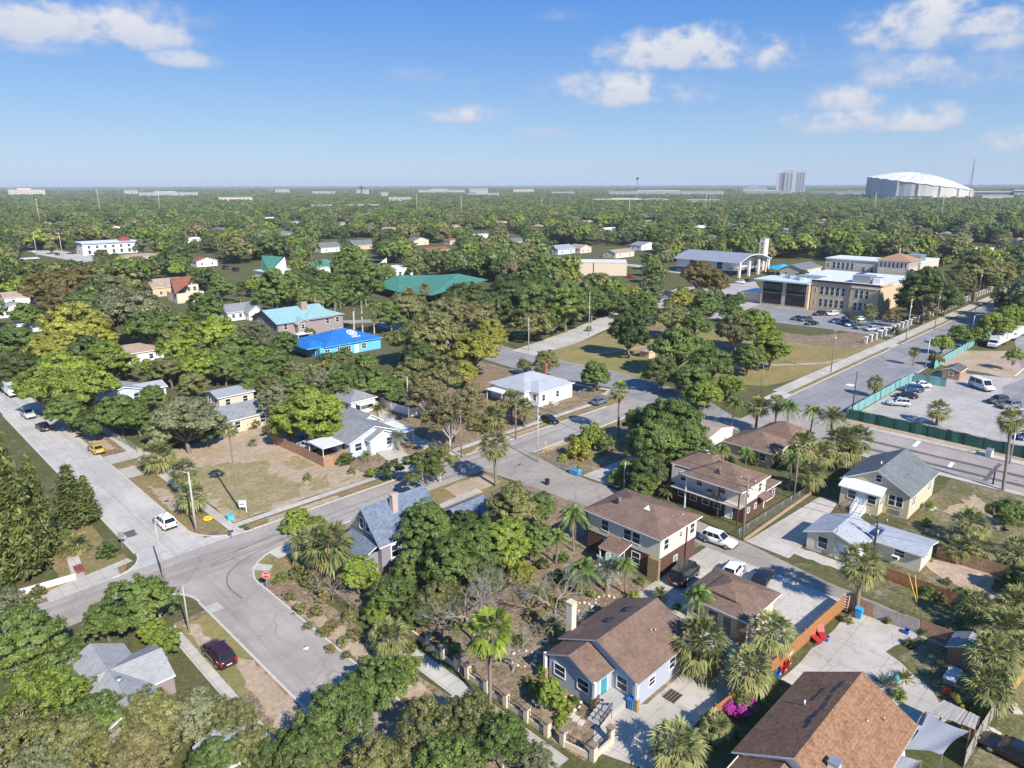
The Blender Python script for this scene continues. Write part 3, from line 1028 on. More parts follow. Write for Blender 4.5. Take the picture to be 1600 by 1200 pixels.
for (x, y) in ((42.05, 32.1), (42.05, 38.0), (44.6, 29.4)):
    q = h.mb(); q.box(x - .13, x + .13, y - .13, y + .13, .0, 2.9, WHITE); q.box(x - .2, x + .2, y - .2, y + .2, 0, 1.3, STONE); h.part('porch_post', q)
m.box(42.3, 44.9, 30.3, 32.4, 0, .75, CONC)
h.part('porch', m)
steps(h, 40.7, 42.3, 30.4, 31.8, .75, 4, 'x-', CONC)
rail(h, (40.7, 30.4, .1), (42.4, 30.4, .75)); rail(h, (40.7, 31.8, .1), (42.4, 31.8, .75))
for (x, y) in ((48.7, 35.6), (51.3, 35.3)):
    m = h.mb(); z = 5.05 - (y - 33.95) * .46; m.box(x - .55, x + .55, y - .22, y + .22, z - .1, z + .13, DARK); h.part('roof_vent', m)
vent(h, 50.2, 31.9, 4.0); vent(h, 50.6, 31.7, 3.95)
h.done()

# --- carport cottage with brown hip roof
h = House('outbuilding', 'cream garage cottage under a low brown hip roof by the concrete yard', 'garage', 63, 31, 'brown-roofed garage cottage')
h.walls(60.2, 66.6, 27.3, 33.9, 0, 2.85, CREAM)
h.hip(60.2, 66.6, 27.3, 33.9, 2.95, 4.15, ROOF_BROWN, .55)
h.hip(61.3, 65.2, 29.0, 32.3, 3.75, 4.35, ROOF_BROWN, .1, ROOF_BROWN)
m = h.mb(); m.box(59.75, 60.2, 27.1, 27.9, 0, 2.7, STONE); h.part('stone_pier', m)
h.opening('x-', 60.2, 29.2, .1, .95, 2.1, 'door', pane=plain('brown_door', (.20, .15, .11), .6))
h.win('x-', 60.2, [30.8, 32.6], .9, 1.1, 1.3)
h.win('y-', 27.3, [62.0, 64.5], 1.0, .8, 1.1)
h.done()

# --- cream two-storey block
h = House('apartment_house', 'cream two-storey block with brown brick ground floor under a plain brown hip roof', 'house', 68, 45.5, 'cream two-storey block')
h.walls(64.3, 72.2, 40.3, 51.0, 0, 2.75, BRICKB)
h.walls(64.25, 72.25, 40.25, 51.05, 2.75, 5.5, PALECREAM)
h.hip(64.3, 72.2, 40.3, 51.0, 5.55, 7.15, ROOF_BROWN, .55, inset=4.4)
h.win('x-', 64.25, [43.6, 44.9, 48.3], 3.55, 1.05, 1.35)
h.win('y-', 40.25, [65.5, 71.2], 3.6, .9, 1.3); h.win('y-', 40.25, [68.6], 4.1, .55, .6)
h.win('y-', 40.3, [67.8], 1.2, .7, .6)
h.win('x-', 64.3, [43.6, 47.8], .9, 1.1, 1.4)
m = h.mb(); m.box(63.9, 64.3, 40.1, 41.6, 0, 2.7, STONE); h.part('stone_pier', m)
h.opening('x-', 64.3, 45.8, .1, .95, 2.05, 'door', pane=plain('brown_door', (.20, .15, .11), .6))
m = h.mb()
m.poly([(61.8, 44.2, 2.65), (64.25, 44.2, 3.25), (64.25, 47.4, 3.25), (61.8, 47.4, 2.65)], ROOF_BROWN)
m.poly([(61.8, 47.4, 2.5), (64.25, 47.4, 3.1), (64.25, 44.2, 3.1), (61.8, 44.2, 2.5)], WHITE)
m.poly([(61.8, 44.2, 2.5), (61.8, 44.2, 2.65), (61.8, 47.4, 2.65), (61.8, 47.4, 2.5)], WHITE)
m.poly([(61.8, 44.2, 2.5), (64.25, 44.2, 3.1), (64.25, 44.2, 3.25), (61.8, 44.2, 2.65)], WHITE)
for y in (44.4, 47.2): m.bar((61.95, y, 0), (61.95, y, 2.5), .14, WHITE)
h.part('porch_roof', m)
for (x, y) in ((67.4, 44.2), (66.6, 48.2)):
    m = h.mb(); m.poly([(x - .4, y - .5, 6.8), (x - .4, y + .5, 6.8), (x, y, 7.35)], WHITE if y < 46 else DARK); m.poly([(x - .4, y + .5, 6.8), (x + .9, y, 6.95), (x, y, 7.35)], ROOF_BROWN); m.poly([(x + .9, y, 6.95), (x - .4, y - .5, 6.8), (x, y, 7.35)], ROOF_BROWN); h.part('gable_vent', m)
m = h.mb(); m.bar((69.9, 40.15, 0), (69.9, 40.15, 5.4), .12, BRICKB); h.part('downpipe', m)
vent(h, 70.4, 41.2, 5.95, .1, .25); vent(h, 69.0, 41.6, 6.0, .05, .3)
h.done()

# --- brick and cream house behind it
h = House('apartment_house', 'two-storey brown brick and cream house with wide brown hip roof on posts over its front', 'house', 88, 45, 'brick-and-cream house')
h.walls(84.7, 90.6, 40.2, 51.8, 0, 2.75, BRICKB)
h.walls(84.66, 90.64, 40.16, 51.84, 2.75, 5.3, PALECREAM)
h.hip(83.3, 90.7, 40.2, 48.7, 5.35, 7.2, ROOF_BROWN, .45)
h.hip(85.6, 90.7, 45.0, 52.0, 5.42, 7.1, ROOF_BROWN, .4)
h.walls(90.64, 95.4, 40.6, 47, 0, 2.8, BRICKB)
h.hip(90.2, 95.4, 40.6, 47, 2.9, 3.7, ROOF_BROWN, .45)
h.win('x-', 84.66, [43.6, 47.2, 49.8], 3.5, .95, 1.2)
h.win('y-', 40.16, [88.8], 3.6, .8, 1.2)
h.win('y-', 40.2, [86.0, 88.0], 1.3, .6, .6)
h.win('y-', 40.6, [92.5, 94.4], 1.0, .7, .9)
h.opening('x-', 84.7, 42.4, .15, .95, 2.1, 'door', pane=WHITE)
h.win('x-', 84.7, [44.2, 46.0, 48.0, 50.0], 1.0, 1.0, 1.1)
h.opening('y-', 40.6, 91.1, .1, .9, 2.1, 'door', pane=WHITE)
m = h.mb()
for y in (40.4, 43.4, 48.6): m.bar((83.4, y, 0), (83.4, y, 5.2), .16, WHITE if y > 48 else BRICKB)
m.box(83.2, 84.66, 40.1, 51, 2.62, 2.74, CONC)
h.part('porch_posts', m)
m = h.mb(); m.poly([(84.6, 44.1, 6.15), (84.6, 45.3, 6.15), (85.3, 44.7, 6.75)], DARK); m.poly([(84.6, 45.3, 6.15), (86.6, 44.7, 6.72), (85.3, 44.7, 6.75)], ROOF_BROWN); m.poly([(86.6, 44.7, 6.72), (84.6, 44.1, 6.15), (85.3, 44.7, 6.75)], ROOF_BROWN); h.part('gable_vent', m)
m = h.mb()
m.poly([(88.4, 38.9, 2.55), (90.9, 38.9, 2.55), (90.9, 40.5, 3.2), (88.4, 40.5, 3.2)], ROOF_BROWN)
m.poly([(88.4, 40.5, 3.08), (90.9, 40.5, 3.08), (90.9, 38.9, 2.43), (88.4, 38.9, 2.43)], WHITE)
m.poly([(88.4, 38.9, 2.43), (90.9, 38.9, 2.43), (90.9, 38.9, 2.55), (88.4, 38.9, 2.55)], WHITE)
h.part('door_canopy', m)
ac_unit(h, 84.0, 45.2, 3.0, .5, .9, .6)
vent(h, 86.2, 42.2, 6.2, .1, .2); vent(h, 86.0, 46.6, 6.3, .1, .2)
h.done()

# --- brown L house with the pale gable wall
h = House('house', 'brown-roofed bungalow with two hips partly hidden by palms at the avenue', 'house', 111, 50.5, 'brown two-hip bungalow')
h.walls(106, 113.4, 46.6, 54.6, 0, 2.75, TAN)
h.hip(106, 113.4, 46.6, 54.6, 2.8, 4.7, ROOF_BROWN, .5)
h.walls(112.6, 119.6, 45.6, 53, 0, 2.9, TAN)
h.hip(112.6, 119.6, 45.6, 53, 2.95, 5.15, ROOF_BROWN, .5)
vent(h, 109, 49, 4.1, .08, .25)
h.win('x-', 106, [48, 51], 1, 1, 1.2)
h.done()
h = House('outbuilding', 'pale flat-sided building with low tan roof behind the leafy green tree', 'building', 108.5, 60, 'pale tan-roofed building')
h.walls(104.0, 112.6, 57.0, 63.6, 0, 3.1, WHITEWALL)
h.gable(104.0, 112.6, 57.0, 63.6, 3.1, 4.0, 'y', ROOF_TAN, WHITEWALL, .15)
h.win('y-', 57.0, [106, 110], 1.2, .6, .6)
h.done()

# --- white bungalow with grey roof and porch
h = House('house', 'cream clapboard bungalow with grey gable roof, white porch and front stairs', 'house', 107.5, 29, 'white-stair bungalow')
h.walls(101.9, 113.4, 24.6, 33.6, 0, 3.75, CREAM)
h.gable(101.9, 113.4, 24.6, 33.6, 3.8, 6.2, 'x', ROOF_GREY, CREAM, .4)
h.walls(100.1, 101.9, 27.9, 33.2, 0, 3.1, CREAM)
m = h.mb()
rp = [(99.8, 27.6, 3.15), (101.9, 27.6, 3.95), (101.9, 33.5, 3.95), (99.8, 33.5, 3.15)]
lo = [(p[0], p[1], p[2] - .14) for p in rp]
m.poly(rp, WHITEROOF); m.poly(lo[::-1], WHITE)
for i in range(4): m.poly([lo[i], lo[(i + 1) % 4], rp[(i + 1) % 4], rp[i]], WHITE)
h.part('porch_roof', m)
h.win('x-', 100.1, [31.6, 28.9], 1.6, 1.05, 1.2)
h.opening('x-', 100.1, 30.3, 1.05, .85, 2.0, 'door', pane=plain('pale_blue_door', (.62, .72, .76), .5))
h.win('y-', 27.9, [100.7, 101.3], 1.5, .42, 1.35)
h.win('x-', 101.9, [26.85, 25.85], 1.5, .8, 1.5)
h.win('x-', 101.9, [28.9], 4.45, .7, .95)
h.win('y-', 24.6, [103.5, 104.2, 110.6, 111.4], 1.6, .5, 1.3); h.win('y-', 24.6, [107.3], 2.2, .35, .5)
steps(h, 97.9, 100.1, 29.5, 30.9, 1.05, 7, 'x-', WHITE)
rail(h, (97.9, 29.5, .1), (100.0, 29.5, 1.05), .9, WHITE, 6); rail(h, (97.9, 30.9, .1), (100.0, 30.9, 1.05), .9, WHITE, 6)
m = h.mb()
for k in range(9): m.box(101.84, 101.9, 25.6 + k * .17, 25.69 + k * .17, .35, .95, GALV)
h.part('crawl_vent', m)
vent(h, 105.5, 29.9, 5.4, .09, .8, WHITE); vent(h, 106.3, 26.4, 4.9, .06, .2, DARK)
m = h.mb(); m.cyl(108.3, 23.6, 0, .12, 1.0, CONC, 16); h.part('plinth', m)
ac_unit(h, 108.3, 23.6, .12)
h.done()

# --- low white house with pale grey roof
h = House('house', 'low cream house with pale silver-grey gable roof and long side wing on the alley', 'house', 88, 26, 'low silver-roofed house')
h.walls(84.2, 90.0, 24.9, 31.2, 0, 2.55, PALECREAM)
h.gable(84.2, 90.0, 24.9, 31.2, 2.6, 3.75, 'x', ROOF_WHITEGREY, PALECREAM, .4, gov=.55)
h.walls(87.9, 92.5, 19.0, 24.9, 0, 2.5, PALECREAM)
h.gable(87.9, 92.5, 19.0, 25.2, 2.5, 3.0, 'y', ROOF_WHITEGREY, PALECREAM, .45)
h.win('x-', 84.2, [29.2], .75, 1.15, 1.5)
h.opening('x-', 84.2, 27.0, .1, .9, 2.05, 'door', pane=WHITE)
h.win('x-', 87.9, [21.4], 1.2, 1.1, .9); h.win('y-', 19.0, [90.3], 1.2, .7, .9)
m = h.mb(); m.box(87.35, 87.95, 21.3, 22.1, .85, 1.3, WHITE); m.box(87.32, 87.36, 21.4, 22.0, .95, 1.2, DARK); h.part('air_conditioner', m)
m = h.mb(); m.bar((83.9, 27.6, .2), (83.9, 27.6, 4.6), .08, GALV); m.box(83.95, 84.2, 27.3, 27.7, 1.0, 1.7, GALV); m.box(83.95, 84.2, 26.3, 26.6, 1.1, 1.6, GALV); h.part('meter_mast', m)
m = h.mb(); m.box(88.2, 90, 24.0, 24.9, 2.95, 3.08, plain('solar_blue', (.03, .05, .16), .3)); h.part('roof_panel', m)
h.done()

# --- blue-grey steep roofed house
h = House('house', 'slate-grey house with steep blue shingle roof, gable window and pale brick chimney', 'house', 46.5, 68, 'steep blue-roofed house')
h.walls(42.1, 51, 64.6, 71.3, 0, 4.1, SLATEWALL)
h.gable(42.1, 51, 64.6, 71.3, 4.05, 7.6, 'x', ROOF_BLUE, SLATEWALL, .35, gov=.45)
h.win('x-', 42.1, [68.6, 67.2], 4.6, .75, 1.35, fw_=.16); h.win('x-', 42.1, [], 1)
h.win('y-', 64.6, [44.0, 47], 1.6, .9, 1.5, fw_=.16)
h.walls(40.3, 42.1, 65.4, 70.6, 0, 2.7, SLATEWALL)
m = h.mb()
rp = [(39.7, 65.0, 2.65), (42.05, 65.0, 3.7), (42.05, 71.0, 3.7), (39.7, 71.0, 2.65)]
lo = [(p[0], p[1], p[2] - .14) for p in rp]
m.poly(rp, ROOF_BLUE); m.poly(lo[::-1], WHITE)
for i in range(4): m.poly([lo[i], lo[(i + 1) % 4], rp[(i + 1) % 4], rp[i]], WHITE)
h.part('porch_roof', m)
m = h.mb()
for y in (65.2, 68, 70.8): m.bar((39.9, y, 0), (39.9, y, 2.5), .14, WHITE)
h.part('porch_posts', m)
PALEBRICK = brick('pale_chimney_brick', (.52, .42, .36), (.44, .33, .27), (.55, .5, .45))
m = h.mb(); m.box(45.35, 46.15, 66.5, 67.2, 6, 8.55, PALEBRICK); m.box(45.27, 46.23, 66.42, 67.28, 8.4, 8.52, PALEBRICK); h.part('chimney', m)
vent(h, 44.2, 65.6, 5.1, .08, .25)
h.done()
h = House('outbuilding', 'small garage with blue shingle roof almost hidden by dark trees', 'garage', 57, 66, 'blue-roofed garage')
h.walls(54.4, 59.6, 63.6, 68.6, 0, 2.6, SLATEWALL)
h.gable(54.4, 59.6, 63.6, 68.6, 2.65, 4.0, 'x', ROOF_BLUE, SLATEWALL, .4)
h.win('x-', 54.4, [66], 1, 1, 1.1)
h.done()

# --- pale blue bungalow
h = House('house', 'pale blue bungalow with grey front gable, small porch gable and white carport roof', 'house', 64.5, 103, 'pale blue bungalow')
h.walls(59.7, 69.4, 99.3, 108, 0, 2.95, PALEBLUE)
h.gable(59.7, 69.4, 99.3, 108, 3.0, 4.85, 'y', ROOF_MID, PALEBLUE, .45)
h.walls(62.9, 68.4, 98.0, 99.3, 0, 2.95, PALEBLUE)
h.gable(62.9, 68.4, 98.0, 101.5, 2.98, 4.2, 'y', ROOF_MID, PALEBLUE, .4)
h.win('y-', 99.3, [61.3], 1.1, 1.3, 1.3); h.win('y-', 98.0, [66.8], 1.2, 1.1, 1.3)
h.opening('y-', 98.0, 64.9, .45, .9, 2.1, 'door', pane=plain('white_door', (.7, .7, .7), .5))
h.win('x-', 59.7, [101.5, 105], 1.1, 1, 1.2)
steps(h, 63.9, 66.0, 95.6, 98.0, .45, 3, 'y-', CONC)
m = h.mb(); m.box(69.3, 72.2, 97.6, 104.6, 2.5, 2.66, WHITEROOF)
for y in (97.9, 104.3): m.bar((72.0, y, 0), (72.0, y, 2.5), .1, WHITE)
h.part('carport', m)
m = h.mb(); m.box(55.2, 59.2, 100.6, 105.6, 2.55, 2.75, WHITEROOF)
for y in (100.8, 105.4): m.bar((55.4, y, 0), (55.4, y, 2.55), .1, WHITE)
h.part('patio_roof', m)
h.walls(66.4, 71.0, 108.0, 113, 0, 2.8, PALEBLUE)
h.gable(66.4, 71.0, 106.5, 113, 2.85, 4.3, 'y', ROOF_MID, PALEBLUE, .35)
h.done()
h = House('house', 'white cottage with grey hip roof behind the pale blue bungalow', 'house', 75.5, 125, 'grey-hipped white cottage')
h.walls(72.6, 78.3, 119.2, 131, 0, 2.9, WHITEWALL)
h.hip(72.6, 78.3, 119.2, 131, 2.95, 4.5, ROOF_MID, .45)
h.win('y-', 119.2, [74, 77], 1, .9, 1.2); h.win('x-', 72.6, [121, 125], 1, .9, 1.2)
m = h.mb(); m.box(73.5, 77.6, 117.3, 119.2, 2.3, 2.42, WHITEROOF); m.bar((73.7, 117.5, 0), (73.7, 117.5, 2.3), .1, WHITE); m.bar((77.4, 117.5, 0), (77.4, 117.5, 2.3), .1, WHITE); h.part('porch_roof', m)
h.done()

# --- white corner house
h = House('house', 'white stucco corner house with silver hip roof and red chimney', 'house', 109, 103, 'white corner house')
h.walls(101.9, 114.6, 98.9, 109.2, 0, 3.2, WHITEWALL)
h.hip(101.9, 114.6, 98.9, 109.2, 3.3, 5.45, ROOF_WHITEGREY, .45)
h.walls(103.6, 114.3, 96.3, 98.9, 0, 3.2, WHITEWALL)
h.hip(103.6, 114.3, 96.3, 103, 3.28, 4.62, ROOF_WHITEGREY, .4)
h.win('y-', 96.3, [105.0, 109.4], 1.15, .85, 1.3); h.win('x-', 103.6, [97.5], 1.2, .8, 1.3); h.win('x-', 101.9, [102, 106], 1.1, .9, 1.2)
h.opening('y-', 96.3, 107.3, .7, .9, 2.0, 'door', pane=WHITE)
steps(h, 106.6, 108.0, 94.6, 96.3, .7, 4, 'y-', CONC)
rail(h, (106.6, 94.6, .1), (106.6, 96.2, .7), .9, WHITE, 5); rail(h, (108.0, 94.6, .1), (108.0, 96.2, .7), .9, WHITE, 5)
m = h.mb(); m.box(113.9, 114.6, 104.0, 104.7, 3.8, 6.3, brick('red_chimney_brick', (.34, .10, .05), (.26, .07, .04), (.3, .2, .15))); h.part('chimney', m)
m = h.mb(); m.box(99.2, 101.9, 103, 108, 2.4, 2.55, WHITEROOF); m.bar((99.4, 103.2, 0), (99.4, 103.2, 2.4), .12, WHITE); m.bar((99.4, 107.8, 0), (99.4, 107.8, 2.4), .12, WHITE); h.part('porch_roof', m)
h.done()

# --- bottom left grey roof
ROOF_OLD = shingle('weathered_grey_shingle', (.27, .27, .265), (.37, .365, .355), .5)
h = House('house', 'house with weathered grey cross-gable roof in the trees beside the maroon car', 'house', 12.5, 62.5, 'weathered grey-roofed house')
h.walls(9.6, 14.2, 56.5, 67.4, 0, 2.85, TAUPE)
h.gable(9.6, 14.2, 56.5, 67.4, 2.9, 4.05, 'y', ROOF_OLD, TAUPE, .45)
h.walls(11.5, 16.4, 60.1, 65.2, 0, 2.8, TAUPE)
h.gable(11.5, 16.0, 60.1, 65.2, 2.85, 3.95, 'x', ROOF_OLD, TAUPE, .45)
h.win('x+', 16.4, [61.5, 63.6], 1, 1, 1.2); h.win('y+', 67.4, [12], 1, 1, 1.2)
m = h.mb(); m.cyl(12.2, 60.5, 3.95, 4.2, .3, GALV, 10); h.part('roof_vent', m)
h.done()
h = House('outbuilding', 'small shed with pale grey flat roof half buried under the olive trees', 'shed', 16.5, 48.5, 'half buried shed')
h.walls(14.6, 18.2, 46.6, 50.2, 0, 2.3, WHITEWALL); h.gable(14.6, 18.2, 46.6, 50.2, 2.3, 2.9, 'y', ROOF_WHITEGREY, WHITEWALL, .3); h.win('y+', 50.2, [16.4], 1, .8, .8); h.done()


def cottage(px, py, w, d, hh, roof, wall, label, phrase=None, kind='gable', axis='x', rise=1.5, name='house', cat='house', wins=True, rz=0.):
    """small far house; px,py photo position of its roof centre"""
    c = G(px, py, hh + rise * .5)
    x, y = float(c[0]), float(c[1])
    h = House(name, label, cat, x, y, phrase)
    h.walls(x - w / 2, x + w / 2, y - d / 2, y + d / 2, 0, hh, wall)
    if kind == 'gable': h.gable(x - w / 2, x + w / 2, y - d / 2, y + d / 2, hh + .05, hh + rise, axis, roof, wall, .4)
    elif kind == 'hip': h.hip(x - w / 2, x + w / 2, y - d / 2, y + d / 2, hh + .05, hh + rise, roof, .45)
    else:
        m = h.roof; m.box(x - w / 2 - .3, x + w / 2 + .3, y - d / 2 - .3, y + d / 2 + .3, hh, hh + .25, roof)
    if wins:
        h.win('x-', x - w / 2, [y - d * .25, y + d * .22], .9, 1.0, 1.3); h.win('y-', y - d / 2, [x - w * .25, x + w * .25], .9, 1.0, 1.3)
    h.root.rotation_euler[2] = rz
    h.done()
    return h


cottage(374, 635, 10, 8.5, 2.8, ROOF_MID, YELLOW, 'pale yellow bungalow with dark grey gable roof beside the vacant lot', 'pale yellow bungalow', 'gable', 'x', 1.7)
cottage(358, 608, 7.5, 6.5, 2.9, ROOF_PALE, YELLOW, 'pale yellow annex with light grey shed roof behind the yellow bungalow', None, 'gable', 'x', .8)
cottage(205, 542, 13, 9, 3, ROOF_TAN, WHITEWALL, 'white house with faded tan-brown roof among yellow-green trees', 'faded tan-roofed house', 'hip', 'x', 1.6)
cottage(185, 604, 9, 7, 2.8, ROOF_PALE, PALEBLUE, 'pale blue cottage glimpsed through the yellow-green canopy', 'canopy-hidden blue cottage', 'gable', 'y', 1.4)
cottage(228, 600, 6, 6, 2.7, ROOF_WHITEGREY, PALEBLUE, 'small pale blue shed with white roof under the trees', None, 'gable', 'x', .8, 'outbuilding', 'shed')
cottage(20, 441, 18, 9, 3.5, ROOF_PALE, WHITEWALL, 'white house with blue-grey roof at the left edge beside bronze trees', 'left-edge white house', 'gable', 'x', 2)
cottage(30, 458, 12, 8, 3.2, ROOF_TAN, WHITEWALL, 'white house with tan gable roof in front of the blue-grey roof', None, 'gable', 'x', 1.8)
cottage(20, 476, 11, 8, 3, ROOF_PALE, WHITEWALL, 'white gabled cottage near the left edge facing the street trees', None, 'gable', 'y', 1.7)
cottage(50, 502, 10, 6, 2.8, WHITEROOF, WHITEWALL, 'white flat-roofed outbuilding beside the yellow-green oak', None, 'flat', 'x', .3, 'outbuilding', 'shed')
cottage(45, 575, 10, 7, 2.8, ROOF_TAN, TAN, 'low tan-roofed house in shade at the top of the concrete street', None, 'hip', 'x', 1.3)
cottage(262, 500, 8, 7, 3, ROOF_TAN, TAN, 'small tan gabled cottage below the red-brown roof', None, 'gable', 'x', 1.8)
cottage(255, 440, 13, 11, 4, ROOF_TAN, TAN, 'tan house with weathered brown-grey roof beside the red-brown roof', None, 'gable', 'x', 3)
cottage(1012, 545, 3, 3, 2, ROOF_TAN, TAN, 'tiny tan pump shed under the park trees', None, 'hip', 'x', .6, 'outbuilding', 'shed', False)

# --- blue roofed house
h = House('house', 'sky-blue house with bright blue sheet roof carrying a round white emblem', 'house', 102, 174, 'bright blue-roofed house')
h.walls(93.2, 112.6, 166.9, 181.6, 0, 3.1, SKYBLUE)
h.hip(95.0, 112.6, 166.9, 181.6, 3.2, 5.9, TARP, .6, SKYBLUE)
h.hip(90.6, 97, 168.5, 180, 3.15, 4.5, TARP, .5, SKYBLUE)
h.win('y-', 166.9, [95.4, 99.2, 102, 107], .9, 1.3, 1.5, bars=2); h.win('x-', 93.2, [170, 178], .9, 1.2, 1.4)
h.opening('y-', 166.9, 104.6, .2, 1.1, 2.1, 'door', pane=WHITE)
k = (5.9 - 3.2) / 7.95
ez = lambda y: 3.2 + (y - 166.3) * k + .012
m = h.mb()
for a0 in range(20):
    a, b = 2 * math.pi * a0 / 20, 2 * math.pi * (a0 + 1) / 20
    for r1, r2 in ((1.05, 1.35), (.45, .72)):
        q = [(106 + r * math.cos(t), 171.2 + r * math.sin(t) * 1.25) for r, t in ((r1, a), (r2, a), (r2, b), (r1, b))]
        m.poly([(x, y, ez(y)) for x, y in q], WHITE)
for dx, dy, w in ((-.4, 0, .35), (.3, .2, .3), (0, -.5, .3), (-1.2, -2.15, .35), (-.6, -2.15, .3), (0, -2.2, .4), (.6, -2.15, .3), (1.15, -2.2, .35)):
    y = 171.2 + dy
    m.poly([(106 + dx - w / 2, y - .28, ez(y - .28)), (106 + dx + w / 2, y - .28, ez(y - .28)), (106 + dx + w / 2, y + .28, ez(y + .28)), (106 + dx - w / 2, y + .28, ez(y + .28))], WHITE)
h.part('emblem', m)
for (x, y) in ((101.9, 174.2), (104.2, 174.2)):
    m = h.mb(); m.cyl(x, y, 5.7, 6.4, .25, GALV, 8); h.part('roof_vent', m)
h.done()

# --- teal roofed house
h = House('house', 'large taupe two-storey house with teal shingle roof and brick chimney', 'house', 105, 201, 'teal-roofed house')
h.walls(95, 117, 193.6, 210, 0, 6, TAUPE)
h.gable(95, 113, 193.6, 210, 6.05, 9, 'x', ROOF_TEAL, TAUPE, .6, plain('taupe_trim', (.24, .21, .21), .6))
h.hip(104, 117, 193.6, 209, 6.12, 8.6, ROOF_TEAL, .55, plain('taupe_trim', (.24, .21, .21), .6))
h.walls(100.4, 104, 191.6, 193.6, 0, 5.6, TAUPE); h.gable(100.4, 104, 191.6, 197, 5.7, 6.9, 'y', ROOF_TEAL, TAUPE, .4)
h.win('x-', 95, [197.5, 203, 206], 3.9, 1, 1.4); h.win('y-', 193.6, [97.5, 111.5, 115], 3.9, 1.1, 1.5); h.win('y-', 191.6, [102], 3.8, 1, 1.3)
m = h.mb(); m.box(106, 108, 199, 200.4, 7.5, 10.4, brick('tan_chimney_brick', (.36, .27, .2), (.3, .2, .15), (.4, .35, .3))); h.part('chimney', m)
m = h.mb(); m.box(98.5, 103.5, 188.6, 191.6, 2.6, 2.8, WHITEROOF); m.bar((98.8, 188.9, 0), (98.8, 188.9, 2.6), .15, WHITE); m.bar((103.2, 188.9, 0), (103.2, 188.9, 2.6), .15, WHITE); h.part('porch_roof', m)
h.done()

# --- grey roofed pair behind
h = House('house', 'white house with grey gable roof and front cross gable left of the teal roof', 'house', 105, 242, 'white cross-gable house')
h.walls(99.5, 111, 239, 249, 0, 3.2, WHITEWALL); h.gable(99.5, 111, 239, 249, 3.25, 5.2, 'x', ROOF_MID, WHITEWALL, .5)
h.walls(105.5, 111, 235.6, 239, 0, 3.2, WHITEWALL); h.gable(105.5, 111, 235.6, 243, 3.22, 5.0, 'y', ROOF_MID, WHITEWALL, .5)
h.win('y-', 239, [101.5, 104], 1, 1, 1.3); h.win('y-', 235.6, [108.2], 1, 1.4, 1.3); h.win('x-', 99.5, [242, 246], 1, 1, 1.3)
h.done()


def polyroof(h, pts, faces, mat, th=.25, edge=None):
    for f in faces: h.slab([pts[i] for i in f], th, mat, edge or mat)


# --- green roofed pavilion
h = House('pavilion', 'wide green metal roofed pavilion on dark posts in the park', 'pavilion', 190, 240, 'green-roofed pavilion')
P = [tuple(G(*q[:2], q[2])) for q in ((583, 446, 3.6), (622, 456, 3.6), (674, 461, 3.6), (762, 437, 3.6), (716, 427.5, 6.6), (668, 431, 5.6), (625, 430, 6.6))]
bk1 = (P[6][0] + 10, P[6][1] + 20, 3.6); bk2 = (P[4][0] + 14, P[4][1] + 16, 3.6)
P += [bk1, bk2]
polyroof(h, P, [(0, 1, 6), (1, 2, 5, 6), (2, 3, 4, 5), (0, 6, 7), (6, 5, 8, 7), (5, 4, 8), (4, 3, 8)], ROOF_GREEN)
m = h.mb()
cen = np.mean([p for p in P[:4]], axis=0)
for a, b in ((0, 1), (1, 2), (2, 3)):
    for t in (.1, .35, .6, .85):
        p = np.array(P[a]) * (1 - t) + np.array(P[b]) * t
        p = p + (cen - p) * .12
        m.bar((p[0], p[1], 0), (p[0], p[1], 3.6), .4, DARK)
h.part('posts', m)
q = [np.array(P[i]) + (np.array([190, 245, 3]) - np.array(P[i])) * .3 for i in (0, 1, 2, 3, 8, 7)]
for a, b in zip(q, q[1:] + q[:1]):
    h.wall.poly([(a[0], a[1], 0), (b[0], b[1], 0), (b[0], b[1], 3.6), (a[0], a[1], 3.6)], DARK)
h.done()

# --- white church with steep green roof, white wedge building, small green roof
h = House('church', 'white building with one steep green roof plane rising to a point', 'building', 172, 345, 'steep green-roofed building')
a = [tuple(G(*q[:2], q[2])) for q in ((409, 399, 11), (442, 401, 11), (421, 427, 4.5), (409, 423, 4.5))]
polyroof(h, a, [(3, 2, 1, 0)], ROOF_GREEN, .4)
b = [tuple(G(*q[:2], q[2])) for q in ((445, 401, 11), (447, 414, 8), (421, 427, 4.3))]
h.wall.poly([b[0], b[1], (b[1][0], b[1][1], 0), (b[2][0], b[2][1], 0), b[2]], WHITEWALL)
h.walls(b[2][0], b[2][0] + 16, b[2][1] - 3, b[2][1] + 16, 0, 4.2, WHITEWALL)
h.roof.box(b[2][0] - .4, b[2][0] + 16.4, b[2][1] - 3.4, b[2][1] + 16.4, 4.2, 4.6, WHITEROOF)
h.win('y-', b[2][1] - 3, [b[2][0] + 4, b[2][0] + 8, b[2][0] + 12], 1, 1.6, 1.8)
h.done()
cottage(505, 410, 16, 12, 4, ROOF_GREEN, WHITEWALL, 'low building with a small dark green hip roof beyond tall palms', 'small green hip roof', 'hip', 'x', 3.2, wins=False, name='pavilion', cat='pavilion')
h = House('church', 'white wedge-fronted building with flat wing behind the green pavilion', 'building', 220, 315, 'white wedge-fronted building')
x, y = G(600, 436)[:2]
h.walls(x, x + 18, y, y + 14, 0, 4.2, WHITEWALL); h.roof.box(x - .3, x + 18.3, y - .3, y + 14.3, 4.2, 4.6, WHITEROOF)
h.wall.poly([(x - 4, y + 6, 0), (x + 2, y - .3, 0), (x + 2, y - .3, 10.5), (x - 4, y + 6, 4)], WHITEWALL); h.wall.poly([(x + 2, y - .3, 0), (x + 4, y + 8, 0), (x + 4, y + 8, 6), (x + 2, y - .3, 10.5)], WHITEWALL)
h.win('y-', y, [x + 6, x + 10, x + 14], 1, 1.6, 1.8)
h.done()

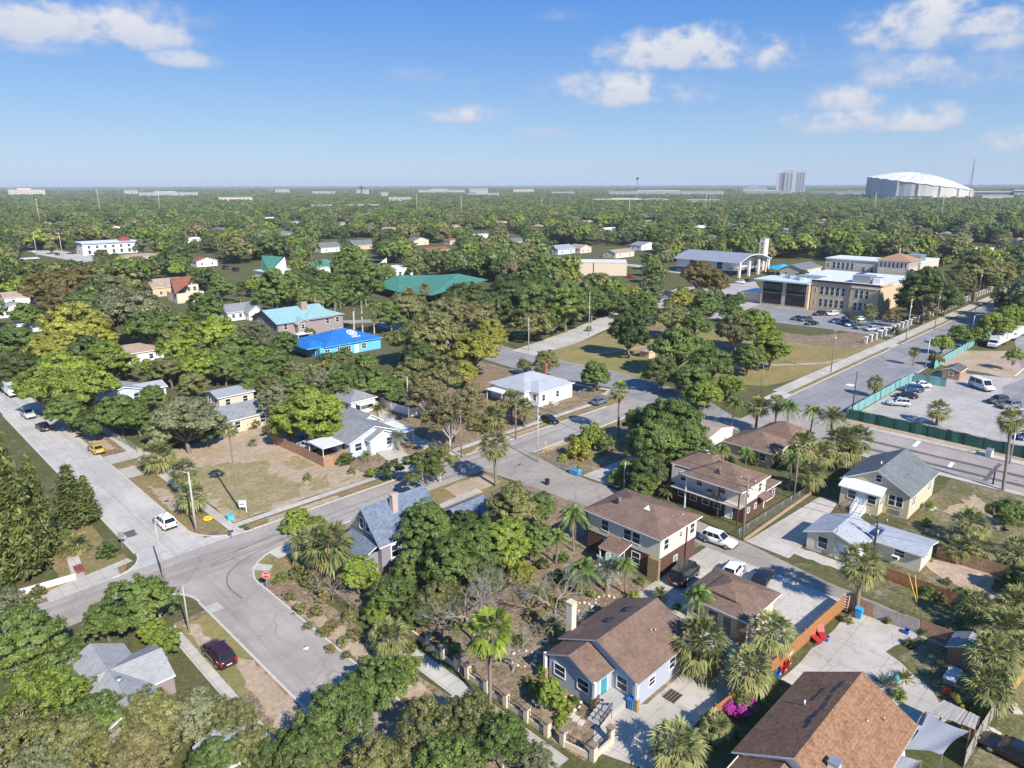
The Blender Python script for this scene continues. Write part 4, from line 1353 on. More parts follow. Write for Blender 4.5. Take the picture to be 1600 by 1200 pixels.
# --- red-brown roof
h = House('house', 'tall house with steep red-brown shed roof and upper balcony in the trees', 'house', 106, 303, 'steep red-brown roofed house')
a = [tuple(G(*q[:2], q[2])) for q in ((265, 434, 9.2), (300, 431, 9.2), (293, 445, 6.5), (287, 448, 6.5), (273, 459, 4.2))]
polyroof(h, a, [(0, 4, 3, 2, 1)], ROOF_RED, .3)
h.walls(a[4][0] + 1, a[1][0], a[4][1] + 1, a[0][1], 0, 4, TANLIGHT)
b = G(262, 452, 4)
h.wall.poly([(a[4][0] + 1, a[4][1] + 1, 4), (a[0][0], a[0][1], 4), (a[0][0], a[0][1], 9), (a[4][0] + 1, a[4][1] + 1, 4.05)], TANLIGHT)
h.walls(a[2][0] - 1, a[2][0] + 5, a[2][1] + 2, a[2][1] + 9, 0, 6.2, TANLIGHT)
h.win('y-', a[2][1] + 2, [a[2][0] + 1, a[2][0] + 3.4], 3.8, 1.2, 1.5); h.win('x-', a[4][0] + 1, [a[4][1] + 4, a[4][1] + 8], 1, 1.1, 1.3)
h.done()

# --- white and blue two storey shop
h = House('shop', 'white two-storey corner building with blue bands and rounded dark red rooftop awning', 'shop', 150, 560, 'white and blue corner shop')
x0, y0 = 134, 545
h.walls(x0, x0 + 34, y0, y0 + 16, 0, 8, WHITEWALL)
h.wall.box(x0 - .3, x0 + 34.3, y0 - .3, y0 + 16.3, 6.9, 7.4, plain('blue_band', (.08, .16, .38), .6))
h.roof.box(x0 - .5, x0 + 34.5, y0 - .5, y0 + 16.5, 8, 8.5, WHITEROOF)
h.win('x-', x0, [y0 + 3, y0 + 8, y0 + 13], 4.4, 2.2, 1.8); h.win('x-', x0, [y0 + 3, y0 + 8, y0 + 13], .8, 2.2, 2.4)
h.win('y-', y0, [x0 + 4 + 5 * k for k in range(6)], 4.4, 1.6, 1.8); h.win('y-', y0, [x0 + 4 + 5 * k for k in range(6)], .8, 1.8, 2.4)
m = h.mb()
for k in range(8):
    t0, t1 = math.pi * k / 8, math.pi * (k + 1) / 8
    p = lambda t, yy: (x0 + 27 - 3.4 * math.cos(t), yy, 8.4 + 2.8 * math.sin(t))
    m.poly([p(t0, y0 - .6), p(t1, y0 - .6), p(t1, y0 + 5), p(t0, y0 + 5)], plain('dark_red_awning', (.30, .05, .05), .7), True)
    m.poly([(x0 + 27, y0 - .6, 8.45), p(t1, y0 - .6), p(t0, y0 - .6)], plain('dark_red_awning', (.30, .05, .05), .7))
h.part('rooftop_awning', m)
h.done()
cottage(218, 398, 26, 14, 3.4, ROOF_TAN, TANLIGHT, 'long low tan-roofed building beside the white and blue shop', None, 'hip', 'x', 1.6)
cottage(318, 404, 12, 9, 3.2, ROOF_RED, WHITEWALL, 'small white house with reddish gable beside the roadside green', None, 'gable', 'y', 2)
cottage(42, 372, 34, 18, 5, WHITEROOF, WHITEWALL, 'white flat-roofed block at the far left beside the road', None, 'flat', 'x', .5, 'building', 'building')
cottage(34, 404, 16, 9, 3.2, WHITEROOF, plain('dark_green_wall', (.03, .08, .07), .7), 'dark green flat-roofed kiosk at the left roadside', None, 'flat', 'x', .4, 'building', 'building')
cottage(510, 382, 16, 12, 3.4, ROOF_GREY, WHITEWALL, 'white house with dark grey roof glimpsed beyond the tall palms', None, 'gable', 'x', 3)
cottage(563, 378, 18, 12, 3.6, ROOF_GREY, TAN, 'tan house with blue-grey roof across the far green', None, 'gable', 'x', 3)
cottage(680, 388, 18, 8, 3.2, ROOF_RED, TAN, 'long low brick-red bungalow beyond the green pavilion', None, 'gable', 'x', 1.6)
cottage(750, 366, 20, 10, 4, WHITEROOF, WHITEWALL, 'white flat-roofed house peeping out of the far canopy', None, 'flat', 'x', .5)
cottage(705, 373, 9, 8, 3.4, ROOF_RED, TANLIGHT, 'little house with orange-red roof in the far canopy', None, 'hip', 'x', 1.8)
cottage(806, 374, 14, 10, 3.4, ROOF_GREY, WHITEWALL, 'white house with dark roof behind the bronze tree', None, 'gable', 'x', 2.2)
cottage(876, 385, 18, 11, 3.6, ROOF_PALE, PALEBLUE, 'pale blue house with light roof in the row beyond the tan hall', 'far pale blue house', 'gable', 'x', 2.4)
cottage(906, 384, 12, 11, 3.4, ROOF_TAN, TANLIGHT, 'cream house with brown roof in the row beyond the tan hall', None, 'gable', 'y', 2.2)
cottage(967, 391, 20, 10, 3.4, ROOF_TAN, PALECREAM, 'long cream bungalow with brown roof beside the street lamps', None, 'gable', 'x', 1.6)
cottage(1252, 414, 22, 12, 4, ROOF_GREY, TANLIGHT, 'dark-roofed house beside the bright blue canopy near the school', None, 'gable', 'x', 2.2)
cottage(1532, 388, 26, 10, 4, WHITEROOF, WHITEWALL, 'white flat roof beyond the school trees at the right', None, 'flat', 'x', .5)
cottage(1510, 340, 22, 12, 4, ROOF_TAN, TANLIGHT, 'tan roof in the canopy below the stadium', None, 'hip', 'x', 2)
cottage(1405, 324, 30, 14, 4, WHITEROOF, WHITEWALL, 'white flat roof peeping from the trees under the stadium', None, 'flat', 'x', .5)

# --- tan flat hall
h = House('hall', 'windowless tan flat-roofed hall beyond the park trees', 'hall', 305, 225, 'tan flat-roofed hall')
c = np.array(G(979, 431)[:2]); u = np.array([-.62, .785]); v = np.array([.785, .62])
LH, WH, HH = 30, 16, 6.5
q = [c, c + v * WH, c + v * WH + u * LH, c + u * LH]
for a, b in zip(q, q[1:] + q[:1]): h.wall.poly([(a[0], a[1], 0), (b[0], b[1], 0), (b[0], b[1], HH), (a[0], a[1], HH)], TANLIGHT)
h.slab([(p[0], p[1], HH + .2) for p in q], .4, WHITEROOF, TAN)
m = h.mb(); m.bar((*(c + u * 17 - v * .1), 0), (*(c + u * 17 - v * .1), HH), .3, DARK); h.part('downpipe', m)
h.done()

# --- white arched hall and tower
h = House('gymnasium', 'white hall with curved grey roof, tall open arched end and blue lower wall', 'hall', 345, 190, 'curved-roof hall')
X0, X1, Y0, Y1 = 331, 362, 172.5, 208
prof = [(X0 - 1.5, 7.6), (X0 + 3, 9.0), (X0 + 8, 10.3), (X0 + 15, 11.0), (X0 + 22, 10.3), (X0 + 27, 9.0), (X1 + 1.5, 7.6)]
ARCH_GREY = plain('grey_metal_roof', (.30, .31, .34), .55, .2, .15, .8)
for (xa, za), (xb, zb) in zip(prof[:-1], prof[1:]): h.slab([(xa, Y0 - 2, za), (xb, Y0 - 2, zb), (xb, Y1 + 1, zb), (xa, Y1 + 1, za)], .35, ARCH_GREY, WHITE)
h.walls(X0, X1, Y0 + 6, Y1, 3.0, 7.8, WHITEWALL); h.walls(X0 - .05, X1 + .05, Y0 + 5.95, Y1 + .05, 0, 3.0, plain('navy_wall', (.05, .08, .16), .7))
h.win('x-', X0, [Y0 + 10, Y0 + 18, Y0 + 26], 3.4, 3.0, 3.8, pane=plain('dark_blue_glass', (.03, .06, .12), .2))
m = h.mb()
for x in (X0, X0 + 10, X0 + 20, X1):
    m.box(x - .6, x + .6, Y0 - 1.6, Y0 - .6, 0, 7.6, WHITE)
m.box(X0 - .6, X1 + .6, Y0 + 1, Y0 + 6, 3.2, 3.6, CONC); m.box(X0 - .6, X1 + .6, Y0 + .9, Y0 + 1, 3.6, 4.5, GALV)
h.part('open_end_frame', m)
h.done()
h = House('tower', 'slim cream sign tower with vertical dark lettering beside the curved roof hall', 'tower', 357, 172, 'cream sign tower')
tx, ty = float(G(1190, 425)[0]), float(G(1190, 425)[1])
h.o = (tx, ty, 0); h.root.location = h.o; h.wall.off = h.roof.off = h.o
h.wall.box(tx - 2.2, tx + 2.2, ty - 1.4, ty + 1.4, 0, 17.5, plain('cream_tower', (.66, .58, .46), .8, var=.06))
h.roof.box(tx - 2.3, tx + 2.3, ty - 1.5, ty + 1.5, 17.5, 17.9, plain('tower_cap', (.40, .28, .19), .8))
m = h.mb()
lr = random.Random(5)
for k in range(8):
    z = 14.6 - k * 1.35
    y_ = ty
    xl = tx - 2.2 - .04
    for seg in range(3):
        if lr.random() < .85: m.box(xl, tx - 2.2, y_ - .55, y_ + .55, z + seg * .38, z + seg * .38 + .2, DARK)
    m.box(xl, tx - 2.2, y_ - .6 + (k % 2) * .8, y_ - .3 + (k % 2) * .8, z, z + .95, DARK)
h.part('sign_lettering', m)
h.done()

# --- the school
TEALGLASS = glass('teal_window_glass', (.015, .045, .055))
h = House('school', 'tan two-storey school wing with tall teal windows and flat white roof', 'school', 270, 95, 'tan school wing')
X0, X1, Y0, Y1, ZT = 263.5, 277, 83.5, 107, 10.6
h.walls(X0, X1, Y0, Y1, 0, ZT, TAN)
h.wall.box(X0 - .5, X0, Y0 + .0, Y0 + 9.5, 0, ZT + .1, TAN)
h.roof.box(X0 - .2, X1 + .2, Y0 - .2, Y1 + .2, ZT, ZT + .35, WHITEROOF)
h.roof.box(X0 - .55, X0 - .2, Y0 - .2, Y1 + .2, ZT - .1, ZT + .6, DARK); h.roof.box(X0 - .2, X1 + .2, Y0 - .55, Y0 - .2, ZT - .1, ZT + .6, TAN)
for z in (1.6, 6.0):
    h.win('x-', X0, [103.2, 101.3, 99.4, 97.5, 95.6], z, 1.2, 2.9, frame=WHITE, pane=TEALGLASS, bars=1)
    h.win('x-', X0, [93.6 - .9], z, 1.6, 2.9, pane=TEALGLASS, bars=2)
    h.win('x-', X0 - .5, [90.8, 89.0, 87.2], z, 1.1, 2.9, pane=TEALGLASS)
    h.win('x-', X0, [105.6], z + .6, .5, 1.5, pane=TEALGLASS)
m = h.mb(); m.box(X0 + 3, X0 + 9, 88, 94, ZT + .35, ZT + 3, GALV); m.box(X0 + 3, X0 + 5, 84.5, 87, ZT + .35, ZT + 2.4, WHITE)
for k in range(4): m.box(X0 + 5.5, X0 + 7.5, 85, 87.5, ZT + .5 + k * .6, ZT + .8 + k * .6, GALV)
h.part('roof_plant', m)
h.walls(277.3, 330, 106.4, 128, 0, 7.2, TANLIGHT); h.roof.box(277, 330.4, 106.4, 128.4, 7.2, 7.6, WHITEROOF)
m = h.mb(); m.box(284, 290, 112, 122, 7.6, 9.6, GALV); m.box(296, 300, 114, 118, 7.6, 8.8, WHITE); h.part('roof_plant', m)
h.walls(X1, 318, 86, 106, 0, 8.6, TAN); h.roof.box(X1 + .2, 318, 85.8, 106.2, 8.6, 9.0, WHITEROOF)
m = h.mb(); m.box(X0 - .7, X0 - .5, Y0 + .6, Y0 + 9, ZT - 1.1, ZT - .75, plain('frieze', (.66, .58, .48), .8)); h.part('frieze', m)
h.done()
h = House('school', 'dark glass-fronted school annex with thin pale roof left of the tan wing', 'school', 263, 116, 'dark glass school annex')
X0, X1, Y0, Y1, ZT = 262, 275, 107.4, 126, 9.4
h.walls(X0, X1, Y0, Y1, 0, ZT, TAN)
h.roof.box(X0 - 1.4, X1 + .6, Y0 - .3, Y1 + 2.6, ZT, ZT + .5, plain('pale_blue_roof', (.50, .58, .63), .6))
DG = glass('dark_curtain_glass', (.010, .013, .018))
for (a, b) in ((108.4, 115.8), (117.6, 125.0)):
    for z in (.9, 5.2):
        o = h.opening('x-', X0, (a + b) / 2, z, b - a, 3.9, frame=DARK, pane=DG, bars=5)
    m = h.mb()
    for k in range(10):
        y = a + .5 + k * (b - a - 1) / 9
        m.box(X0 - .09, X0 - .05, y - .17, y + .17, 6.2 + (k % 2) * .3, 8.4, plain('pale_blind', (.10, .14, .15), .5))
    h.part('blinds', m)
h.walls(264, 276, 126, 134, 0, 3.6, TANLIGHT); h.roof.box(263.4, 276, 126, 135, 3.6, 4.0, WHITEROOF)
m = h.mb()
for k in range(5): m.box(266 + k * 1.2, 266.9 + k * 1.2, 111 + k * 2.4, 113 + k * 2.4, ZT + .5, ZT + 1.7, GALV if k % 2 else WHITE)
h.part('roof_plant', m)
h.done()
h = House('school', 'long tan rear school wing with white roof behind the front wings', 'school', 340, 120, None)
X0, X1, Y0, Y1, ZT = 335, 352, 106, 131, 12
h.walls(X0, X1, Y0, Y1, 0, ZT, TANLIGHT); h.roof.box(X0 - .3, X1 + .3, Y0 - .3, Y1 + .3, ZT, ZT + .5, WHITEROOF)
h.win('x-', X0, [127, 125, 123, 121, 119], 8, 1.2, 2.8, pane=TEALGLASS); h.win('x-', X0, [114, 110.5, 108], 7.4, 1.2, 2, pane=TEALGLASS); h.win('x-', X0, [129.6], 8.6, .7, 1.6)
h.walls(352, 380, 96, 112, 0, 11, TANLIGHT); h.roof.box(352.3, 380, 95.8, 112, 11, 11.4, WHITEROOF)
m = h.mb(); m.box(354, 362, 97, 103, 11.4, 14.4, GALV); h.part('roof_plant', m)
h.done()
h = House('school', 'square tan school tower with shallow brown tiled pyramid roof', 'tower', 328, 98, 'school tower')
h.walls(322, 334, 92, 104, 0, 14.4, TANLIGHT); h.hip(322, 334, 92, 104, 14.5, 17.2, plain('terracotta_tile', (.34, .19, .11), .85, var=.25, scale=1.5), .8, TANLIGHT)
for k in range(7):
    h.win('x-', 322, [93.2 + k * 1.6], 11.4, .7, 2.2, pane=DARK, bars=0, frame=WHITE)
    h.win('y-', 92, [323.2 + k * 1.6], 11.4, .7, 2.2, pane=DARK, bars=0, frame=WHITE)
m = h.mb(); m.bar((328, 98, 17), (328, 98, 19), .25, WHITE); h.part('finial', m)
h.done()
m = MB((300, 140, 0)); p = G(1224, 418, 3.5); P0 = Vector(p)
m = MB(tuple((P0.x, P0.y, 0)))
for k in range(4):
    a, b = math.pi / 2 * k, math.pi / 2 * (k + 1)
    m.poly([(P0.x + 9 * math.cos(a), P0.y + 9 * math.sin(a), 3.2), (P0.x + 9 * math.cos(b), P0.y + 9 * math.sin(b), 3.2), (P0.x, P0.y, 5.4)], plain('bright_blue_canvas', (.02, .35, .62), .7))
    m.bar((P0.x + 8.6 * math.cos(a), P0.y + 8.6 * math.sin(a), 0), (P0.x + 8.6 * math.cos(a), P0.y + 8.6 * math.sin(a), 3.2), .2, GALV)
tag(m.build('shade_canopy', None, (P0.x, P0.y, 0)), 'bright blue shade canopy on posts beyond the school', 'canopy')

# --- far towers and stadium
h = House('apartment_tower', 'pale high-rise apartment block with banded balconies on the horizon left of the stadium', 'tower block', 0, 0, None)
D = 2900.0
def fardir(px): 
    d = ray(px, 290)[:2]; return d / np.linalg.norm(d)
d = fardir(1235); c = d * D; t = np.array([-d[1], d[0]])
h.o = (c[0], c[1], 0); h.root.location = h.o; h.wall.off = h.roof.off = h.o
def fbox(m, u0, u1, v0, v1, z0, z1, mat, c=c, t=t, d=d):
    vs = [tuple(c + t * u + d * v) + (z,) for z in (z0, z1) for u, v in ((u0, v0), (u1, v0), (u1, v1), (u0, v1))]
    m.mesh(vs, [(3, 2, 1, 0), (4, 5, 6, 7), (0, 1, 5, 4), (1, 2, 6, 5), (2, 3, 7, 6), (3, 0, 4, 7)], mat)
TW = plain('tower_white', (.38, .39, .41), .8, var=.05)
TD = plain('tower_dark', (.12, .14, .16), .5)
fbox(h.wall, -10, 24, 0, 25, 0, 97, TW); fbox(h.wall, 24, 50, 3, 25, 0, 89, TW); fbox(h.wall, -50, -10, 6, 28, 0, 92, TW)
for u in (-46, -36, -26, -4, 8, 20, 32):
    m = h.mb()
    for k in range(17):
        fbox(m, u, u + 6.5, (-.6 if u < 24 else 2.4) if u > -12 else 5.4, (0 if u < 24 else 3) if u > -12 else 6, 8 + k * 4.7, 10.8 + k * 4.7, TD)
    h.part('balcony_stack', m)
fbox(h.roof, -50, -10, 6, 28, 92, 93.5, TW)
fbox(h.wall, 50, 160, -5, 20, 0, 26, TW)
h.done()

h = House('stadium', 'huge domed stadium with tilted white roof and grey ribbed wall on the horizon', 'stadium', 0, 0, 'domed stadium')
D = 1950.0; d = fardir(1436); c = d * D; t = np.array([d[1], -d[0]])
h.o = (c[0], c[1], 0); h.root.location = h.o; h.wall.off = h.roof.off = h.o
RS = 108.0
SW = plain('stadium_wall', (.52, .50, .45), .8, var=.05, scale=.02); SR = plain('stadium_roof', (.60, .60, .585), .6, var=.04, scale=.01); SG = plain('stadium_grey', (.42, .43, .44), .8, var=.05, scale=.02)
tilt = lambda u, v: 46 - 15 * u / RS
nseg = 48
cp = lambda a, r: c + t * (RS * r * math.cos(a)) + d * (RS * r * math.sin(a))
for k in range(nseg):
    a, b = 2 * math.pi * k / nseg, 2 * math.pi * (k + 1) / nseg
    pa, pb = cp(a, 1), cp(b, 1)
    za, zb = tilt(RS * math.cos(a), 0), tilt(RS * math.cos(b), 0)
    wm = SG if math.cos(a) < -.25 else SW
    h.wall.poly([(*pa, 12), (*pb, 12), (*pb, zb), (*pa, za)], wm)
    pa2, pb2 = cp(a, .93), cp(b, .93)
    h.wall.poly([(*pa2, 0), (*pb2, 0), (*pb2, 15), (*pa2, 15)], SG)
    rr = [1.015, .8, .6, .4, .2, .0]
    zz = [0, 7, 13.5, 18, 21.5, 24]
    for i in range(5):
        q0, q1, q2, q3 = cp(a, rr[i]), cp(b, rr[i]), cp(b, rr[i + 1]), cp(a, rr[i + 1])
        z0a, z0b = tilt(RS * rr[i] * math.cos(a), 0) + zz[i], tilt(RS * rr[i] * math.cos(b), 0) + zz[i]
        z1b, z1a = tilt(RS * rr[i + 1] * math.cos(b), 0) + zz[i + 1], tilt(RS * rr[i + 1] * math.cos(a), 0) + zz[i + 1]
        s_ = 1.6 if k % 2 else 0
        h.roof.poly([(*q0, z0a + s_), (*q1, z0b + 1.6 - s_), (*q2, z1b + (1.6 - s_ if i < 4 else 0)), (*q3, z1a + (s_ if i < 4 else 0))] if i < 4 else [(*q0, z0a + s_), (*q1, z0b + 1.6 - s_), (*q2, z1b)], SR)
    h.roof.poly([(*pa, za), (*pb, zb), (*cp(b, 1.015), zb + (1.6 if k % 2 == 0 else 0)), (*cp(a, 1.015), za + (1.6 if k % 2 else 0))], SR)
m = h.mb()
for k in range(0, nseg, 3):
    a = 2 * math.pi * k / nseg
    p = cp(a, 1.01); m.bar((*p, 0), (*p, tilt(RS * math.cos(a), 0) + 1), 3.0, SW)
h.part('buttress', m)
m = h.mb()
for u0, u1, z0, z1, mat in ((-60, 40, 8, 12, SW), (-60, 40, 14, 17, SR), (-55, 30, 18.5, 20, TD), (120, 175, 0, 22, SW), (-100, -50, 0, 9, SG)):
    fbox(m, u0, u1, -RS - 6, -RS + 8, z0, z1, mat, c, t, d)
h.part('entrance_block', m)
h.done()

h = House('arena', 'low pale convention hall on the horizon right of the stadium', 'hall', 0, 0, None)
D = 2300.; d = fardir(1565); c = d * D; t = np.array([d[1], -d[0]]); h.o = (c[0], c[1], 0); h.root.location = h.o; h.wall.off = h.roof.off = h.o
fbox(h.wall, -75, 30, 0, 60, 0, 24, TW, c, t, d); fbox(h.wall, 30, 160, -20, 50, 0, 28, TW, c, t, d); fbox(h.roof, -78, 32, -2, 62, 24, 26, WHITEROOF, c, t, d); fbox(h.roof, 29, 162, -22, 52, 28, 30, WHITEROOF, c, t, d)
m = h.mb(); fbox(m, -70, 25, -.5, 0, 8, 13, TD, c, t, d); h.part('window_band', m)
h.done()
m = MB(); d = fardir(1516.5); c = d * 2500.
m = MB((c[0], c[1], 0))
for k in range(3):
    a = 2.1 * k; m.bar((c[0] + 5 * math.cos(a), c[1] + 5 * math.sin(a), 0), (c[0], c[1], 118), .9, GALV)
for z in range(10, 110, 10): m.box(c[0] - (118 - z) * .045, c[0] + (118 - z) * .045, c[1] - (118 - z) * .045, c[1] + (118 - z) * .045, z, z + .7, GALV)
tag(m.build('lattice_mast', None, (c[0], c[1], 0)), 'thin lattice radio mast on the horizon right of the stadium dome', 'mast')

far = [(203, 297, 60, 16, 20, 3000, 'white block on the horizon far left, the taller of the two'), (262, 300, 230, 12, 20, 2500, 'long low white warehouse on the horizon far left'), (366, 307, 95, 17, 20, 1700, 'pale tan flat block standing out of the left canopy'),
       (505, 299, 110, 12, 30, 2700, 'row of low white roofs left of the middle horizon'), (566, 297, 60, 14, 20, 2600, 'white flat block under the thin mast in the middle horizon'), (600, 302, 26, 26, 20, 2100, 'small white tower block in the middle horizon'),
       (624, 308, 62, 16, 16, 1500, 'white flat-roofed hall in the middle canopy'), (500, 319, 40, 10, 14, 1150, 'low white roof in the canopy left of the middle'), (567, 319, 78, 9, 14, 1150, 'long white roof in the canopy left of the middle'),
       (690, 297, 260, 12, 40, 3000, 'long white shed on the middle horizon'), (748, 295, 100, 24, 30, 2900, 'stepped white block on the middle horizon'), (755, 302, 130, 10, 30, 2200, 'low white roofs below the stepped block'),
       (818, 296, 120, 10, 30, 3100, 'distant pale roofs right of the stepped block'), (1040, 299, 480, 14, 60, 2300, 'very long white industrial shed right of the middle'), (985, 311, 210, 8, 60, 1500, 'long tan retaining deck below the white shed'),
       (1025, 310, 30, 7, 20, 1490, 'small white roof on the tan deck'), (1100, 311, 80, 8, 20, 1400, 'low white roof right of the tan deck'), (1200, 298, 200, 24, 30, 2500, 'pale parking block left of the apartment tower'),
       (1330, 298, 120, 24, 40, 2400, 'grey-white stepped block left of the stadium'), (1285, 299, 90, 14, 30, 2600, 'low pale roofs between tower block and stadium'), (1180, 293, 130, 30, 30, 3300, 'pale slab behind the parking block'),
       (40, 296, 150, 9, 30, 3100, 'distant pale roofs at the far left horizon'), (440, 296, 80, 10, 30, 3300, 'small white roofs on the horizon left of the mast'), (880, 300, 110, 9, 30, 2600, 'low grey roofs on the horizon right of centre')]
for px, py, w, hh, dp, D, lab in far:
    d = fardir(px); c = d * D; t = np.array([d[1], -d[0]]); hh = max(hh, CAM_H - (py - .6 - (291.5 - px / 400)) * D / FPX); w *= .72
    h = House('distant_building', lab, 'building', 0, 0); h.o = (c[0], c[1], 0); h.root.location = h.o; h.wall.off = h.roof.off = h.o
    wm = TANLIGHT if 'tan' in lab else (SG if 'grey' in lab else TW)
    fbox(h.wall, -w / 2, w / 2, 0, dp, 0, hh, wm, c, t, d)
    if w > 90: fbox(h.wall, -w / 4, w / 8, 3, dp, hh, hh * 1.15, wm, c, t, d)
    fbox(h.roof, -w / 2 - 1, w / 2 + 1, -1, dp, hh, hh + 1.2, TW, c, t, d)
    for z0 in (hh - 5, hh - 10, hh - 15):
        m = h.mb(); nb = max(3, int(w / 9))
        for k in range(nb): fbox(m, -w / 2 + 2 + k * (w - 4) / nb, -w / 2 + 2 + (k + .6) * (w - 4) / nb, -.4, 0, z0, z0 + 2.2, TD, c, t, d)
        h.part('window_row', m)
    h.done()
d = fardir(995.5); c = d * 2400.
m = MB((c[0], c[1], 0)); m.bar((c[0], c[1], 0), (c[0], c[1], 66), 2.0, GALV); m.box(c[0] - 3, c[0] + 3, c[1] - 3, c[1] + 3, 62, 68, DARK)
tag(m.build('cell_mast', None, (c[0], c[1], 0)), 'slim single mast with dark top right of the middle horizon', 'mast')
d = fardir(564.5); c = d * 2500.
m = MB((c[0], c[1], 0)); m.bar((c[0], c[1], 0), (c[0], c[1], 46), 2.5, DARK); m.box(c[0] - 5, c[0] + 5, c[1] - 5, c[1] + 5, 36, 40, DARK)
tag(m.build('water_mast', None, (c[0], c[1], 0)), 'dark thick mast above the white block left of the middle', 'mast')
# ------------------------------------------------------------------ vegetation prototypes
def unit(v): return v / np.maximum(np.linalg.norm(v, axis=-1, keepdims=True), 1e-9)


def leaf_quads(pos, nrm, size, rg, elong=1.7):
    """diamond leaf sprays at pos, facing nrm"""
    n = len(pos)
    t = unit(np.cross(nrm, rg.normal(size=(n, 3))))
    b = np.cross(nrm, t)
    s = (size * rg.uniform(.4, 1.5, n))[:, None]
    l, w = t * s * elong * .5, b * s * .5
    bend = nrm * s * rg.uniform(-.15, .3, n)[:, None]
    return np.stack([pos - l, pos + w + bend, pos + l, pos - w + bend], 1)


def crown_pts(rg, nlobe, nclump, per, lobe_r, flat, clump_r, spread=1.0, gap=0.0):
    """crown of radius about 1: lobes -> leaf clumps on their skin -> leaves"""
    ang = rg.uniform(0, 6.28)
    cs, rs = [], []
    for i in range(nlobe):
        a = ang + i * 2.399
        q = math.sqrt((i + .35) / nlobe)
        r = (1 - lobe_r) * q * spread * rg.uniform(.88, 1.12)
        h = (1 - q * q) * .62 * flat - .10 + rg.uniform(-.2, .2) * flat
        cs.append((r * math.cos(a), r * math.sin(a), h)); rs.append(lobe_r * rg.uniform(.75, 1.2))
    cs, rs = np.array(cs), np.array(rs)
    P, Nn, Cl = [], [], []
    k = 0
    while k < nclump:
        i = rg.integers(nlobe)
        d = unit(rg.normal(size=3))
        if d[2] < -.8: continue
        p = cs[i] + d * rs[i] * np.array([1, 1, .72 * flat / .8]) * rg.uniform(.78, 1.05)
        ins = np.linalg.norm((p - cs) / np.array([1, 1, .75]), axis=1) / rs
        if np.sum(ins < .72) > 0: 
            if rg.random() > .25: continue
        k += 1
        cr = clump_r * rg.uniform(.6, 1.35)
        m = max(3, int(per * rg.uniform(.7, 1.3)))
        q = unit(rg.normal(size=(m, 3))) * (rg.random((m, 1)) ** .45) * cr * np.array([1.1, 1.1, .62])
        pp = p + q
        nn = unit(unit(q) * .75 + d * .65 + rg.normal(size=(m, 3)) * .42 + np.array([0, 0, .4]))
        P.append(pp); Nn.append(nn); Cl.append(p)
    return np.concatenate(P), np.concatenate(Nn), np.array(Cl), cs, rs


def trunk_mesh(name, rg, height, cs, cl, bark, tr=.05, fork=.35, nb=26, lean=.04):
    """tapered trunk, limbs to the lobes, twigs to some clumps (crown units)"""
    m = MB()
    base_z = -height
    fz = base_z + height * fork
    top = np.array([rg.normal() * lean, rg.normal() * lean, fz])
    m.tube([(0, 0, base_z - .06), (0, 0, base_z + .03), tuple(top * .6 + np.array([0, 0, base_z]) * .4), tuple(top)], [tr * 1.5, tr * 1.12, tr, tr * .85], bark, 8)
    for c in cs:
        mid = (top + c) / 2 + rg.normal(size=3) * .05 + np.array([0, 0, -.04])
        m.tube([tuple(top), tuple(mid), tuple(c)], [tr * .62, tr * .38, tr * .16], bark, 6, False)
    idx = rg.permutation(len(cl))[:nb]
    for i in idx:
        j = np.argmin(np.linalg.norm(cs - cl[i], axis=1))
        a = cs[j] * .75 + top * .25
        mid = (a + cl[i]) / 2 + rg.normal(size=3) * .04
        m.tube([tuple(a), tuple(mid), tuple(cl[i] * 1.03)], [tr * .22, tr * .13, tr * .05], bark, 4, False)
    o = m.build(name)
    me = o.data
    bpy.data.objects.remove(o)
    return me


PROTO = {}


def make_proto(key, seed, nlobe, nclump, per, lobe_r, flat, clump_r, leaf, height, tr=.05, bark=None, nb=26, fork=.35, elong=1.7, spread=1.0):
    rg = np.random.default_rng(seed)
    P, Nn, cl, cs, rs = crown_pts(rg, nlobe, nclump, per, lobe_r, flat, clump_r, spread)
    V = leaf_quads(P, Nn, leaf, rg, elong)
    me = quads_mesh('crown', V, [LEAF['mid']])
    PROTO.setdefault(key, []).append((me, trunk_mesh('trunk', rg, height, cs, cl, bark or BARK, tr, fork, nb), height))


for s in range(4): make_proto('oak', 10 + s, 15, 230, 150, .35, .88, .13, .034, 1.02, .052, nb=36, elong=2.0)
for s in range(3): make_proto('airy', 20 + s, 16, 210, 80, .31, .95, .12, .031, 1.10, .036, BARK_PALE, 130, elong=2.2)
for s in range(2): make_proto('round', 30 + s, 14, 250, 140, .42, 1.12, .125, .036, 1.05, .05, nb=12, elong=2.0)
for s in range(3): make_proto('broad', 60 + s, 21, 270, 120, .29, .74, .12, .036, .92, .055, nb=80, elong=2.0)
for s in range(5): make_proto('mid', 40 + s, 22, 170, 48, .29, .95, .14, .060, .88, .05, nb=18)
for s in range(5): make_proto('far', 50 + s, 17, 95, 26, .33, .9, .17, .105, .84, .05, nb=0)
for s in range(2): make_proto('cloudy', 70 + s, 9, 90, 200, .30, 1.0, .15, .045, 1.7, .05, BARK_PALE, 10, .25, spread=1.25)


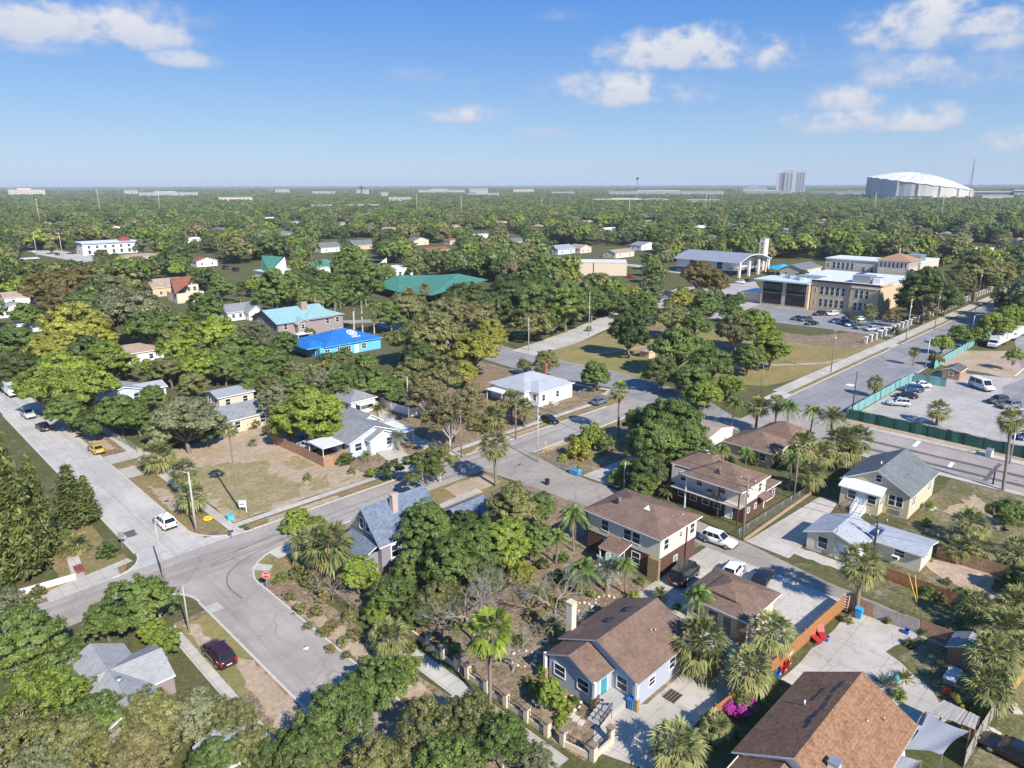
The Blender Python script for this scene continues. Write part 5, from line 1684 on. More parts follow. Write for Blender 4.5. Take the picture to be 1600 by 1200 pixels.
def conifer_proto(seed):
    """tiered evergreen with upswept sprays"""
    rg = np.random.default_rng(seed)
    P, Nn = [], []
    m = MB()
    hgt = 4.6
    m.tube([(0, 0, -.05), (0, 0, hgt * .6), (0, 0, hgt)], [.11, .06, .01], BARK, 7)
    nt = 19
    for t in range(nt):
        z = hgt * (.05 + .93 * t / nt)
        r = (1 - t / nt) ** .7 * rg.uniform(.85, 1.1)
        nbr = 8 if t < 14 else 5
        for k in range(nbr):
            a = 2 * math.pi * (k + rg.uniform(-.25, .25)) / nbr + t * .7
            d = np.array([math.cos(a), math.sin(a), 0])
            rr = r * rg.uniform(.75, 1.15)
            m.tube([(0, 0, z), tuple(d * rr * .6 + [0, 0, z + .02]), tuple(d * rr + [0, 0, z + rr * .28])], [.022, .014, .004], BARK, 4, False)
            n = int(52 * rr + 12)
            u = rg.uniform(.15, 1.05, n)
            p = d * (u * rr)[:, None] + rg.normal(size=(n, 3)) * np.array([.07, .07, .045]) * (1 + rr * .5)
            p[:, 2] += z + u ** 2 * rr * .28
            P.append(p); Nn.append(unit(rg.normal(size=(n, 3)) * .6 + d * .3 + [0, 0, .7]))
    P, Nn = np.concatenate(P), np.concatenate(Nn)
    me = quads_mesh('crown', leaf_quads(P, Nn, .085, rg, 2.6), [LEAF['fir']])
    o = m.build('trunk'); tm = o.data; bpy.data.objects.remove(o)
    return me, tm


CONIFER = [conifer_proto(s) for s in (1, 2)]


def bare_proto(seed):
    rg = random.Random(seed)
    m = MB()

    def grow(p, d, l, r, k):
        q = p + d * l
        mid = (p + q) / 2 + Vector((rg.gauss(0, 1), rg.gauss(0, 1), rg.gauss(0, 1))) * l * .09
        m.tube([tuple(p), tuple(mid), tuple(q)], [r * .66, r * .54, r * .42], BARK_GREY, 5 if k > 2 else 7, False)
        if k >= 7: return
        for _ in range(3 if k < 2 else (3 if rg.random() < .35 else 2)):
            nd = (d + Vector((rg.gauss(0, 1), rg.gauss(0, 1), rg.gauss(0, .55) + .12)) * .62).normalized()
            grow(q, nd, l * rg.uniform(.62, .86), r * .62, k + 1)
    grow(Vector((0, 0, -.1)), Vector((.05, 0, 1)), 1.3, .17, 0)
    o = m.build('branches'); me = o.data; bpy.data.objects.remove(o)
    return me


BARE = [bare_proto(s) for s in (3, 8)]


# ---- palms (metres; crown at z = 0, trunk separate)
def fan_frond(rg, az, el, L, petiole, mat_i, droop, out, seg=13, spread=2.3, wide=.055):
    d = np.array([math.cos(az) * math.cos(el), math.sin(az) * math.cos(el), math.sin(el)])
    hub = d * petiole + np.array([0, 0, -droop * petiole * .35])
    side = unit(np.cross(d, [0, 0, 1.0]) + 1e-6)
    upv = np.cross(side, d)
    w = .03
    out.append((np.stack([np.zeros(3) - side * w, np.zeros(3) + side * w, hub + side * w, hub - side * w]), mat_i))
    for k in range(seg):
        a = (k / (seg - 1) - .5) * spread
        t = unit(d * math.cos(a) + side * math.sin(a) + upv * (.18 * math.cos(a * 1.4)) + rg.normal(size=3) * .05)
        l = L * (1 - .28 * abs(a) / (spread / 2)) * rg.uniform(.85, 1.08)
        n = unit(np.cross(t, side * math.cos(a) - d * math.sin(a) + rg.normal(size=3) * .15))
        pw = unit(np.cross(n, t)) * (L * wide)
        m = hub + t * l * .55
        tip = hub + t * l + np.array([0, 0, -droop * l * .42 - .1 * l])
        out.append((np.stack([hub, m + pw, tip, m - pw]), mat_i))


def pinnate_frond(rg, az, el, L, mat_i, droop, out, n=20, ll=.55, hang=.5):
    d = np.array([math.cos(az), math.sin(az), 0])
    side = np.array([-d[1], d[0], 0])
    pts = []
    for k in range(n + 1):
        t = k / n
        pts.append(d * (L * math.cos(el) * t * (1 - .12 * droop * t)) + np.array([0, 0, L * (math.sin(el) * t - droop * t * t)]))
    for k in range(n):
        a, b = pts[k], pts[k + 1]
        out.append((np.stack([a - side * .02, a + side * .02, b + side * .02, b - side * .02]), mat_i))
        if k < 2: continue
        t = k / n
        l = ll * math.sin(math.pi * min(1, t * .9 + .12)) ** .6 * rg.uniform(.85, 1.1)
        ax = unit(b - a)
        for s in (-1, 1):
            tip = a + ax * l * .5 + side * s * l * .85 + np.array([0, 0, -hang * l + rg.normal() * .05])
            mid = (a + tip) / 2 + ax * .045 * (L / 2) + np.array([0, 0, .06])
            mid2 = (a + tip) / 2 - ax * .045 * (L / 2) + np.array([0, 0, .03])
            out.append((np.stack([a, mid, tip, mid2]), mat_i))


def pack(name, out, mats):
    return quads_mesh(name, np.array([q for q, _ in out]), mats, np.array([i for _, i in out]))


def sabal(seed, nf=46, L=1.0, pet=1.0, dead=24, mats=('palm', 'dead'), wide=.055):
    rg = np.random.default_rng(seed)
    out, dd = [], []
    for i in range(nf):
        s = (i + .5) / nf
        el = math.asin(1 - 1.62 * s) + rg.normal() * .1
        fan_frond(rg, i * 2.399 + rg.normal() * .15, el, L * rg.uniform(.9, 1.12), pet * rg.uniform(.8, 1.15), 0, .35 + .5 * s, out, wide=wide)
    for i in range(dead):
        fan_frond(rg, rg.uniform(0, 6.28), -rg.uniform(.45, 1.25), L * .9, pet * .8, 0, .9, dd, 7, 1.3)
    return pack('crown', out, [LEAF[mats[0]]]), pack('dead_fronds', dd, [LEAF[mats[1]]])


def queen(seed, nf=24, L=3.0, droop=.75, ll=.6, hang=.75, mat='queen', dead=3):
    rg = np.random.default_rng(seed)
    out, dd = [], []
    for i in range(nf):
        s = (i + .5) / nf
        pinnate_frond(rg, i * 2.399 + rg.normal() * .1, 1.25 - 1.45 * s + rg.normal() * .08, L * rg.uniform(.85, 1.1), 0, droop * rg.uniform(.8, 1.15), out, 20, ll, hang)
    for i in range(dead): pinnate_frond(rg, rg.uniform(0, 6.28), -.35, L * .8, 0, .95, dd, 14, ll * .5, .9)
    return pack('crown', out, [LEAF[mat]]), pack('dead_fronds', dd, [LEAF['dead']])


PALM = {'sabal': [sabal(s, 52) for s in (1, 2, 3)], 'tall': [sabal(7, 34, .9, .8, 8)], 'fan': [sabal(9, 26, 1.15, 1.0, 6, ('bright', 'dead'), .11)],
        'queen': [queen(s) for s in (4, 5)], 'date': [queen(6, 40, 2.6, .42, .42, .1, 'palm', 5)], 'bluedate': [queen(8, 36, 2.6, .35, .5, .0, 'blue', 4)], 'royal': [queen(11, 20, 3.6, .55, .8, .55, 'queen', 1)]}
PALM_R = {'sabal': 1.85, 'tall': 1.6, 'fan': 2.1, 'queen': 2.5, 'date': 2.35, 'bluedate': 2.4, 'royal': 3.0}


def palm_trunk(seed, h, r, mat, rough=.12):
    rg = random.Random(seed)
    m = MB()
    n = max(5, int(h / .45))
    pts, rr = [], []
    bx, by = rg.uniform(-.03, .03) * h, rg.uniform(-.03, .03) * h
    for k in range(n + 1):
        t = k / n
        pts.append((bx * (1 - t) ** 2, by * (1 - t) ** 2, -h - .1 + (h + .1) * t)); rr.append(r * (1.25 if k == 0 else 1) * (1 + rg.uniform(-rough, rough)))
    m.tube(pts, rr, mat, 8)
    o = m.build('trunk'); me = o.data; bpy.data.objects.remove(o)
    return me


def shrub_proto(seed, nclump=46, per=34, leaf=.11, cr=.26):
    rg = np.random.default_rng(seed)
    P, Nn, cl, cs, rs = crown_pts(rg, 7, nclump, per, .5, 1.1, cr)
    P[:, 2] += .35
    P = P[P[:, 2] > -.05]; Nn = Nn[:len(P)]
    return quads_mesh('foliage', leaf_quads(P, Nn, leaf, rg), [LEAF['mid']])


SHRUB = [shrub_proto(s) for s in (1, 2, 3)]


def rosette_proto(seed, n=34, L=1.0, w=.09, mat='blue'):
    rg = np.random.default_rng(seed)
    out = []
    for i in range(n):
        el = 1.35 - 1.25 * (i / n) + rg.normal() * .06
        a = i * 2.399
        d = np.array([math.cos(a) * math.cos(el), math.sin(a) * math.cos(el), math.sin(el)])
        s = np.array([-math.sin(a), math.cos(a), 0])
        l = L * rg.uniform(.85, 1.1)
        out.append((np.stack([d * .05, d * l * .45 + s * w, d * l + np.array([0, 0, -.05]), d * l * .45 - s * w]), 0))
    return pack('leaves', out, [LEAF[mat]])


AGAVE = rosette_proto(1); YUCCA = rosette_proto(2, 40, 1.0, .06, 'palm')

# ------------------------------------------------------------------ planting
PLANTS = []     # (root, x, y, colour word, kind word, radius)
COLOUR = {'dark': 'dark green', 'mid': 'mid-green', 'bright': 'bright green', 'yellow': 'yellow-green', 'olive': 'olive', 'grey': 'grey-green', 'brown': 'bronze', 'tan': 'tan-olive', 'fir': 'dark green', 'palm': 'green', 'queen': 'bright green', 'blue': 'blue-grey', 'pink': 'pink'}


def slotmat(o, mat):
    for s in o.material_slots:
        s.link = 'OBJECT'; s.material = mat


def tree_at(x, y, r, col='mid', kind='oak', zs=1.0, rz=None, register=True, hk=1.0):
    lst = PROTO[kind]
    cm, tm, hh = lst[random.randrange(len(lst))]
    root = empty('broadleaf_tree', (x, y, 0), random.uniform(0, 6.28) if rz is None else rz)
    zc = r * hh * hk * zs
    for nm, me in (('trunk', tm), ('crown', cm)):
        o = link(nm, me, root, (0, 0, zc))
        o.scale = (r, r, r * zs * (hk if nm == 'trunk' else 1.0))
        if nm == 'crown': slotmat(o, LEAF[col])
    if register: PLANTS.append((root, x, y, col, 'tree', r))
    return root


def solve_tree(px, py, rpx, hk):
    """crown centre seen at px,py with half-width rpx -> ground point and radius"""
    z = 6.0
    for _ in range(25):
        p = G(px, py, z)
        k = (p - EYE) @ fw
        r = rpx * k / FPX
        z = .6 * z + .4 * min(30, r * hk)
    return p[0], p[1], r


def T(px, py, rpx, col='mid', kind='oak', hk=1.0, zs=1.0):
    hh = PROTO[kind][0][2]
    x, y, r = solve_tree(px, py, rpx, hh * hk * zs + .12)
    return tree_at(x, y, r, col, kind, zs, hk=hk)


def palm(px, py, rpx, kind='sabal', h=None, base=None, rz=0):
    """px,py crown centre on the photo, base = foot of the trunk if seen, else h = trunk height"""
    if base:
        b = G(*base); lo, hi = .3, 40
        for _ in range(40):
            mid = (lo + hi) / 2
            if proj((b[0], b[1], mid))[1] > py: lo = mid
            else: hi = mid
        h = lo; x, y = b[0], b[1]
    else:
        p = G(px, py, h); x, y = p[0], p[1]
    k = (np.array([x, y, h]) - EYE) @ fw
    s = rpx * k / FPX / PALM_R[kind] * (1.15 if py > 580 else 1.05)
    lst = PALM[kind]
    cm, dm = lst[random.randrange(len(lst))]
    root = empty('palm_tree', (x, y, 0), random.uniform(0, 6.28))
    root.rotation_euler[0] = random.gauss(0, .035); root.rotation_euler[1] = random.gauss(0, .035)
    s *= random.uniform(.9, 1.1)
    o = link('crown', cm, root, (0, 0, h)); o.scale = (s, s, s)
    o = link('dead_fronds', dm, root, (0, 0, h)); o.scale = (s, s, s)
    mat = CONCPOLE if kind == 'royal' else PALMBARK
    rad = {'sabal': .19, 'tall': .14, 'fan': .15, 'queen': .14, 'date': .22, 'bluedate': .24, 'royal': .22}[kind]
    link('trunk', palm_trunk(len(PLANTS), h, rad * max(.8, min(1.3, s)), mat), root, (0, 0, h))
    PLANTS.append((root, x, y, {'queen': 'queen', 'royal': 'queen', 'bluedate': 'blue', 'fan': 'bright'}.get(kind, 'palm'), 'palm', PALM_R[kind] * s))
    return root


def shrub(px, py, rpx, col='mid', zs=1.0):
    p = G(px, py, .6)
    k = (p - EYE) @ fw
    r = rpx * k / FPX
    root = empty('shrub', (p[0], p[1], 0), random.uniform(0, 6.28))
    o = link('foliage', SHRUB[random.randrange(3)], root); o.scale = (r, r, r * zs); slotmat(o, LEAF[col])
    m = MB()
    for i in range(4): m.bar((0, 0, -.03), (random.uniform(-.3, .3) * r, random.uniform(-.3, .3) * r, .6 * r * zs), .05 * r, BARK)
    m.build('stem', root)
    PLANTS.append((root, p[0], p[1], col, 'shrub', r))
    return root


def conifer(px, py, rpx, ytop, i=0):
    """px,py foot on the photo, ytop = tip"""
    b = G(px, py); k = (b - EYE) @ fw; r = rpx * k / FPX
    lo, hi = 1, 40
    for _ in range(40):
        mid = (lo + hi) / 2
        if proj((b[0], b[1], mid))[1] > ytop: lo = mid
        else: hi = mid
    root = empty('conifer_tree', (b[0], b[1], 0), random.uniform(0, 6.28))
    for nm, me in (('crown', CONIFER[i % 2][0]), ('trunk', CONIFER[i % 2][1])):
        o = link(nm, me, root); o.scale = (r, r, lo / 4.6)
    PLANTS.append((root, b[0], b[1], 'fir', 'conifer', r))


def bare(px, py, sc, i=0, label=None):
    b = G(px, py)
    root = empty('bare_tree', (b[0], b[1], 0), random.uniform(0, 6.28), label, 'tree', 'leafless trees of the garden')
    o = link('branches', BARE[i % 2], root); o.scale = (sc * 1.3, sc * 1.3, sc * 1.25)
    return root


# --- foreground, lower left
for a in [(35, 1000, 70, 'mid', 'airy'), (12, 955, 48, 'grey', 'airy'), (92, 1030, 52, 'mid', 'broad'), (70, 1085, 72, 'bright', 'airy'), (148, 1118, 58, 'mid', 'airy'), (20, 1150, 75, 'olive', 'airy'), (112, 1165, 62, 'olive', 'airy'),
          (215, 945, 52, 'mid', 'round'), (165, 965, 38, 'mid', 'oak'), (245, 935, 36, 'mid', 'airy'), (258, 1003, 26, 'bright', 'round'), (236, 985, 24, 'bright', 'round'),
          (235, 1120, 58, 'olive', 'airy'), (305, 1112, 52, 'grey', 'airy'), (362, 1120, 46, 'olive', 'airy'), (390, 1165, 46, 'olive', 'airy'), (215, 1185, 60, 'tan', 'airy'), (330, 1190, 48, 'mid', 'airy'), (70, 1200, 60, 'grey', 'airy')]: T(*a)
# --- lower centre
for a in [(590, 1062, 58, 'mid', 'broad'), (528, 1110, 60, 'mid', 'airy'), (480, 1165, 62, 'dark', 'broad'), (628, 1045, 34, 'bright', 'airy'), (665, 1135, 58, 'olive', 'airy'), (735, 1120, 52, 'olive', 'airy'),
          (785, 1155, 52, 'mid', 'airy'), (700, 1185, 60, 'mid', 'airy'), (590, 1185, 52, 'olive', 'airy'), (838, 1185, 34, 'grey', 'airy'), (420, 1185, 40, 'dark', 'oak')]: T(*a)
T(862, 1088, 24, 'bright', 'round', .8, 1.3); shrub(848, 1050, 11, 'bright', 1.6); shrub(880, 1105, 17, 'bright'); shrub(838, 1075, 15, 'bright')
# --- the dark grove round the blue roof
for a in [(462, 812, 26, 'bright', 'oak', .6), (492, 822, 22, 'bright', 'oak', .6), (560, 900, 34, 'bright', 'round', .8), (612, 925, 42, 'mid', 'airy', .9), (590, 950, 26, 'bright', 'oak', .7), (668, 832, 50, 'mid', 'round', 1.05), (640, 885, 36, 'mid', 'oak', .9),
          (705, 880, 50, 'mid', 'round', 1.0), (745, 855, 46, 'mid', 'round', 1.0), (690, 930, 44, 'olive', 'broad', .9), (650, 960, 34, 'dark', 'oak', .8), (800, 800, 46, 'olive', 'round', 1.1), (845, 790, 30, 'mid', 'oak', 1.0),
          (790, 850, 44, 'bright', 'round', 1.0), (835, 845, 34, 'mid', 'round', 1.0), (760, 905, 36, 'dark', 'oak', .8), (725, 815, 30, 'dark', 'oak', 1.0), (815, 895, 26, 'yellow', 'airy', .7)]: T(*a)
for a in [(485, 905, 18, 'olive'), (465, 895, 16, 'olive'), (505, 930, 15, 'tan'), (520, 975, 12, 'tan'), (545, 965, 14, 'olive'), (535, 1000, 10, 'olive'), (712, 1012, 12, 'bright'), (712, 975, 14, 'mid'), (850, 930, 18, 'olive'), (870, 905, 16, 'mid'),
          (832, 960, 14, 'tan'), (895, 985, 13, 'tan'), (990, 932, 12, 'bright'), (1058, 946, 9, 'mid'), (640, 1010, 12, 'olive'), (760, 1020, 12, 'olive')]: shrub(*a)
bare(738, 1000, 1.35, 0, 'pale leafless tree spreading in front of the dark grove'); bare(868, 985, 1.25, 1, 'tangled leafless tree left of the cream chimney'); bare(800, 1050, 1.0, 1, 'leafless tree behind the pillared garden wall')
bare(690, 1000, .8, 1, 'smaller leafless tree left of the spreading leafless one'); bare(905, 985, .8, 0, 'thin leafless shrub-tree beside the cream chimney')
for a in [(455, 930, 11, 'tan'), (468, 950, 12, 'olive'), (492, 955, 13, 'tan'), (505, 985, 12, 'olive'), (480, 975, 9, 'grey'), (515, 1010, 10, 'tan'), (540, 1020, 9, 'olive'), (555, 990, 14, 'tan'), (570, 1030, 11, 'olive'), (440, 900, 10, 'mid'), (430, 905, 7, 'olive'),
          (655, 1030, 10, 'tan'), (700, 1000, 10, 'olive'), (735, 1045, 11, 'olive'), (780, 1010, 12, 'tan'), (812, 1000, 13, 'olive'), (845, 985, 12, 'tan'), (825, 1060, 9, 'olive'), (880, 940, 13, 'olive'), (905, 920, 12, 'mid'), (925, 925, 9, 'bright'), (862, 945, 9, 'yellow'),
          (1000, 905, 9, 'mid'), (1012, 935, 8, 'bright'), (875, 1125, 12, 'bright'), (900, 1092, 10, 'mid'), (930, 830, 10, 'olive'), (880, 870, 12, 'mid'), (848, 880, 12, 'dark')]: shrub(*a)
bare(520, 940, .55, 1, 'grey leafless bush on the verge above the stop-sign road'); bare(548, 955, .5, 0, 'small grey leafless bush below the bright green tree'); bare(498, 925, .45, 0, 'thin leafless bush nearest the stop sign'); bare(770, 960, 1.0, 1, 'leafless tree right of the pale spreading one')
# --- left edge
conifer(38, 905, 40, 652, 0); conifer(8, 860, 34, 668, 1); conifer(72, 872, 24, 705, 1); conifer(118, 822, 29, 722, 0); conifer(141, 815, 18, 740, 1)
for a in [(20, 890, 22, 'mid'), (60, 925, 14, 'olive'), (95, 850, 13, 'olive'), (168, 863, 18, 'dark'), (100, 835, 12, 'mid'), (5, 920, 20, 'dark')]: shrub(*a)
palm(120, 848, 19, 'sabal', 1.4); palm(105, 858, 14, 'date', 1.0)
# --- top of the concrete street and beyond the vacant lot
for a in [(288, 650, 60, 'grey', 'broad', 1.0), (255, 668, 34, 'mid', 'broad', .9), (320, 665, 34, 'mid', 'oak', .9), (185, 640, 44, 'mid', 'broad', 1.), (150, 655, 30, 'dark', 'oak'), (130, 598, 56, 'bright', 'broad', 1.1), (70, 600, 48, 'bright', 'broad', 1.1), (95, 572, 44, 'bright', 'broad', 1.2),
          (215, 650, 30, 'mid', 'oak'), (105, 640, 34, 'mid', 'oak'), (240, 620, 26, 'mid', 'oak'), (118, 500, 54, 'yellow', 'broad', 1.3), (85, 540, 44, 'yellow', 'broad', 1.2), (150, 525, 34, 'yellow', 'oak', 1.2), (170, 560, 40, 'bright', 'oak', 1.1), (205, 478, 56, 'grey', 'broad', 1.2),
          (235, 505, 44, 'mid', 'broad', 1.2), (70, 445, 40, 'brown', 'broad', 1.2), (118, 440, 36, 'brown', 'oak', 1.2), (95, 465, 34, 'brown', 'broad', 1.1), (165, 448, 36, 'grey', 'broad', 1.1), (20, 530, 38, 'mid', 'oak', 1.2), (30, 570, 32, 'dark', 'oak', 1.1), (8, 590, 22, 'dark', 'oak'), (40, 490, 26, 'mid', 'oak'),
          (322, 484, 32, 'mid', 'round', 1.1), (335, 520, 40, 'bright', 'oak', 1.1), (278, 540, 36, 'bright', 'oak', 1.0), (312, 565, 40, 'bright', 'broad', 1.0), (365, 545, 42, 'mid', 'broad', 1.0), (400, 575, 36, 'mid', 'broad', .9), (265, 575, 30, 'olive', 'oak'), (350, 575, 26, 'mid', 'oak'), (300, 600, 26, 'olive', 'oak'),
          (345, 448, 22, 'mid', 'oak'), (380, 520, 24, 'grey', 'airy'), (405, 520, 24, 'grey', 'airy'), (395, 600, 22, 'mid', 'oak')]: T(*a)
palm(239, 708, 25, 'sabal', None, (250, 738)); palm(292, 733, 22, 'sabal', None, (291, 772)); palm(303, 772, 25, 'sabal', None, (303, 803)); palm(360, 672, 13, 'tall', None, (374, 797)); palm(420, 660, 10, 'date', 1.6); palm(395, 690, 8, 'date', 1.0)
for a in [(395, 664, 12, 'olive'), (420, 670, 10, 'tan'), (275, 690, 10, 'tan'), (365, 672, 8, 'olive'), (545, 652 + 66, 12, 'dark'), (537, 720, 13, 'dark'), (480, 745, 8, 'olive'), (550, 735, 8, 'olive')]: shrub(*a)
# --- round the pale blue bungalow and corner house
for a in [(485, 635, 58, 'bright', 'broad', 1.1), (452, 660, 36, 'bright', 'broad', 1.), (505, 665, 34, 'bright', 'oak', .9), (430, 625, 34, 'grey', 'airy', 1.), (420, 600, 26, 'olive', 'airy', .9), (460, 600, 26, 'mid', 'oak'), (700, 640, 50, 'tan', 'airy', 1.2), (665, 610, 40, 'tan', 'airy', 1.1), (735, 625, 34, 'tan', 'airy', 1.), (690, 585, 40, 'olive', 'airy', 1.),
          (740, 540, 46, 'yellow', 'broad', 1.1), (765, 520, 30, 'yellow', 'oak', 1.), (725, 580, 26, 'yellow', 'oak', 1.), (685, 520, 56, 'olive', 'broad', 1.1), (648, 525, 44, 'olive', 'broad', 1.1), (650, 580, 40, 'olive', 'broad', 1.), (592, 596, 36, 'mid', 'broad', 1.), (538, 594, 34, 'mid', 'airy', 1.), (502, 594, 32, 'grey', 'airy', 1.), 
          (466, 578, 24, 'grey', 'airy', .9), (435, 565, 30, 'mid', 'oak'), (445, 535, 24, 'mid', 'oak'), (745, 490, 36, 'tan', 'broad', 1.1), (700, 485, 40, 'olive', 'broad', 1.1), (620, 615, 24, 'mid', 'oak', .8), (655, 555, 36, 'dark', 'oak'), 
          (853, 566, 26, 'olive', 'airy', .8), (930, 588, 27, 'mid', 'round', .8), (818, 570, 14, 'olive', 'airy')]: T(*a)
T(662, 728, 34, 'dark', 'cloudy', .7); T(686, 712, 30, 'olive', 'cloudy', .8); T(612, 730, 20, 'dark', 'cloudy', .6); T(580, 738, 10, 'bright', 'oak', .8)
palm(776, 692, 22, 'sabal', None, (776, 760)); palm(965, 608, 17, 'sabal', None, (965, 683)); palm(822, 636, 17, 'sabal', None, (819, 668)); palm(800, 622, 17, 'sabal', 4.2); palm(771, 648, 20, 'sabal', 2.6); palm(622, 682, 15, 'bluedate', 2.6); palm(572, 711, 10, 'date', 1.2); palm(590, 640, 13, 'date', 3.2); palm(785, 640, 12, 'sabal', 2.5)
for a in [(745, 668, 14, 'olive'), (730, 650, 14, 'tan'), (760, 672, 10, 'olive'), (893, 686, 9, 'brown', 1.1), (905, 712, 24, 'yellow', 1.1), (925, 692, 24, 'bright', 1.2), (945, 700, 18, 'mid'), (880, 715, 9, 'yellow'), (905, 730, 7, 'yellow')]: shrub(*a)
# --- the big tree and its surroundings
for a in [(1050, 650, 54, 'mid', 'broad', 1.25), (1020, 690, 48, 'mid', 'oak', 1.1), (1075, 690, 44, 'mid', 'oak', 1.1), (1015, 735, 38, 'dark', 'oak', .9), (1000, 655, 30, 'mid', 'oak', 1.1), (1065, 720, 30, 'dark', 'oak', .8), (962, 745, 14, 'bright', 'oak', .8), (980, 735, 18, 'yellow', 'round', .9), (1018, 755, 17, 'yellow', 'round', .8), (1000, 765, 24, 'mid', 'round', .7), (990, 780, 16, 'mid', 'oak', .6)]: T(*a)
palm(1045, 766, 13, 'date', 1.6); palm(1130, 700, 14, 'queen', 4.); palm(1168, 705, 14, 'queen', 4.)
for a in [(1090, 735, 12, 'dark'), (1140, 720, 12, 'dark'), (1180, 720, 14, 'dark'), (1205, 700, 12, 'dark'), (1060, 735, 12, 'mid'), (1210, 722, 12, 'mid')]: shrub(*a)
# --- palms on the avenue
for a in [(1305, 652, 24, 'date', 6.5), (1312, 690, 28, 'sabal', 5.), (1334, 684, 24, 'sabal', 5.2), (1255, 692, 26, 'sabal', 5.5), (1266, 738, 26, 'sabal', 3.4), (1238, 715, 20, 'queen', 5.5), (1270, 640, 18, 'queen', 7), (1234, 634, 18, 'queen', 7), (1216, 628, 14, 'sabal', 6.5), (1184, 634, 17, 'sabal', 5), (1147, 628, 16, 'queen', 5),
          (1284, 708, 20, 'sabal', 4), (1467, 640, 16, 'sabal', 3.2), (1368, 597, 13, 'sabal', 3.4), (1430, 549, 10, 'sabal', 3.8)]: palm(*a)
palm(1584, 655, 20, 'sabal', None, (1569, 766)); T(1585, 555, 16, 'bright', 'airy', 1.3)
# --- palms along the alley and the yards lower right
palm(1343, 880, 32, 'sabal', None, (1336, 958))
for a in [(1092, 1003, 44, 'sabal', 3.2), (1096, 925, 28, 'queen', 4.5), (1172, 1040, 34, 'sabal', 3.4), (1204, 985, 32, 'sabal', 3.6), (1055, 1165, 40, 'sabal', 2.6), (1122, 1132, 26, 'sabal', 1.6), (896, 800, 28, 'queen', 5.5), (957, 803, 15, 'queen', 5.), (910, 887, 30, 'queen', 3.6), (950, 888, 27, 'bluedate', 3.0),
          (980, 878, 18, 'queen', 4.2), (1032, 926, 14, 'date', 1.0), (870, 835, 20, 'queen', 4), (840, 925, 18, 'date', 1.5), (868, 975, 18, 'date', 1.6), (1522, 818, 28, 'sabal', 3.0), (1530, 855, 26, 'sabal', 2.2), (1497, 855, 20, 'sabal', 2.0), (1528, 945, 28, 'sabal', 2.6), (1572, 978, 32, 'sabal', 3.2), (1552, 1020, 42, 'sabal', 3.2), (1545, 1068, 38, 'sabal', 2.4), (1592, 940, 30, 'sabal', 3.),
          (1596, 860, 26, 'sabal', 3), (1598, 1010, 26, 'sabal', 3), (515, 848, 36, 'sabal', 4.2), (482, 842, 26, 'sabal', 3.2), (608, 992, 30, 'sabal', 2.6)]: palm(*a)
palm(766, 985, 36, 'fan', None, (768, 1113))
T(1158, 1092, 26, 'olive', 'airy', .6); T(1140, 1104, 13, 'pink', 'airy', 1.2); T(1160, 1110, 15, 'pink', 'airy', 1.0); T(1176, 1102, 13, 'pink', 'airy', 1.2)
for a in [(1443, 985, 9, 'mid'), (1410, 955, 7, 'olive'), (1324, 965, 10, 'olive'), (1470, 930, 12, 'olive'), (1450, 925, 12, 'mid'), (1500, 925, 12, 'mid'), (1405, 1085, 13, 'bright'), (1500, 1095, 14, 'yellow'), (1530, 1110, 12, 'bright'), (1448, 815, 9, 'bright'), (1455, 790, 9, 'bright'), (1388, 965, 10, 'olive'), (1420, 1000, 8, 'olive'),
          (1145, 1140, 14, 'mid'), (1340, 925, 7, 'olive'), (1480, 1075, 8, 'red'), (1426, 1005, 6, 'mid'), (1480, 905, 8, 'olive'), (1560, 915, 12, 'dark'), (1580, 900, 14, 'dark')]: shrub(*a)
for px, py, s, me, nm, lab in ((1383, 1072, 1.5, AGAVE, 'agave_plant', 'big blue-grey spiky agave beside the rust-brown roof'), (1414, 1062, 1.3, YUCCA, 'yucca_plant', 'green spiky yucca beside the blue-grey agave'), (1397, 1075, .8, YUCCA, 'yucca_plant', 'smaller spiky plant between the agave and the yucca')):
    b = G(px, py); root = empty(nm, (b[0], b[1], 0), 0, lab, 'plant'); o = link('leaves', me, root, (0, 0, .05)); o.scale = (s, s, s)
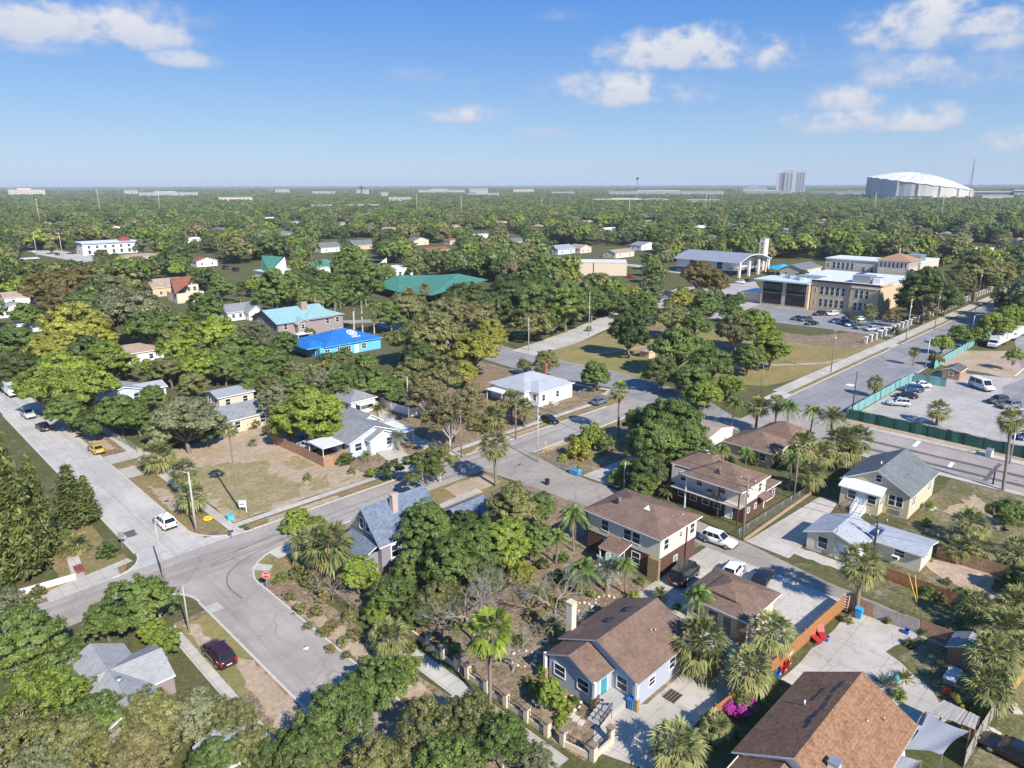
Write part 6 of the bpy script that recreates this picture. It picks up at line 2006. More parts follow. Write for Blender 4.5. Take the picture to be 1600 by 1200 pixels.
# --- park and school
for a in [(985, 520, 38, 'dark', 'round', .9), (1062, 538, 49, 'mid', 'broad', 1.), (1035, 578, 34, 'dark', 'oak', .9), (1110, 563, 40, 'mid', 'broad', 1.), (1085, 593, 34, 'mid', 'oak', .9), (1150, 513, 37, 'olive', 'broad', 1.1), (1185, 508, 34, 'bright', 'oak', 1.1), (1205, 543, 32, 'bright', 'oak', 1.), (1170, 558, 29, 'mid', 'oak', .9), (1100, 611, 34, 'bright', 'broad', .9), (1140, 603, 25, 'bright', 'oak', .9), (1050, 493, 34, 'olive', 'broad', 1.1), (1010, 483, 22, 'mid', 'oak'), (1085, 503, 27, 'mid', 'oak'),
          (885, 468, 42, 'mid', 'oak', 1.1), (840, 470, 38, 'mid', 'oak', 1.1), (925, 468, 30, 'mid', 'oak', 1.1), (800, 455, 36, 'dark', 'oak', 1.1), (770, 480, 36, 'dark', 'oak', 1.1), (725, 462, 40, 'dark', 'broad', 1.1), (865, 495, 26, 'mid', 'oak'), (815, 420, 36, 'tan', 'broad', 1.1), (850, 420, 34, 'mid', 'oak', 1.1), (960, 470, 24, 'mid', 'oak'), (640, 478, 36, 'olive', 'oak', 1.), (610, 490, 28, 'mid', 'oak'),
          (1095, 425, 34, 'brown', 'broad', 1.2), (1118, 440, 24, 'brown', 'oak', 1.), (1450, 450, 46, 'dark', 'oak', 1.1), (1425, 465, 28, 'dark', 'oak', 1.), (1480, 465, 26, 'dark', 'oak', 1.), (1530, 420, 42, 'olive', 'broad', 1.2), (1500, 440, 28, 'olive', 'oak', 1.1), (1562, 425, 26, 'olive', 'oak'), (1392, 495, 15, 'tan', 'airy', .8), (1555, 508, 28, 'bright', 'oak', 1.), (1580, 492, 26, 'bright', 'oak', 1.), (1500, 522, 20, 'mid', 'oak', .9), (1473, 535, 18, 'bright', 'oak', .9), (1463, 560, 13, 'tan', 'oak', .8), (1528, 522, 16, 'bright', 'oak'), (1598, 500, 20, 'bright', 'oak'),
          (530, 452, 26, 'mid', 'oak'), (570, 440, 34, 'mid', 'round', 1.), (430, 455, 36, 'mid', 'round', 1.), (600, 425, 22, 'bright', 'oak'), (455, 440, 26, 'olive', 'airy')]: T(*a)
for a in [(551, 464, 17, 'royal', 11), (563, 466, 16, 'royal', 11), (520, 466, 17, 'royal', 9), (492, 455, 17, 'royal', 9), (505, 462, 12, 'queen', 8), (582, 478, 14, 'royal', 9), (487, 380, 8, 'tall', 17), (464, 401, 9, 'tall', 14), (641, 455, 10, 'sabal', 8), (663, 450, 10, 'sabal', 8), (375, 462, 10, 'date', 3), (498, 410, 8, 'queen', 8), (1360, 485, 12, 'sabal', 6)]: palm(*a)
shrub(480, 510, 13, 'olive', 2.0); shrub(485, 530, 10, 'dark', 1.5); shrub(920, 515, 6, 'mid'); shrub(1335, 502, 9, 'mid'); shrub(1400, 520, 9, 'dark'); shrub(1448, 497, 7, 'tan')
for a in [(158, 398, 13, 'olive', 'mid'), (178, 402, 10, 'mid', 'mid'), (112, 385, 12, 'mid', 'mid'), (80, 385, 12, 'olive', 'mid'), (225, 385, 18, 'grey', 'mid')]: T(*a)
# shade trees over the right edge lawn
for a in [(1575, 800, 30, 'mid', 'oak', .8), (1600, 905, 34, 'dark', 'oak', .8)]: T(*a)
# ------------------------------------------------------------------ the rest of the canopy
# photo rectangles whose buildings or ground stay in sight (left, top, right, bottom, distance of what is seen there)
CLEAR = [(120, 370, 208, 406, 520), (228, 426, 304, 472, 280), (340, 466, 412, 498, 225), (392, 470, 546, 530, 185), (405, 396, 452, 432, 330), (492, 400, 518, 418, 330), (578, 425, 765, 470, 205), (585, 398, 628, 440, 300),
         (30, 380, 160, 412, 480), (690, 495, 770, 600, 130), (780, 505, 960, 600, 130), (915, 402, 1002, 432, 280), (1050, 376, 1215, 442, 320), (1180, 395, 1400, 500, 250), (1230, 500, 1400, 560, 170), (1400, 490, 1600, 720, 120),
         (860, 378, 1000, 405, 380), (1285, 392, 1500, 440, 320), (1210, 405, 1290, 425, 330), (0, 425, 60, 520, 180), (0, 590, 90, 680, 140), (300, 395, 340, 420, 330), (340, 405, 385, 440, 300), (590, 480, 650, 560, 170),
         (1350, 262, 1522, 307, 1780), (1130, 268, 1260, 303, 2000), (500, 372, 532, 392, 430), (550, 370, 582, 390, 430), (655, 380, 710, 394, 420), (1516, 380, 1550, 394, 450), (360, 500, 600, 530, 160), (700, 560, 780, 640, 130), (330, 300, 395, 312, 1660), (120, 290, 330, 301, 2400), (440, 292, 650, 303, 2400), (440, 303, 650, 323, 1100), (650, 290, 800, 305, 2100), (1250, 292, 1352, 305, 2300), (1500, 285, 1600, 303, 2200),
         (180, 520, 246, 556, 140), (795, 366, 815, 380, 480), (740, 360, 764, 372, 580), (590, 296, 640, 312, 1480), (860, 292, 1130, 314, 1450), (180, 392, 245, 402, 470)]
CLEAR = [(a, b, c, e, max(D, float(np.hypot(*G((a + c) / 2, e)[:2])) * 1.22) if D < 700 else D) for a, b, c, e, D in CLEAR]
occ = [(x, y, 7.) for x, y, _ in LANDMARKS]
for o in bpy.data.objects:
    if o.type == 'EMPTY' and o.parent is None and o.get('category') in ('house', 'building', 'hall', 'school', 'garage', 'shed', 'shop', 'pavilion', 'tower', 'church'):
        occ.append((o.location.x, o.location.y, 9.))
occ += [(x, y, r * .9) for _, x, y, _, k, r in PLANTS if k != 'shrub']
occ = np.array(occ)


ROADC = np.array([np.array(a) * (1 - t) + np.array(b) * t for L in (CFAR, CNEAR) for a, b in zip(L[:-1], L[1:]) for t in np.linspace(0, 1, 8)])


def free(x, y, r):
    if np.min((ROADC[:, 0] - x) ** 2 + (ROADC[:, 1] - y) ** 2) < 64: return False
    if 116 < x < 140 and 55 < y < 100: return False
    if 20 < x < 31 and y < 420: return False
    if YB0 - 3 < y < YB1 + 3 and x < 122: return False
    if 119 < x < 142 and y < 64: return False
    if 128 < x < 430 and 46 < y < 68: return False
    if x > 140 and y < 48 and x < 262 and y > -80: return False
    if x < 124 and y < 250 and (x < 80 or y < 190) and x * x + y * y < 150 ** 2: return False
    if 262 < x < 382 and 80 < y < 136: return False
    if 329 < x < 366 and 170 < y < 212: return False
    if 130 < x < 215 and 66 < y < 142: return False
    if np.any((occ[:, 0] - x) ** 2 + (occ[:, 1] - y) ** 2 < (occ[:, 2] + r * .45) ** 2): return False
    return True


def hides(x, y, r, top):
    d = math.hypot(x, y)
    u, v, k = proj((x, y, top * .55))
    hw = FPX * r / k
    v0 = proj((x, y, top))[1]
    v1 = proj((x, y, 0))[1]
    if u < -60 or u > 1660 or k < 1: return True
    for a, b, c, e, D in CLEAR:
        if d < D and u + hw * .8 > a and u - hw * .8 < c and v1 > b and v0 < e - 2: return True
    return False


# small roofs glimpsed in the canopy
rh = random.Random(12)
ROOFSPOTS = []
for px, py in [(95, 345), (172, 352), (262, 346), (352, 352), (425, 344), (455, 362), (545, 350), (612, 358), (668, 345), (722, 352), (838, 350), (905, 346), (958, 356), (1015, 348), (1085, 352), (1150, 345), (1222, 356), (1300, 348), (1352, 360), (1432, 350), (1490, 362), (1565, 352), (1590, 372), (312, 376), (470, 345), (1010, 375), (1110, 372), (60, 352), (640, 372), (775, 345)]:
    px += rh.uniform(-12, 12); py += rh.uniform(-5, 5)
    g_ = G(px, py + 3)
    rf, wl = rh.choice([(ROOF_MID, WHITEWALL), (ROOF_TAN, TANLIGHT), (WHITEROOF, WHITEWALL), (ROOF_PALE, WHITEWALL), (ROOF_TAN, WHITEWALL), (ROOF_GREY, TANLIGHT)])
    w_ = rh.uniform(12, 20)
    h = cottage(px, py, w_, rh.uniform(9, 12), 3.6, rf, wl, 'small roof', None, rh.choice(['gable', 'hip']), rh.choice(['x', 'y']), rh.uniform(1.6, 2.6))
    PLANTS.append((h.root, h.root.location.x, h.root.location.y, {ROOF_MID.name: 'grey-roofed', ROOF_TAN.name: 'tan-roofed', WHITEROOF.name: 'white-roofed', ROOF_PALE.name: 'pale-roofed', ROOF_GREY.name: 'dark-roofed'}[rf.name], 'house', 6.))
    u, v, k = proj((h.root.location.x, h.root.location.y, 2.5))
    hw_ = FPX * w_ * .5 / k
    CLEAR.append((u - hw_ * .8, v - 5, u + hw_ * .8, v + 1, float(math.hypot(*h.root.location[:2])) - 4))
    occ = np.vstack([occ, [h.root.location.x, h.root.location.y, 8.]])
rg = np.random.default_rng(21)
cand = []
rad = 128.
while rad < 900:
    n = max(8, int(1.36 * rad / (7.0 if rad < 420 else 7.8)))
    for k in range(n):
        a = YAW - .68 + 1.36 * (k + rg.uniform(-.4, .4)) / n
        rr = rad + rg.uniform(-4, 4)
        x, y = rr * math.cos(a), rr * math.sin(a)
        r = float(np.clip(rg.gamma(6, .80 if rad < 240 else .98), 2.6, 9.5))
        top = min(r * rg.uniform(1.45, 2.0), 14.5)
        if not free(x, y, r * .5) or hides(x, y, r, top): continue
        cand.append((rr, x, y, r, top))
    rad += 6.8
cols = np.array(['dark', 'mid', 'bright', 'olive', 'grey', 'yellow', 'tan', 'brown'])
pr = np.array([.22, .31, .12, .16, .09, .04, .04, .02]); pr /= pr.sum()
n_now = sum(1 for p in PLANTS if p[4] == 'tree')
LIMIT = 296
rest = []
# neighbours share hues: colour follows a slow field plus chance
for i, (rr, x, y, r, top) in enumerate(sorted(cand)):
    col = str(rg.choice(cols, p=pr))
    if n_now < LIMIT:
        o = tree_at(x, y, r, col, 'mid' if rr < 330 else 'far', top / (2.05 * r))
        n_now += 1
        last = rr
    else:
        rest.append((x, y, r, top, col))

# everything beyond: one wood of instanced crowns
pts = [(x, y, r, top) for x, y, r, top, c in rest]
def add_ring(r0, r1, sp, grow):
    rad = r0
    while rad < r1:
        n = int(1.36 * rad / sp)
        for k in range(n):
            a = YAW - .68 + 1.36 * (k + rg.uniform(-.5, .5)) / n
            rr = rad + rg.uniform(-.5, .5) * sp
            x, y = rr * math.cos(a), rr * math.sin(a)
            r = float(np.clip(rg.gamma(6, 1.0), 2.8, 10.5)) * grow
            top = min(r * rg.uniform(1.4, 2.0), 11 + 4 * grow)
            if rg.random() < .06: continue
            if hides(x, y, r, top): continue
            pts.append((x, y, r, top))
        rad += sp * .9
add_ring(900, 1800, 9.0, 1.1)
add_ring(1800, 3600, 14, 1.5)
add_ring(3600, 8000, 42, 3.0)
add_ring(8000, 20000, 120, 6.0)
pts = np.array(pts)
print('individual trees', n_now, 'wood points', len(pts), 'last', last)
src = bpy.data.collections.new('wood_sources')
WOODCOL = ['dark', 'mid', 'olive', 'grey', 'mid', 'bright', 'dark', 'mid', 'olive', 'mid', 'dark', 'tan', 'mid', 'dark', 'bright', 'olive']
for i, c in enumerate(WOODCOL):
    me = PROTO['far'][i % 5][0].copy()
    me.materials.clear(); me.materials.append(LEAF[c])
    o = bpy.data.objects.new('crown', me)
    src.objects.link(o)
me = bpy.data.meshes.new('woods')
z = pts[:, 3] - pts[:, 2] * .62
co = np.stack([pts[:, 0], pts[:, 1], z], 1)
me.vertices.add(len(pts)); me.vertices.foreach_set('co', co.reshape(-1).astype(np.float32))
for nm, data, ty in (('sc', np.stack([pts[:, 2], pts[:, 2], np.minimum(pts[:, 2] * 1.1, pts[:, 3] * .62)], 1), 'FLOAT_VECTOR'), ('rot', np.stack([0 * z, 0 * z, rg.uniform(0, 6.28, len(z))], 1), 'FLOAT_VECTOR')):
    at = me.attributes.new(nm, ty, 'POINT'); at.data.foreach_set('vector', data.reshape(-1).astype(np.float32))
at = me.attributes.new('pick', 'INT', 'POINT'); at.data.foreach_set('value', rg.integers(0, len(WOODCOL), len(z)).astype(np.int32))
woods = link('woods', me)
tag(woods, 'far green tree canopy stretching to the flat horizon', 'woods', None, 'stuff')
ng = bpy.data.node_groups.new('woods', 'GeometryNodeTree')
ng.interface.new_socket('Geometry', in_out='INPUT', socket_type='NodeSocketGeometry')
ng.interface.new_socket('Geometry', in_out='OUTPUT', socket_type='NodeSocketGeometry')
gi, go = ng.nodes.new('NodeGroupInput'), ng.nodes.new('NodeGroupOutput')
ci = ng.nodes.new('GeometryNodeCollectionInfo'); ci.inputs['Collection'].default_value = src
ci.inputs['Separate Children'].default_value = True; ci.inputs['Reset Children'].default_value = True
ip = ng.nodes.new('GeometryNodeInstanceOnPoints'); ip.inputs['Pick Instance'].default_value = True
def attr(nm, ty):
    a = ng.nodes.new('GeometryNodeInputNamedAttribute'); a.data_type = ty; a.inputs['Name'].default_value = nm
    return a.outputs['Attribute']
ng.links.new(gi.outputs[0], ip.inputs['Points']); ng.links.new(ci.outputs[0], ip.inputs['Instance'])
ng.links.new(attr('pick', 'INT'), ip.inputs['Instance Index']); ng.links.new(attr('sc', 'FLOAT_VECTOR'), ip.inputs['Scale'])
e2r = ng.nodes.new('FunctionNodeEulerToRotation'); ng.links.new(attr('rot', 'FLOAT_VECTOR'), e2r.inputs[0]); ng.links.new(e2r.outputs[0], ip.inputs['Rotation'])
ng.links.new(ip.outputs[0], go.inputs[0])
md = woods.modifiers.new('woods', 'NODES'); md.node_group = ng
# ------------------------------------------------------------------ fences and walls
def pathfence(name, label, pts, h, mat, post_mat=None, step=2.4, cat='fence', board=.16, post=.11, gap=.012, rails=True, phase=0):
    """board fence along ground points: boards one part, posts parts"""
    c = (pts[0][0], pts[0][1], 0)
    root = empty(name, c, 0, label, cat)
    m = MB(c)
    rg_ = random.Random(len(pts) * 7 + int(abs(pts[0][0])))
    for a, b in zip(pts[:-1], pts[1:]):
        a, b = Vector(a[:2]), Vector(b[:2])
        L_ = (b - a).length; d = (b - a) / L_; ang = math.atan2(d.y, d.x)
        n = max(1, int(L_ / board))
        for k in range(n):
            p = a + d * ((k + .5) * L_ / n)
            hh = h + rg_.uniform(-.04, .04)
            w = L_ / n - gap
            m.box(p.x - w / 2, p.x + w / 2, p.y - .012, p.y + .012, .04, hh, mat, ang)
        nn = Vector((-d.y, d.x)) * .05
        if rails:
            for z in (.35, h * .82): m.bar((a.x + nn.x, a.y + nn.y, z), (b.x + nn.x, b.y + nn.y, z), .05, post_mat or mat, .09)
    m.build('boards', root)
    for a, b in zip(pts[:-1], pts[1:]):
        a, b = Vector(a[:2]), Vector(b[:2])
        L_ = (b - a).length; d = (b - a) / L_
        nn = Vector((-d.y, d.x)) * .09
        n = max(1, round(L_ / step))
        for k in range(n + (1 if b[:] == tuple(pts[-1][:2]) else 0)):
            p = a.lerp(b, k / n) + nn
            q = MB(c); q.box(p.x - post / 2, p.x + post / 2, p.y - post / 2, p.y + post / 2, 0, h + .08, post_mat or mat); q.build('post', root)
    return root


g2 = lambda *q: [tuple(G(*p)[:2]) for p in q]
pathfence('wooden_fence', 'orange-brown cedar fence between the garage cottage yard and the clutter patio', [(57.3, 23.0), (62.4, 22.9), (68.5, 22.7), (74.0, 22.4)], 1.8, FENCE_ORANGE)
pathfence('wooden_fence', 'short brown cedar fence beside the tall double-trunked palm on the alley', [(74.0, 22.4), (74.1, 19.6)], 1.8, FENCE_BROWN, FENCE_ORANGE)
pathfence('wooden_gate', 'grey double board gate in the alley fence behind the patio', [(74.1, 19.5), (74.3, 17.4), (74.5, 15.3)], 1.7, FENCE_GREY, GALV, 2.1, 'gate')
pathfence('wooden_fence', 'long brown board fence along the alley right of the grey gate', [(74.6, 15.2), (74.9, 10), (75.0, 5.0), (74.8, -3)], 1.7, FENCE_BROWN, FENCE_ORANGE)
pathfence('wooden_fence', 'reddish board fence on the far side of the alley below the silver-roofed wing', [(83.4, 22.6), (83.2, 17), (83.0, 14.6), (82.8, 8)], 1.6, FENCE_ORANGE, FENCE_BROWN, gap=.03)
pathfence('wooden_fence', 'shaded board fence at the back of the silver-roofed house lawn', [(93.1, 18.6), (93.3, 14), (93.5, 8.5), (93.6, 0)], 1.8, FENCE_BROWN, POLEWOOD, gap=.03)
pathfence('wooden_fence', 'weathered grey fence along the far side of the shade sail yard', g2((1554, 1118), (1528, 1158), (1505, 1200)), 1.8, FENCE_GREY)
pathfence('wooden_fence', 'yellowish fence panel behind the palms at the right edge', g2((1577, 1092), (1598, 1062)), 1.8, plain('yellow_fence', (.46, .29, .10), .85, var=.3))
pathfence('wooden_fence', 'dull brown fence below the rust-brown house with pink flowers over it', [(46.5, 24.0), (50.5, 23.6), (56.8, 23.1)], 1.7, FENCE_ORANGE)
pathfence('wooden_fence', 'weathered board fence between the vacant lot and the pale blue bungalow', g2((424, 692), (470, 712), (507, 731), (521, 727), (548, 713)), 1.8, FENCE_BROWN, FENCE_GREY)
pathfence('vinyl_fence', 'tall white vinyl fence behind the brown litter yard of the white cottage', g2((590, 630), (607, 640), (642, 651), (690, 642), (722, 634)), 1.8, WHITE, WHITE, 2.4, 'fence')


def meshfence(name, label, pts, h, mat, post_mat, step=3.0, top=None, wav=0.0, cat='fence'):
    """windscreen or wire fence: cloth part in gentle folds plus posts"""
    c = (pts[0][0], pts[0][1], 0)
    root = empty(name, c, 0, label, cat)
    m = MB(c)
    rg_ = random.Random(3)
    for a, b in zip(pts[:-1], pts[1:]):
        a, b = Vector(a[:2]), Vector(b[:2])
        L_ = (b - a).length; d = (b - a) / L_; nn = Vector((-d.y, d.x))
        n = max(2, int(L_ / 1.0))
        prev = None
        for k in range(n + 1):
            p = a.lerp(b, k / n) + nn * (rg_.uniform(-wav, wav))
            hh = h - abs(math.sin(k * math.pi / 3)) * wav * .8 - rg_.uniform(0, wav)
            if prev is not None:
                q, ph = prev
                for o_, flip in ((.012, 0), (-.012, 1)):
                    f = [(q.x + nn.x * o_, q.y + nn.y * o_, .06), (p.x + nn.x * o_, p.y + nn.y * o_, .06), (p.x + nn.x * o_, p.y + nn.y * o_, hh), (q.x + nn.x * o_, q.y + nn.y * o_, ph)]
                    m.poly(f[::-1] if flip else f, mat)
                m.poly([(q.x - nn.x * .012, q.y - nn.y * .012, ph), (p.x - nn.x * .012, p.y - nn.y * .012, hh), (p.x + nn.x * .012, p.y + nn.y * .012, hh), (q.x + nn.x * .012, q.y + nn.y * .012, ph)], mat)
            prev = (p, hh)
    m.build('screen', root)
    q = MB(c)
    for a, b in zip(pts[:-1], pts[1:]): q.bar((a[0], a[1], h), (b[0], b[1], h), .05, post_mat)
    q.build('top_rail', root)
    cnt = 0
    for a, b in zip(pts[:-1], pts[1:]):
        a, b = Vector(a[:2]), Vector(b[:2])
        n = max(1, round((b - a).length / step))
        for k in range(n):
            p = a.lerp(b, k / n)
            q = MB(c); q.cyl(p.x, p.y, 0, h + .12, .04, post_mat, 6); q.build('post', root); cnt += 1
    return root


SCREEN_G = plain('green_windscreen', (.018, .095, .070), .85, var=.35, scale=.5)
SCREEN_T = plain('teal_windscreen', (.16, .34, .33), .8, var=.25, scale=.5)
meshfence('screen_fence', 'dark green screened fence along the avenue edge of the car park', [(141.3, 47.4), (141.0, 30), (140.4, 12), (140.2, -8), (140.4, -40)], 2.2, SCREEN_G, IRON, 3.0, wav=.1)
meshfence('screen_fence', 'faded teal screened fence along the wide street beside the car park', [(141.3, 47.6), (160, 47.5), (181, 47.3)], 2.2, SCREEN_T, IRON, 3.0, wav=.08)
meshfence('screen_fence', 'short teal screened fence crossing behind the row of four cars', [(180.8, 47.0), (180.6, 40.2)], 2.1, SCREEN_T, IRON, 3.0, wav=.08)
meshfence('screen_fence', 'far teal screened fence between the street trees and the white trucks', [(197, 47.1), (228, 47.0), (285, 46.9)], 2.2, SCREEN_T, IRON, 3.2, wav=.08)


def wirefence(name, label, pts, h=1.2, step=2.5, mat=None):
    mat = mat or GALV
    c = (pts[0][0], pts[0][1], 0)
    root = empty(name, c, 0, label, 'fence')
    m = MB(c)
    for a, b in zip(pts[:-1], pts[1:]):
        A, B_ = Vector((a[0], a[1], 0)), Vector((b[0], b[1], 0))
        for z in (.08, h * .35, h * .68, h): m.bar(A + Vector((0, 0, z)), B_ + Vector((0, 0, z)), .028 if z < h else .05, mat)
        n = int((B_ - A).length / .22)
        for k in range(n): 
            p = A.lerp(B_, k / max(1, n)); m.bar(p, p + Vector((0, 0, h)), .012, mat)
    m.build('wire_mesh', root)
    for a, b in zip(pts[:-1], pts[1:]):
        A, B_ = Vector((a[0], a[1], 0)), Vector((b[0], b[1], 0))
        n = max(1, round((B_ - A).length / step))
        for k in range(n + 1):
            p = A.lerp(B_, k / n); q = MB(c); q.cyl(p.x, p.y, 0, h + .08, .035, mat, 6); q.build('post', root)
    return root


wirefence('wire_fence', 'galvanised wire fence in front of the brick and cream house drive', [(80.6, 38.6), (90, 38.4), (100.5, 38.0)], 1.2)
wirefence('wire_fence', 'wire fence round the parked tarp at the alley mouth', g2((858, 722), (880, 735), (905, 745)), 1.2)
wirefence('wire_fence', 'wire fence along the shaded lot beside the tall lone palm', g2((948, 690), (985, 676), (1000, 668)), 1.2)
wirefence('wire_fence', 'wire fence round the brown yard of the grey oak', g2((165, 678), (185, 668), (235, 660)), 1.2)
wirefence('wire_fence', 'wire fence along the path from the gate to the cabbage palm', g2((170, 680), (205, 700), (216, 708)), 1.2)
wirefence('wire_fence', 'wire fence between the corner house lawn and the blue hatchback', g2((905, 618), (920, 612), (942, 606)), 1.1)
m = MB((80.4, 37.7, 0)); m.box(80.2, 101, 37.55, 37.85, 0, .28, plain('rusty_kerb_wall', (.36, .25, .15), .9, var=.4)); tag(m.build('low_wall', None, (80.4, 37.7, 0)), 'low rust-stained wall along the drive beside the wire fence', 'wall')

# pillared garden wall
GW = plain('cream_masonry', (.58, .49, .36), .85, var=.2)


def garden_wall(label, pts, pillars):
    c = (pts[0][0], pts[0][1], 0)
    root = empty('garden_wall', c, 0, label, 'wall')
    m = MB(c)
    for a, b in zip(pts[:-1], pts[1:]): m.bar((a[0], a[1], .28), (b[0], b[1], .28), .22, GW, .56)
    m.build('low_wall', root)
    for p in pillars:
        q = MB(c); q.box(p[0] - .24, p[0] + .24, p[1] - .24, p[1] + .24, 0, 1.45, GW); q.box(p[0] - .31, p[0] + .31, p[1] - .31, p[1] + .31, 1.45, 1.57, plain('brown_cap', (.25, .17, .12), .8)); q.build('pillar', root)
    for a, b in zip(pillars[:-1], pillars[1:]):
        if math.hypot(a[0] - b[0], a[1] - b[1]) > 5: continue
        q = MB(c); A, B_ = Vector((*a, 0)), Vector((*b, 0)); n = 9
        for z in (.7, 1.2): q.bar(A + Vector((0, 0, z)), B_ + Vector((0, 0, z)), .04, IRON)
        for k in range(1, n):
            p = A.lerp(B_, k / n); q.bar(p + Vector((0, 0, .56)), p + Vector((0, 0, 1.25)), .03, IRON)
        q.build('iron_panel', root)
    return root


garden_wall('cream garden wall with iron panels along the pavement behind the fan palm', [(37.3, 52.6), (37.0, 44.6)], [(37.3, 49.6), (37.1, 47.0), (37.0, 44.8)])
garden_wall('cream pillared garden wall running up to the teal-door house', [(37.0, 43.4), (36.9, 33.0)], [(37.0, 43.3), (36.95, 40.6), (36.9, 38.0), (36.9, 35.4), (36.9, 33.0)])
garden_wall('cream pillared wall enclosing the front corner by the bicycles', [(37.0, 31.6), (37.6, 28.6), (40.2, 28.6)], [(37.1, 31.4), (37.6, 28.6), (40.1, 28.8)])
m = MB((43.0, 30.3, 0))

# long school fence with pale piers
c = (214, 70.2, 0)
root = empty('garden_wall', c, 0, 'long school fence of pale piers and dark panels along the pavement', 'fence')
for k in range(38):
    x = 216 + k * 4.0
    q = MB(c); q.box(x - .4, x + .4, 69.8, 70.6, 0, 1.9, plain('pale_pier', (.60, .54, .46), .8)); q.box(x - .5, x + .5, 69.7, 70.7, 1.9, 2.1, WHITE); q.build('pillar', root)
q = MB(c)
for k in range(37):
    x = 216 + k * 4.0
    for z in (.4, 1.5): q.bar((x + .4, 70.2, z), (x + 3.6, 70.2, z), .08, IRON)
    for j in range(1, 10): q.bar((x + .4 + j * .32, 70.2, .2), (x + .4 + j * .32, 70.2, 1.6), .04, IRON)
q.build('iron_panels', root)
a, b = G(31, 930), G(119, 905)
m = MB((a[0], a[1], 0)); m.bar((a[0], a[1], .35), (b[0], b[1], .35), .3, WHITE, .7)
tag(m.build('low_wall', None, (a[0], a[1], 0)), 'low white garden wall at the left corner under the conifers', 'wall')
b = G(124, 892)
m = MB((b[0], b[1], 0)); m.box(b[0] - .4, b[0] + .4, b[1] - .8, b[1] + .8, 0, .4, plain('faded_red_paint', (.20, .06, .05), .8)); m.box(b[0] - .45, b[0] + .45, b[1] - .85, b[1] + .85, .4, .46, plain('faded_red_paint', (.30, .06, .05), .8))
tag(m.build('planter_box', None, (b[0], b[1], 0)), 'faded red planter box beside the low white wall', 'planter')

# ------------------------------------------------------------------ poles and lamps
POLES = []


def pole(bx, by, tx, ty, kind, label, mat=None, arm=-1, r=None):
    b = G(bx, by); lo, hi = 1., 40.
    for _ in range(40):
        mid = (lo + hi) / 2
        if proj((b[0], b[1], mid))[1] > ty: lo = mid
        else: hi = mid
    h = lo
    name = {'lamp': 'street_lamp', 'power': 'utility_pole', 'plain': 'utility_pole', 'sign': 'sign_post'}[kind]
    root = empty(name, (b[0], b[1], 0), 0, label, 'street lamp' if kind == 'lamp' else 'pole')
    mat = mat or POLEWOOD
    r = r or .13
    m = MB(); m.tube([(0, 0, -.1), (0, 0, h * .5), (0, 0, h)], [r, r * .85, r * .65], mat, 8); m.build('pole', root)
    if kind == 'lamp':
        d = Vector((rt[0], rt[1], 0)) * arm
        m = MB(); m.tube([(0, 0, h - .3), tuple(d * .8 + Vector((0, 0, h + .05))), tuple(d * 2.2 + Vector((0, 0, h + .15)))], .05, GALV, 6); m.build('arm', root)
        m = MB(); e = d * 2.4; m.box(e.x - .32, e.x + .32, e.y - .16, e.y + .16, h + .08, h + .24, GALV); m.build('lamp_head', root)
    elif kind == 'power':
        d = Vector((0, 1, 0)) if arm == 0 else Vector((1, 0, 0))
        m = MB(); m.bar(d * -1.1 + Vector((0, 0, h - .5)), d * 1.1 + Vector((0, 0, h - .5)), .1, POLEWOOD); m.bar(d * -.8 + Vector((0, 0, h - 1.5)), d * .8 + Vector((0, 0, h - 1.5)), .09, POLEWOOD)
        m.build('crossarm', root)
        m = MB(); m.cyl(.28, 0, h - 2.9, h - 2.0, .22, GALV, 10); m.build('transformer', root)
        for s in (-1, 0, 1):
            m = MB(); m.cyl(d.x * s, d.y * s, h - .45, h - .2, .05, WHITE, 6); m.build('insulator', root)
    POLES.append((root, b[0], b[1], h))
    return root


pole(307, 831, 300, 737, 'lamp', 'grey street lamp with long arm on the verge beside the white SUV', CONCPOLE, -1, .16)
pole(256, 906, 243, 816, 'plain', 'pale wooden pole at the junction corner behind the small green tree', BARK_PALE)
pole(296, 989, 272, 914, 'plain', 'leaning pale pole on the grass strip beyond the maroon car', BARK_PALE, r=.1)
pole(840, 722, 837, 632, 'power', 'grey power pole with crossarms at the alley mouth', CONCPOLE, 0)
pole(806, 686, 803, 628, 'plain', 'brown wooden pole on the verge left of the black sedan', POLEWOOD)
pole(721, 715, 718, 650, 'plain', 'pale brown pole on the kerb in front of the tan-olive trees', POLEWOOD)
pole(639, 660, 638, 588, 'lamp', 'grey lamp pole rising from the canopy above the white vinyl fence', CONCPOLE, -1)
pole(975, 768, 975, 722, 'plain', 'grey pole at the alley drive under the big green tree', CONCPOLE)
pole(1160, 845, 1164, 745, 'power', 'dark brown power pole at the corner of the brick and cream house', POLEWOOD, 0, .15)
pole(1240, 780, 1243, 703, 'plain', 'thin brown pole among the palms beside the wire fence', POLEWOOD)
pole(1363, 872, 1369, 805, 'power', 'dark pole standing beside the silver roof wing', DARK, 0, .15)
pole(1551, 757, 1554, 732, 'plain', 'short dark pole on the avenue kerb left of the tall fan palm', DARK)
pole(914, 504, 914, 436, 'power', 'tall power pole carrying white transformers by the park street', POLEWOOD, 0)
pole(920, 524, 922, 456, 'plain', 'grey pole standing in front of the transformer pole', CONCPOLE)
pole(826, 548, 824, 497, 'lamp', 'grey street lamp with left arm at the park street corner', CONCPOLE, -1)
pole(953, 490, 955, 470, 'lamp', 'small pale street lamp at the far end of the park street', CONCPOLE, 1)
pole(1189, 614, 1194, 570, 'plain', 'thin wooden pole on the park lawn', POLEWOOD)
pole(1298, 582, 1301, 514, 'power', 'wooden power pole on the park pavement', POLEWOOD, 1)
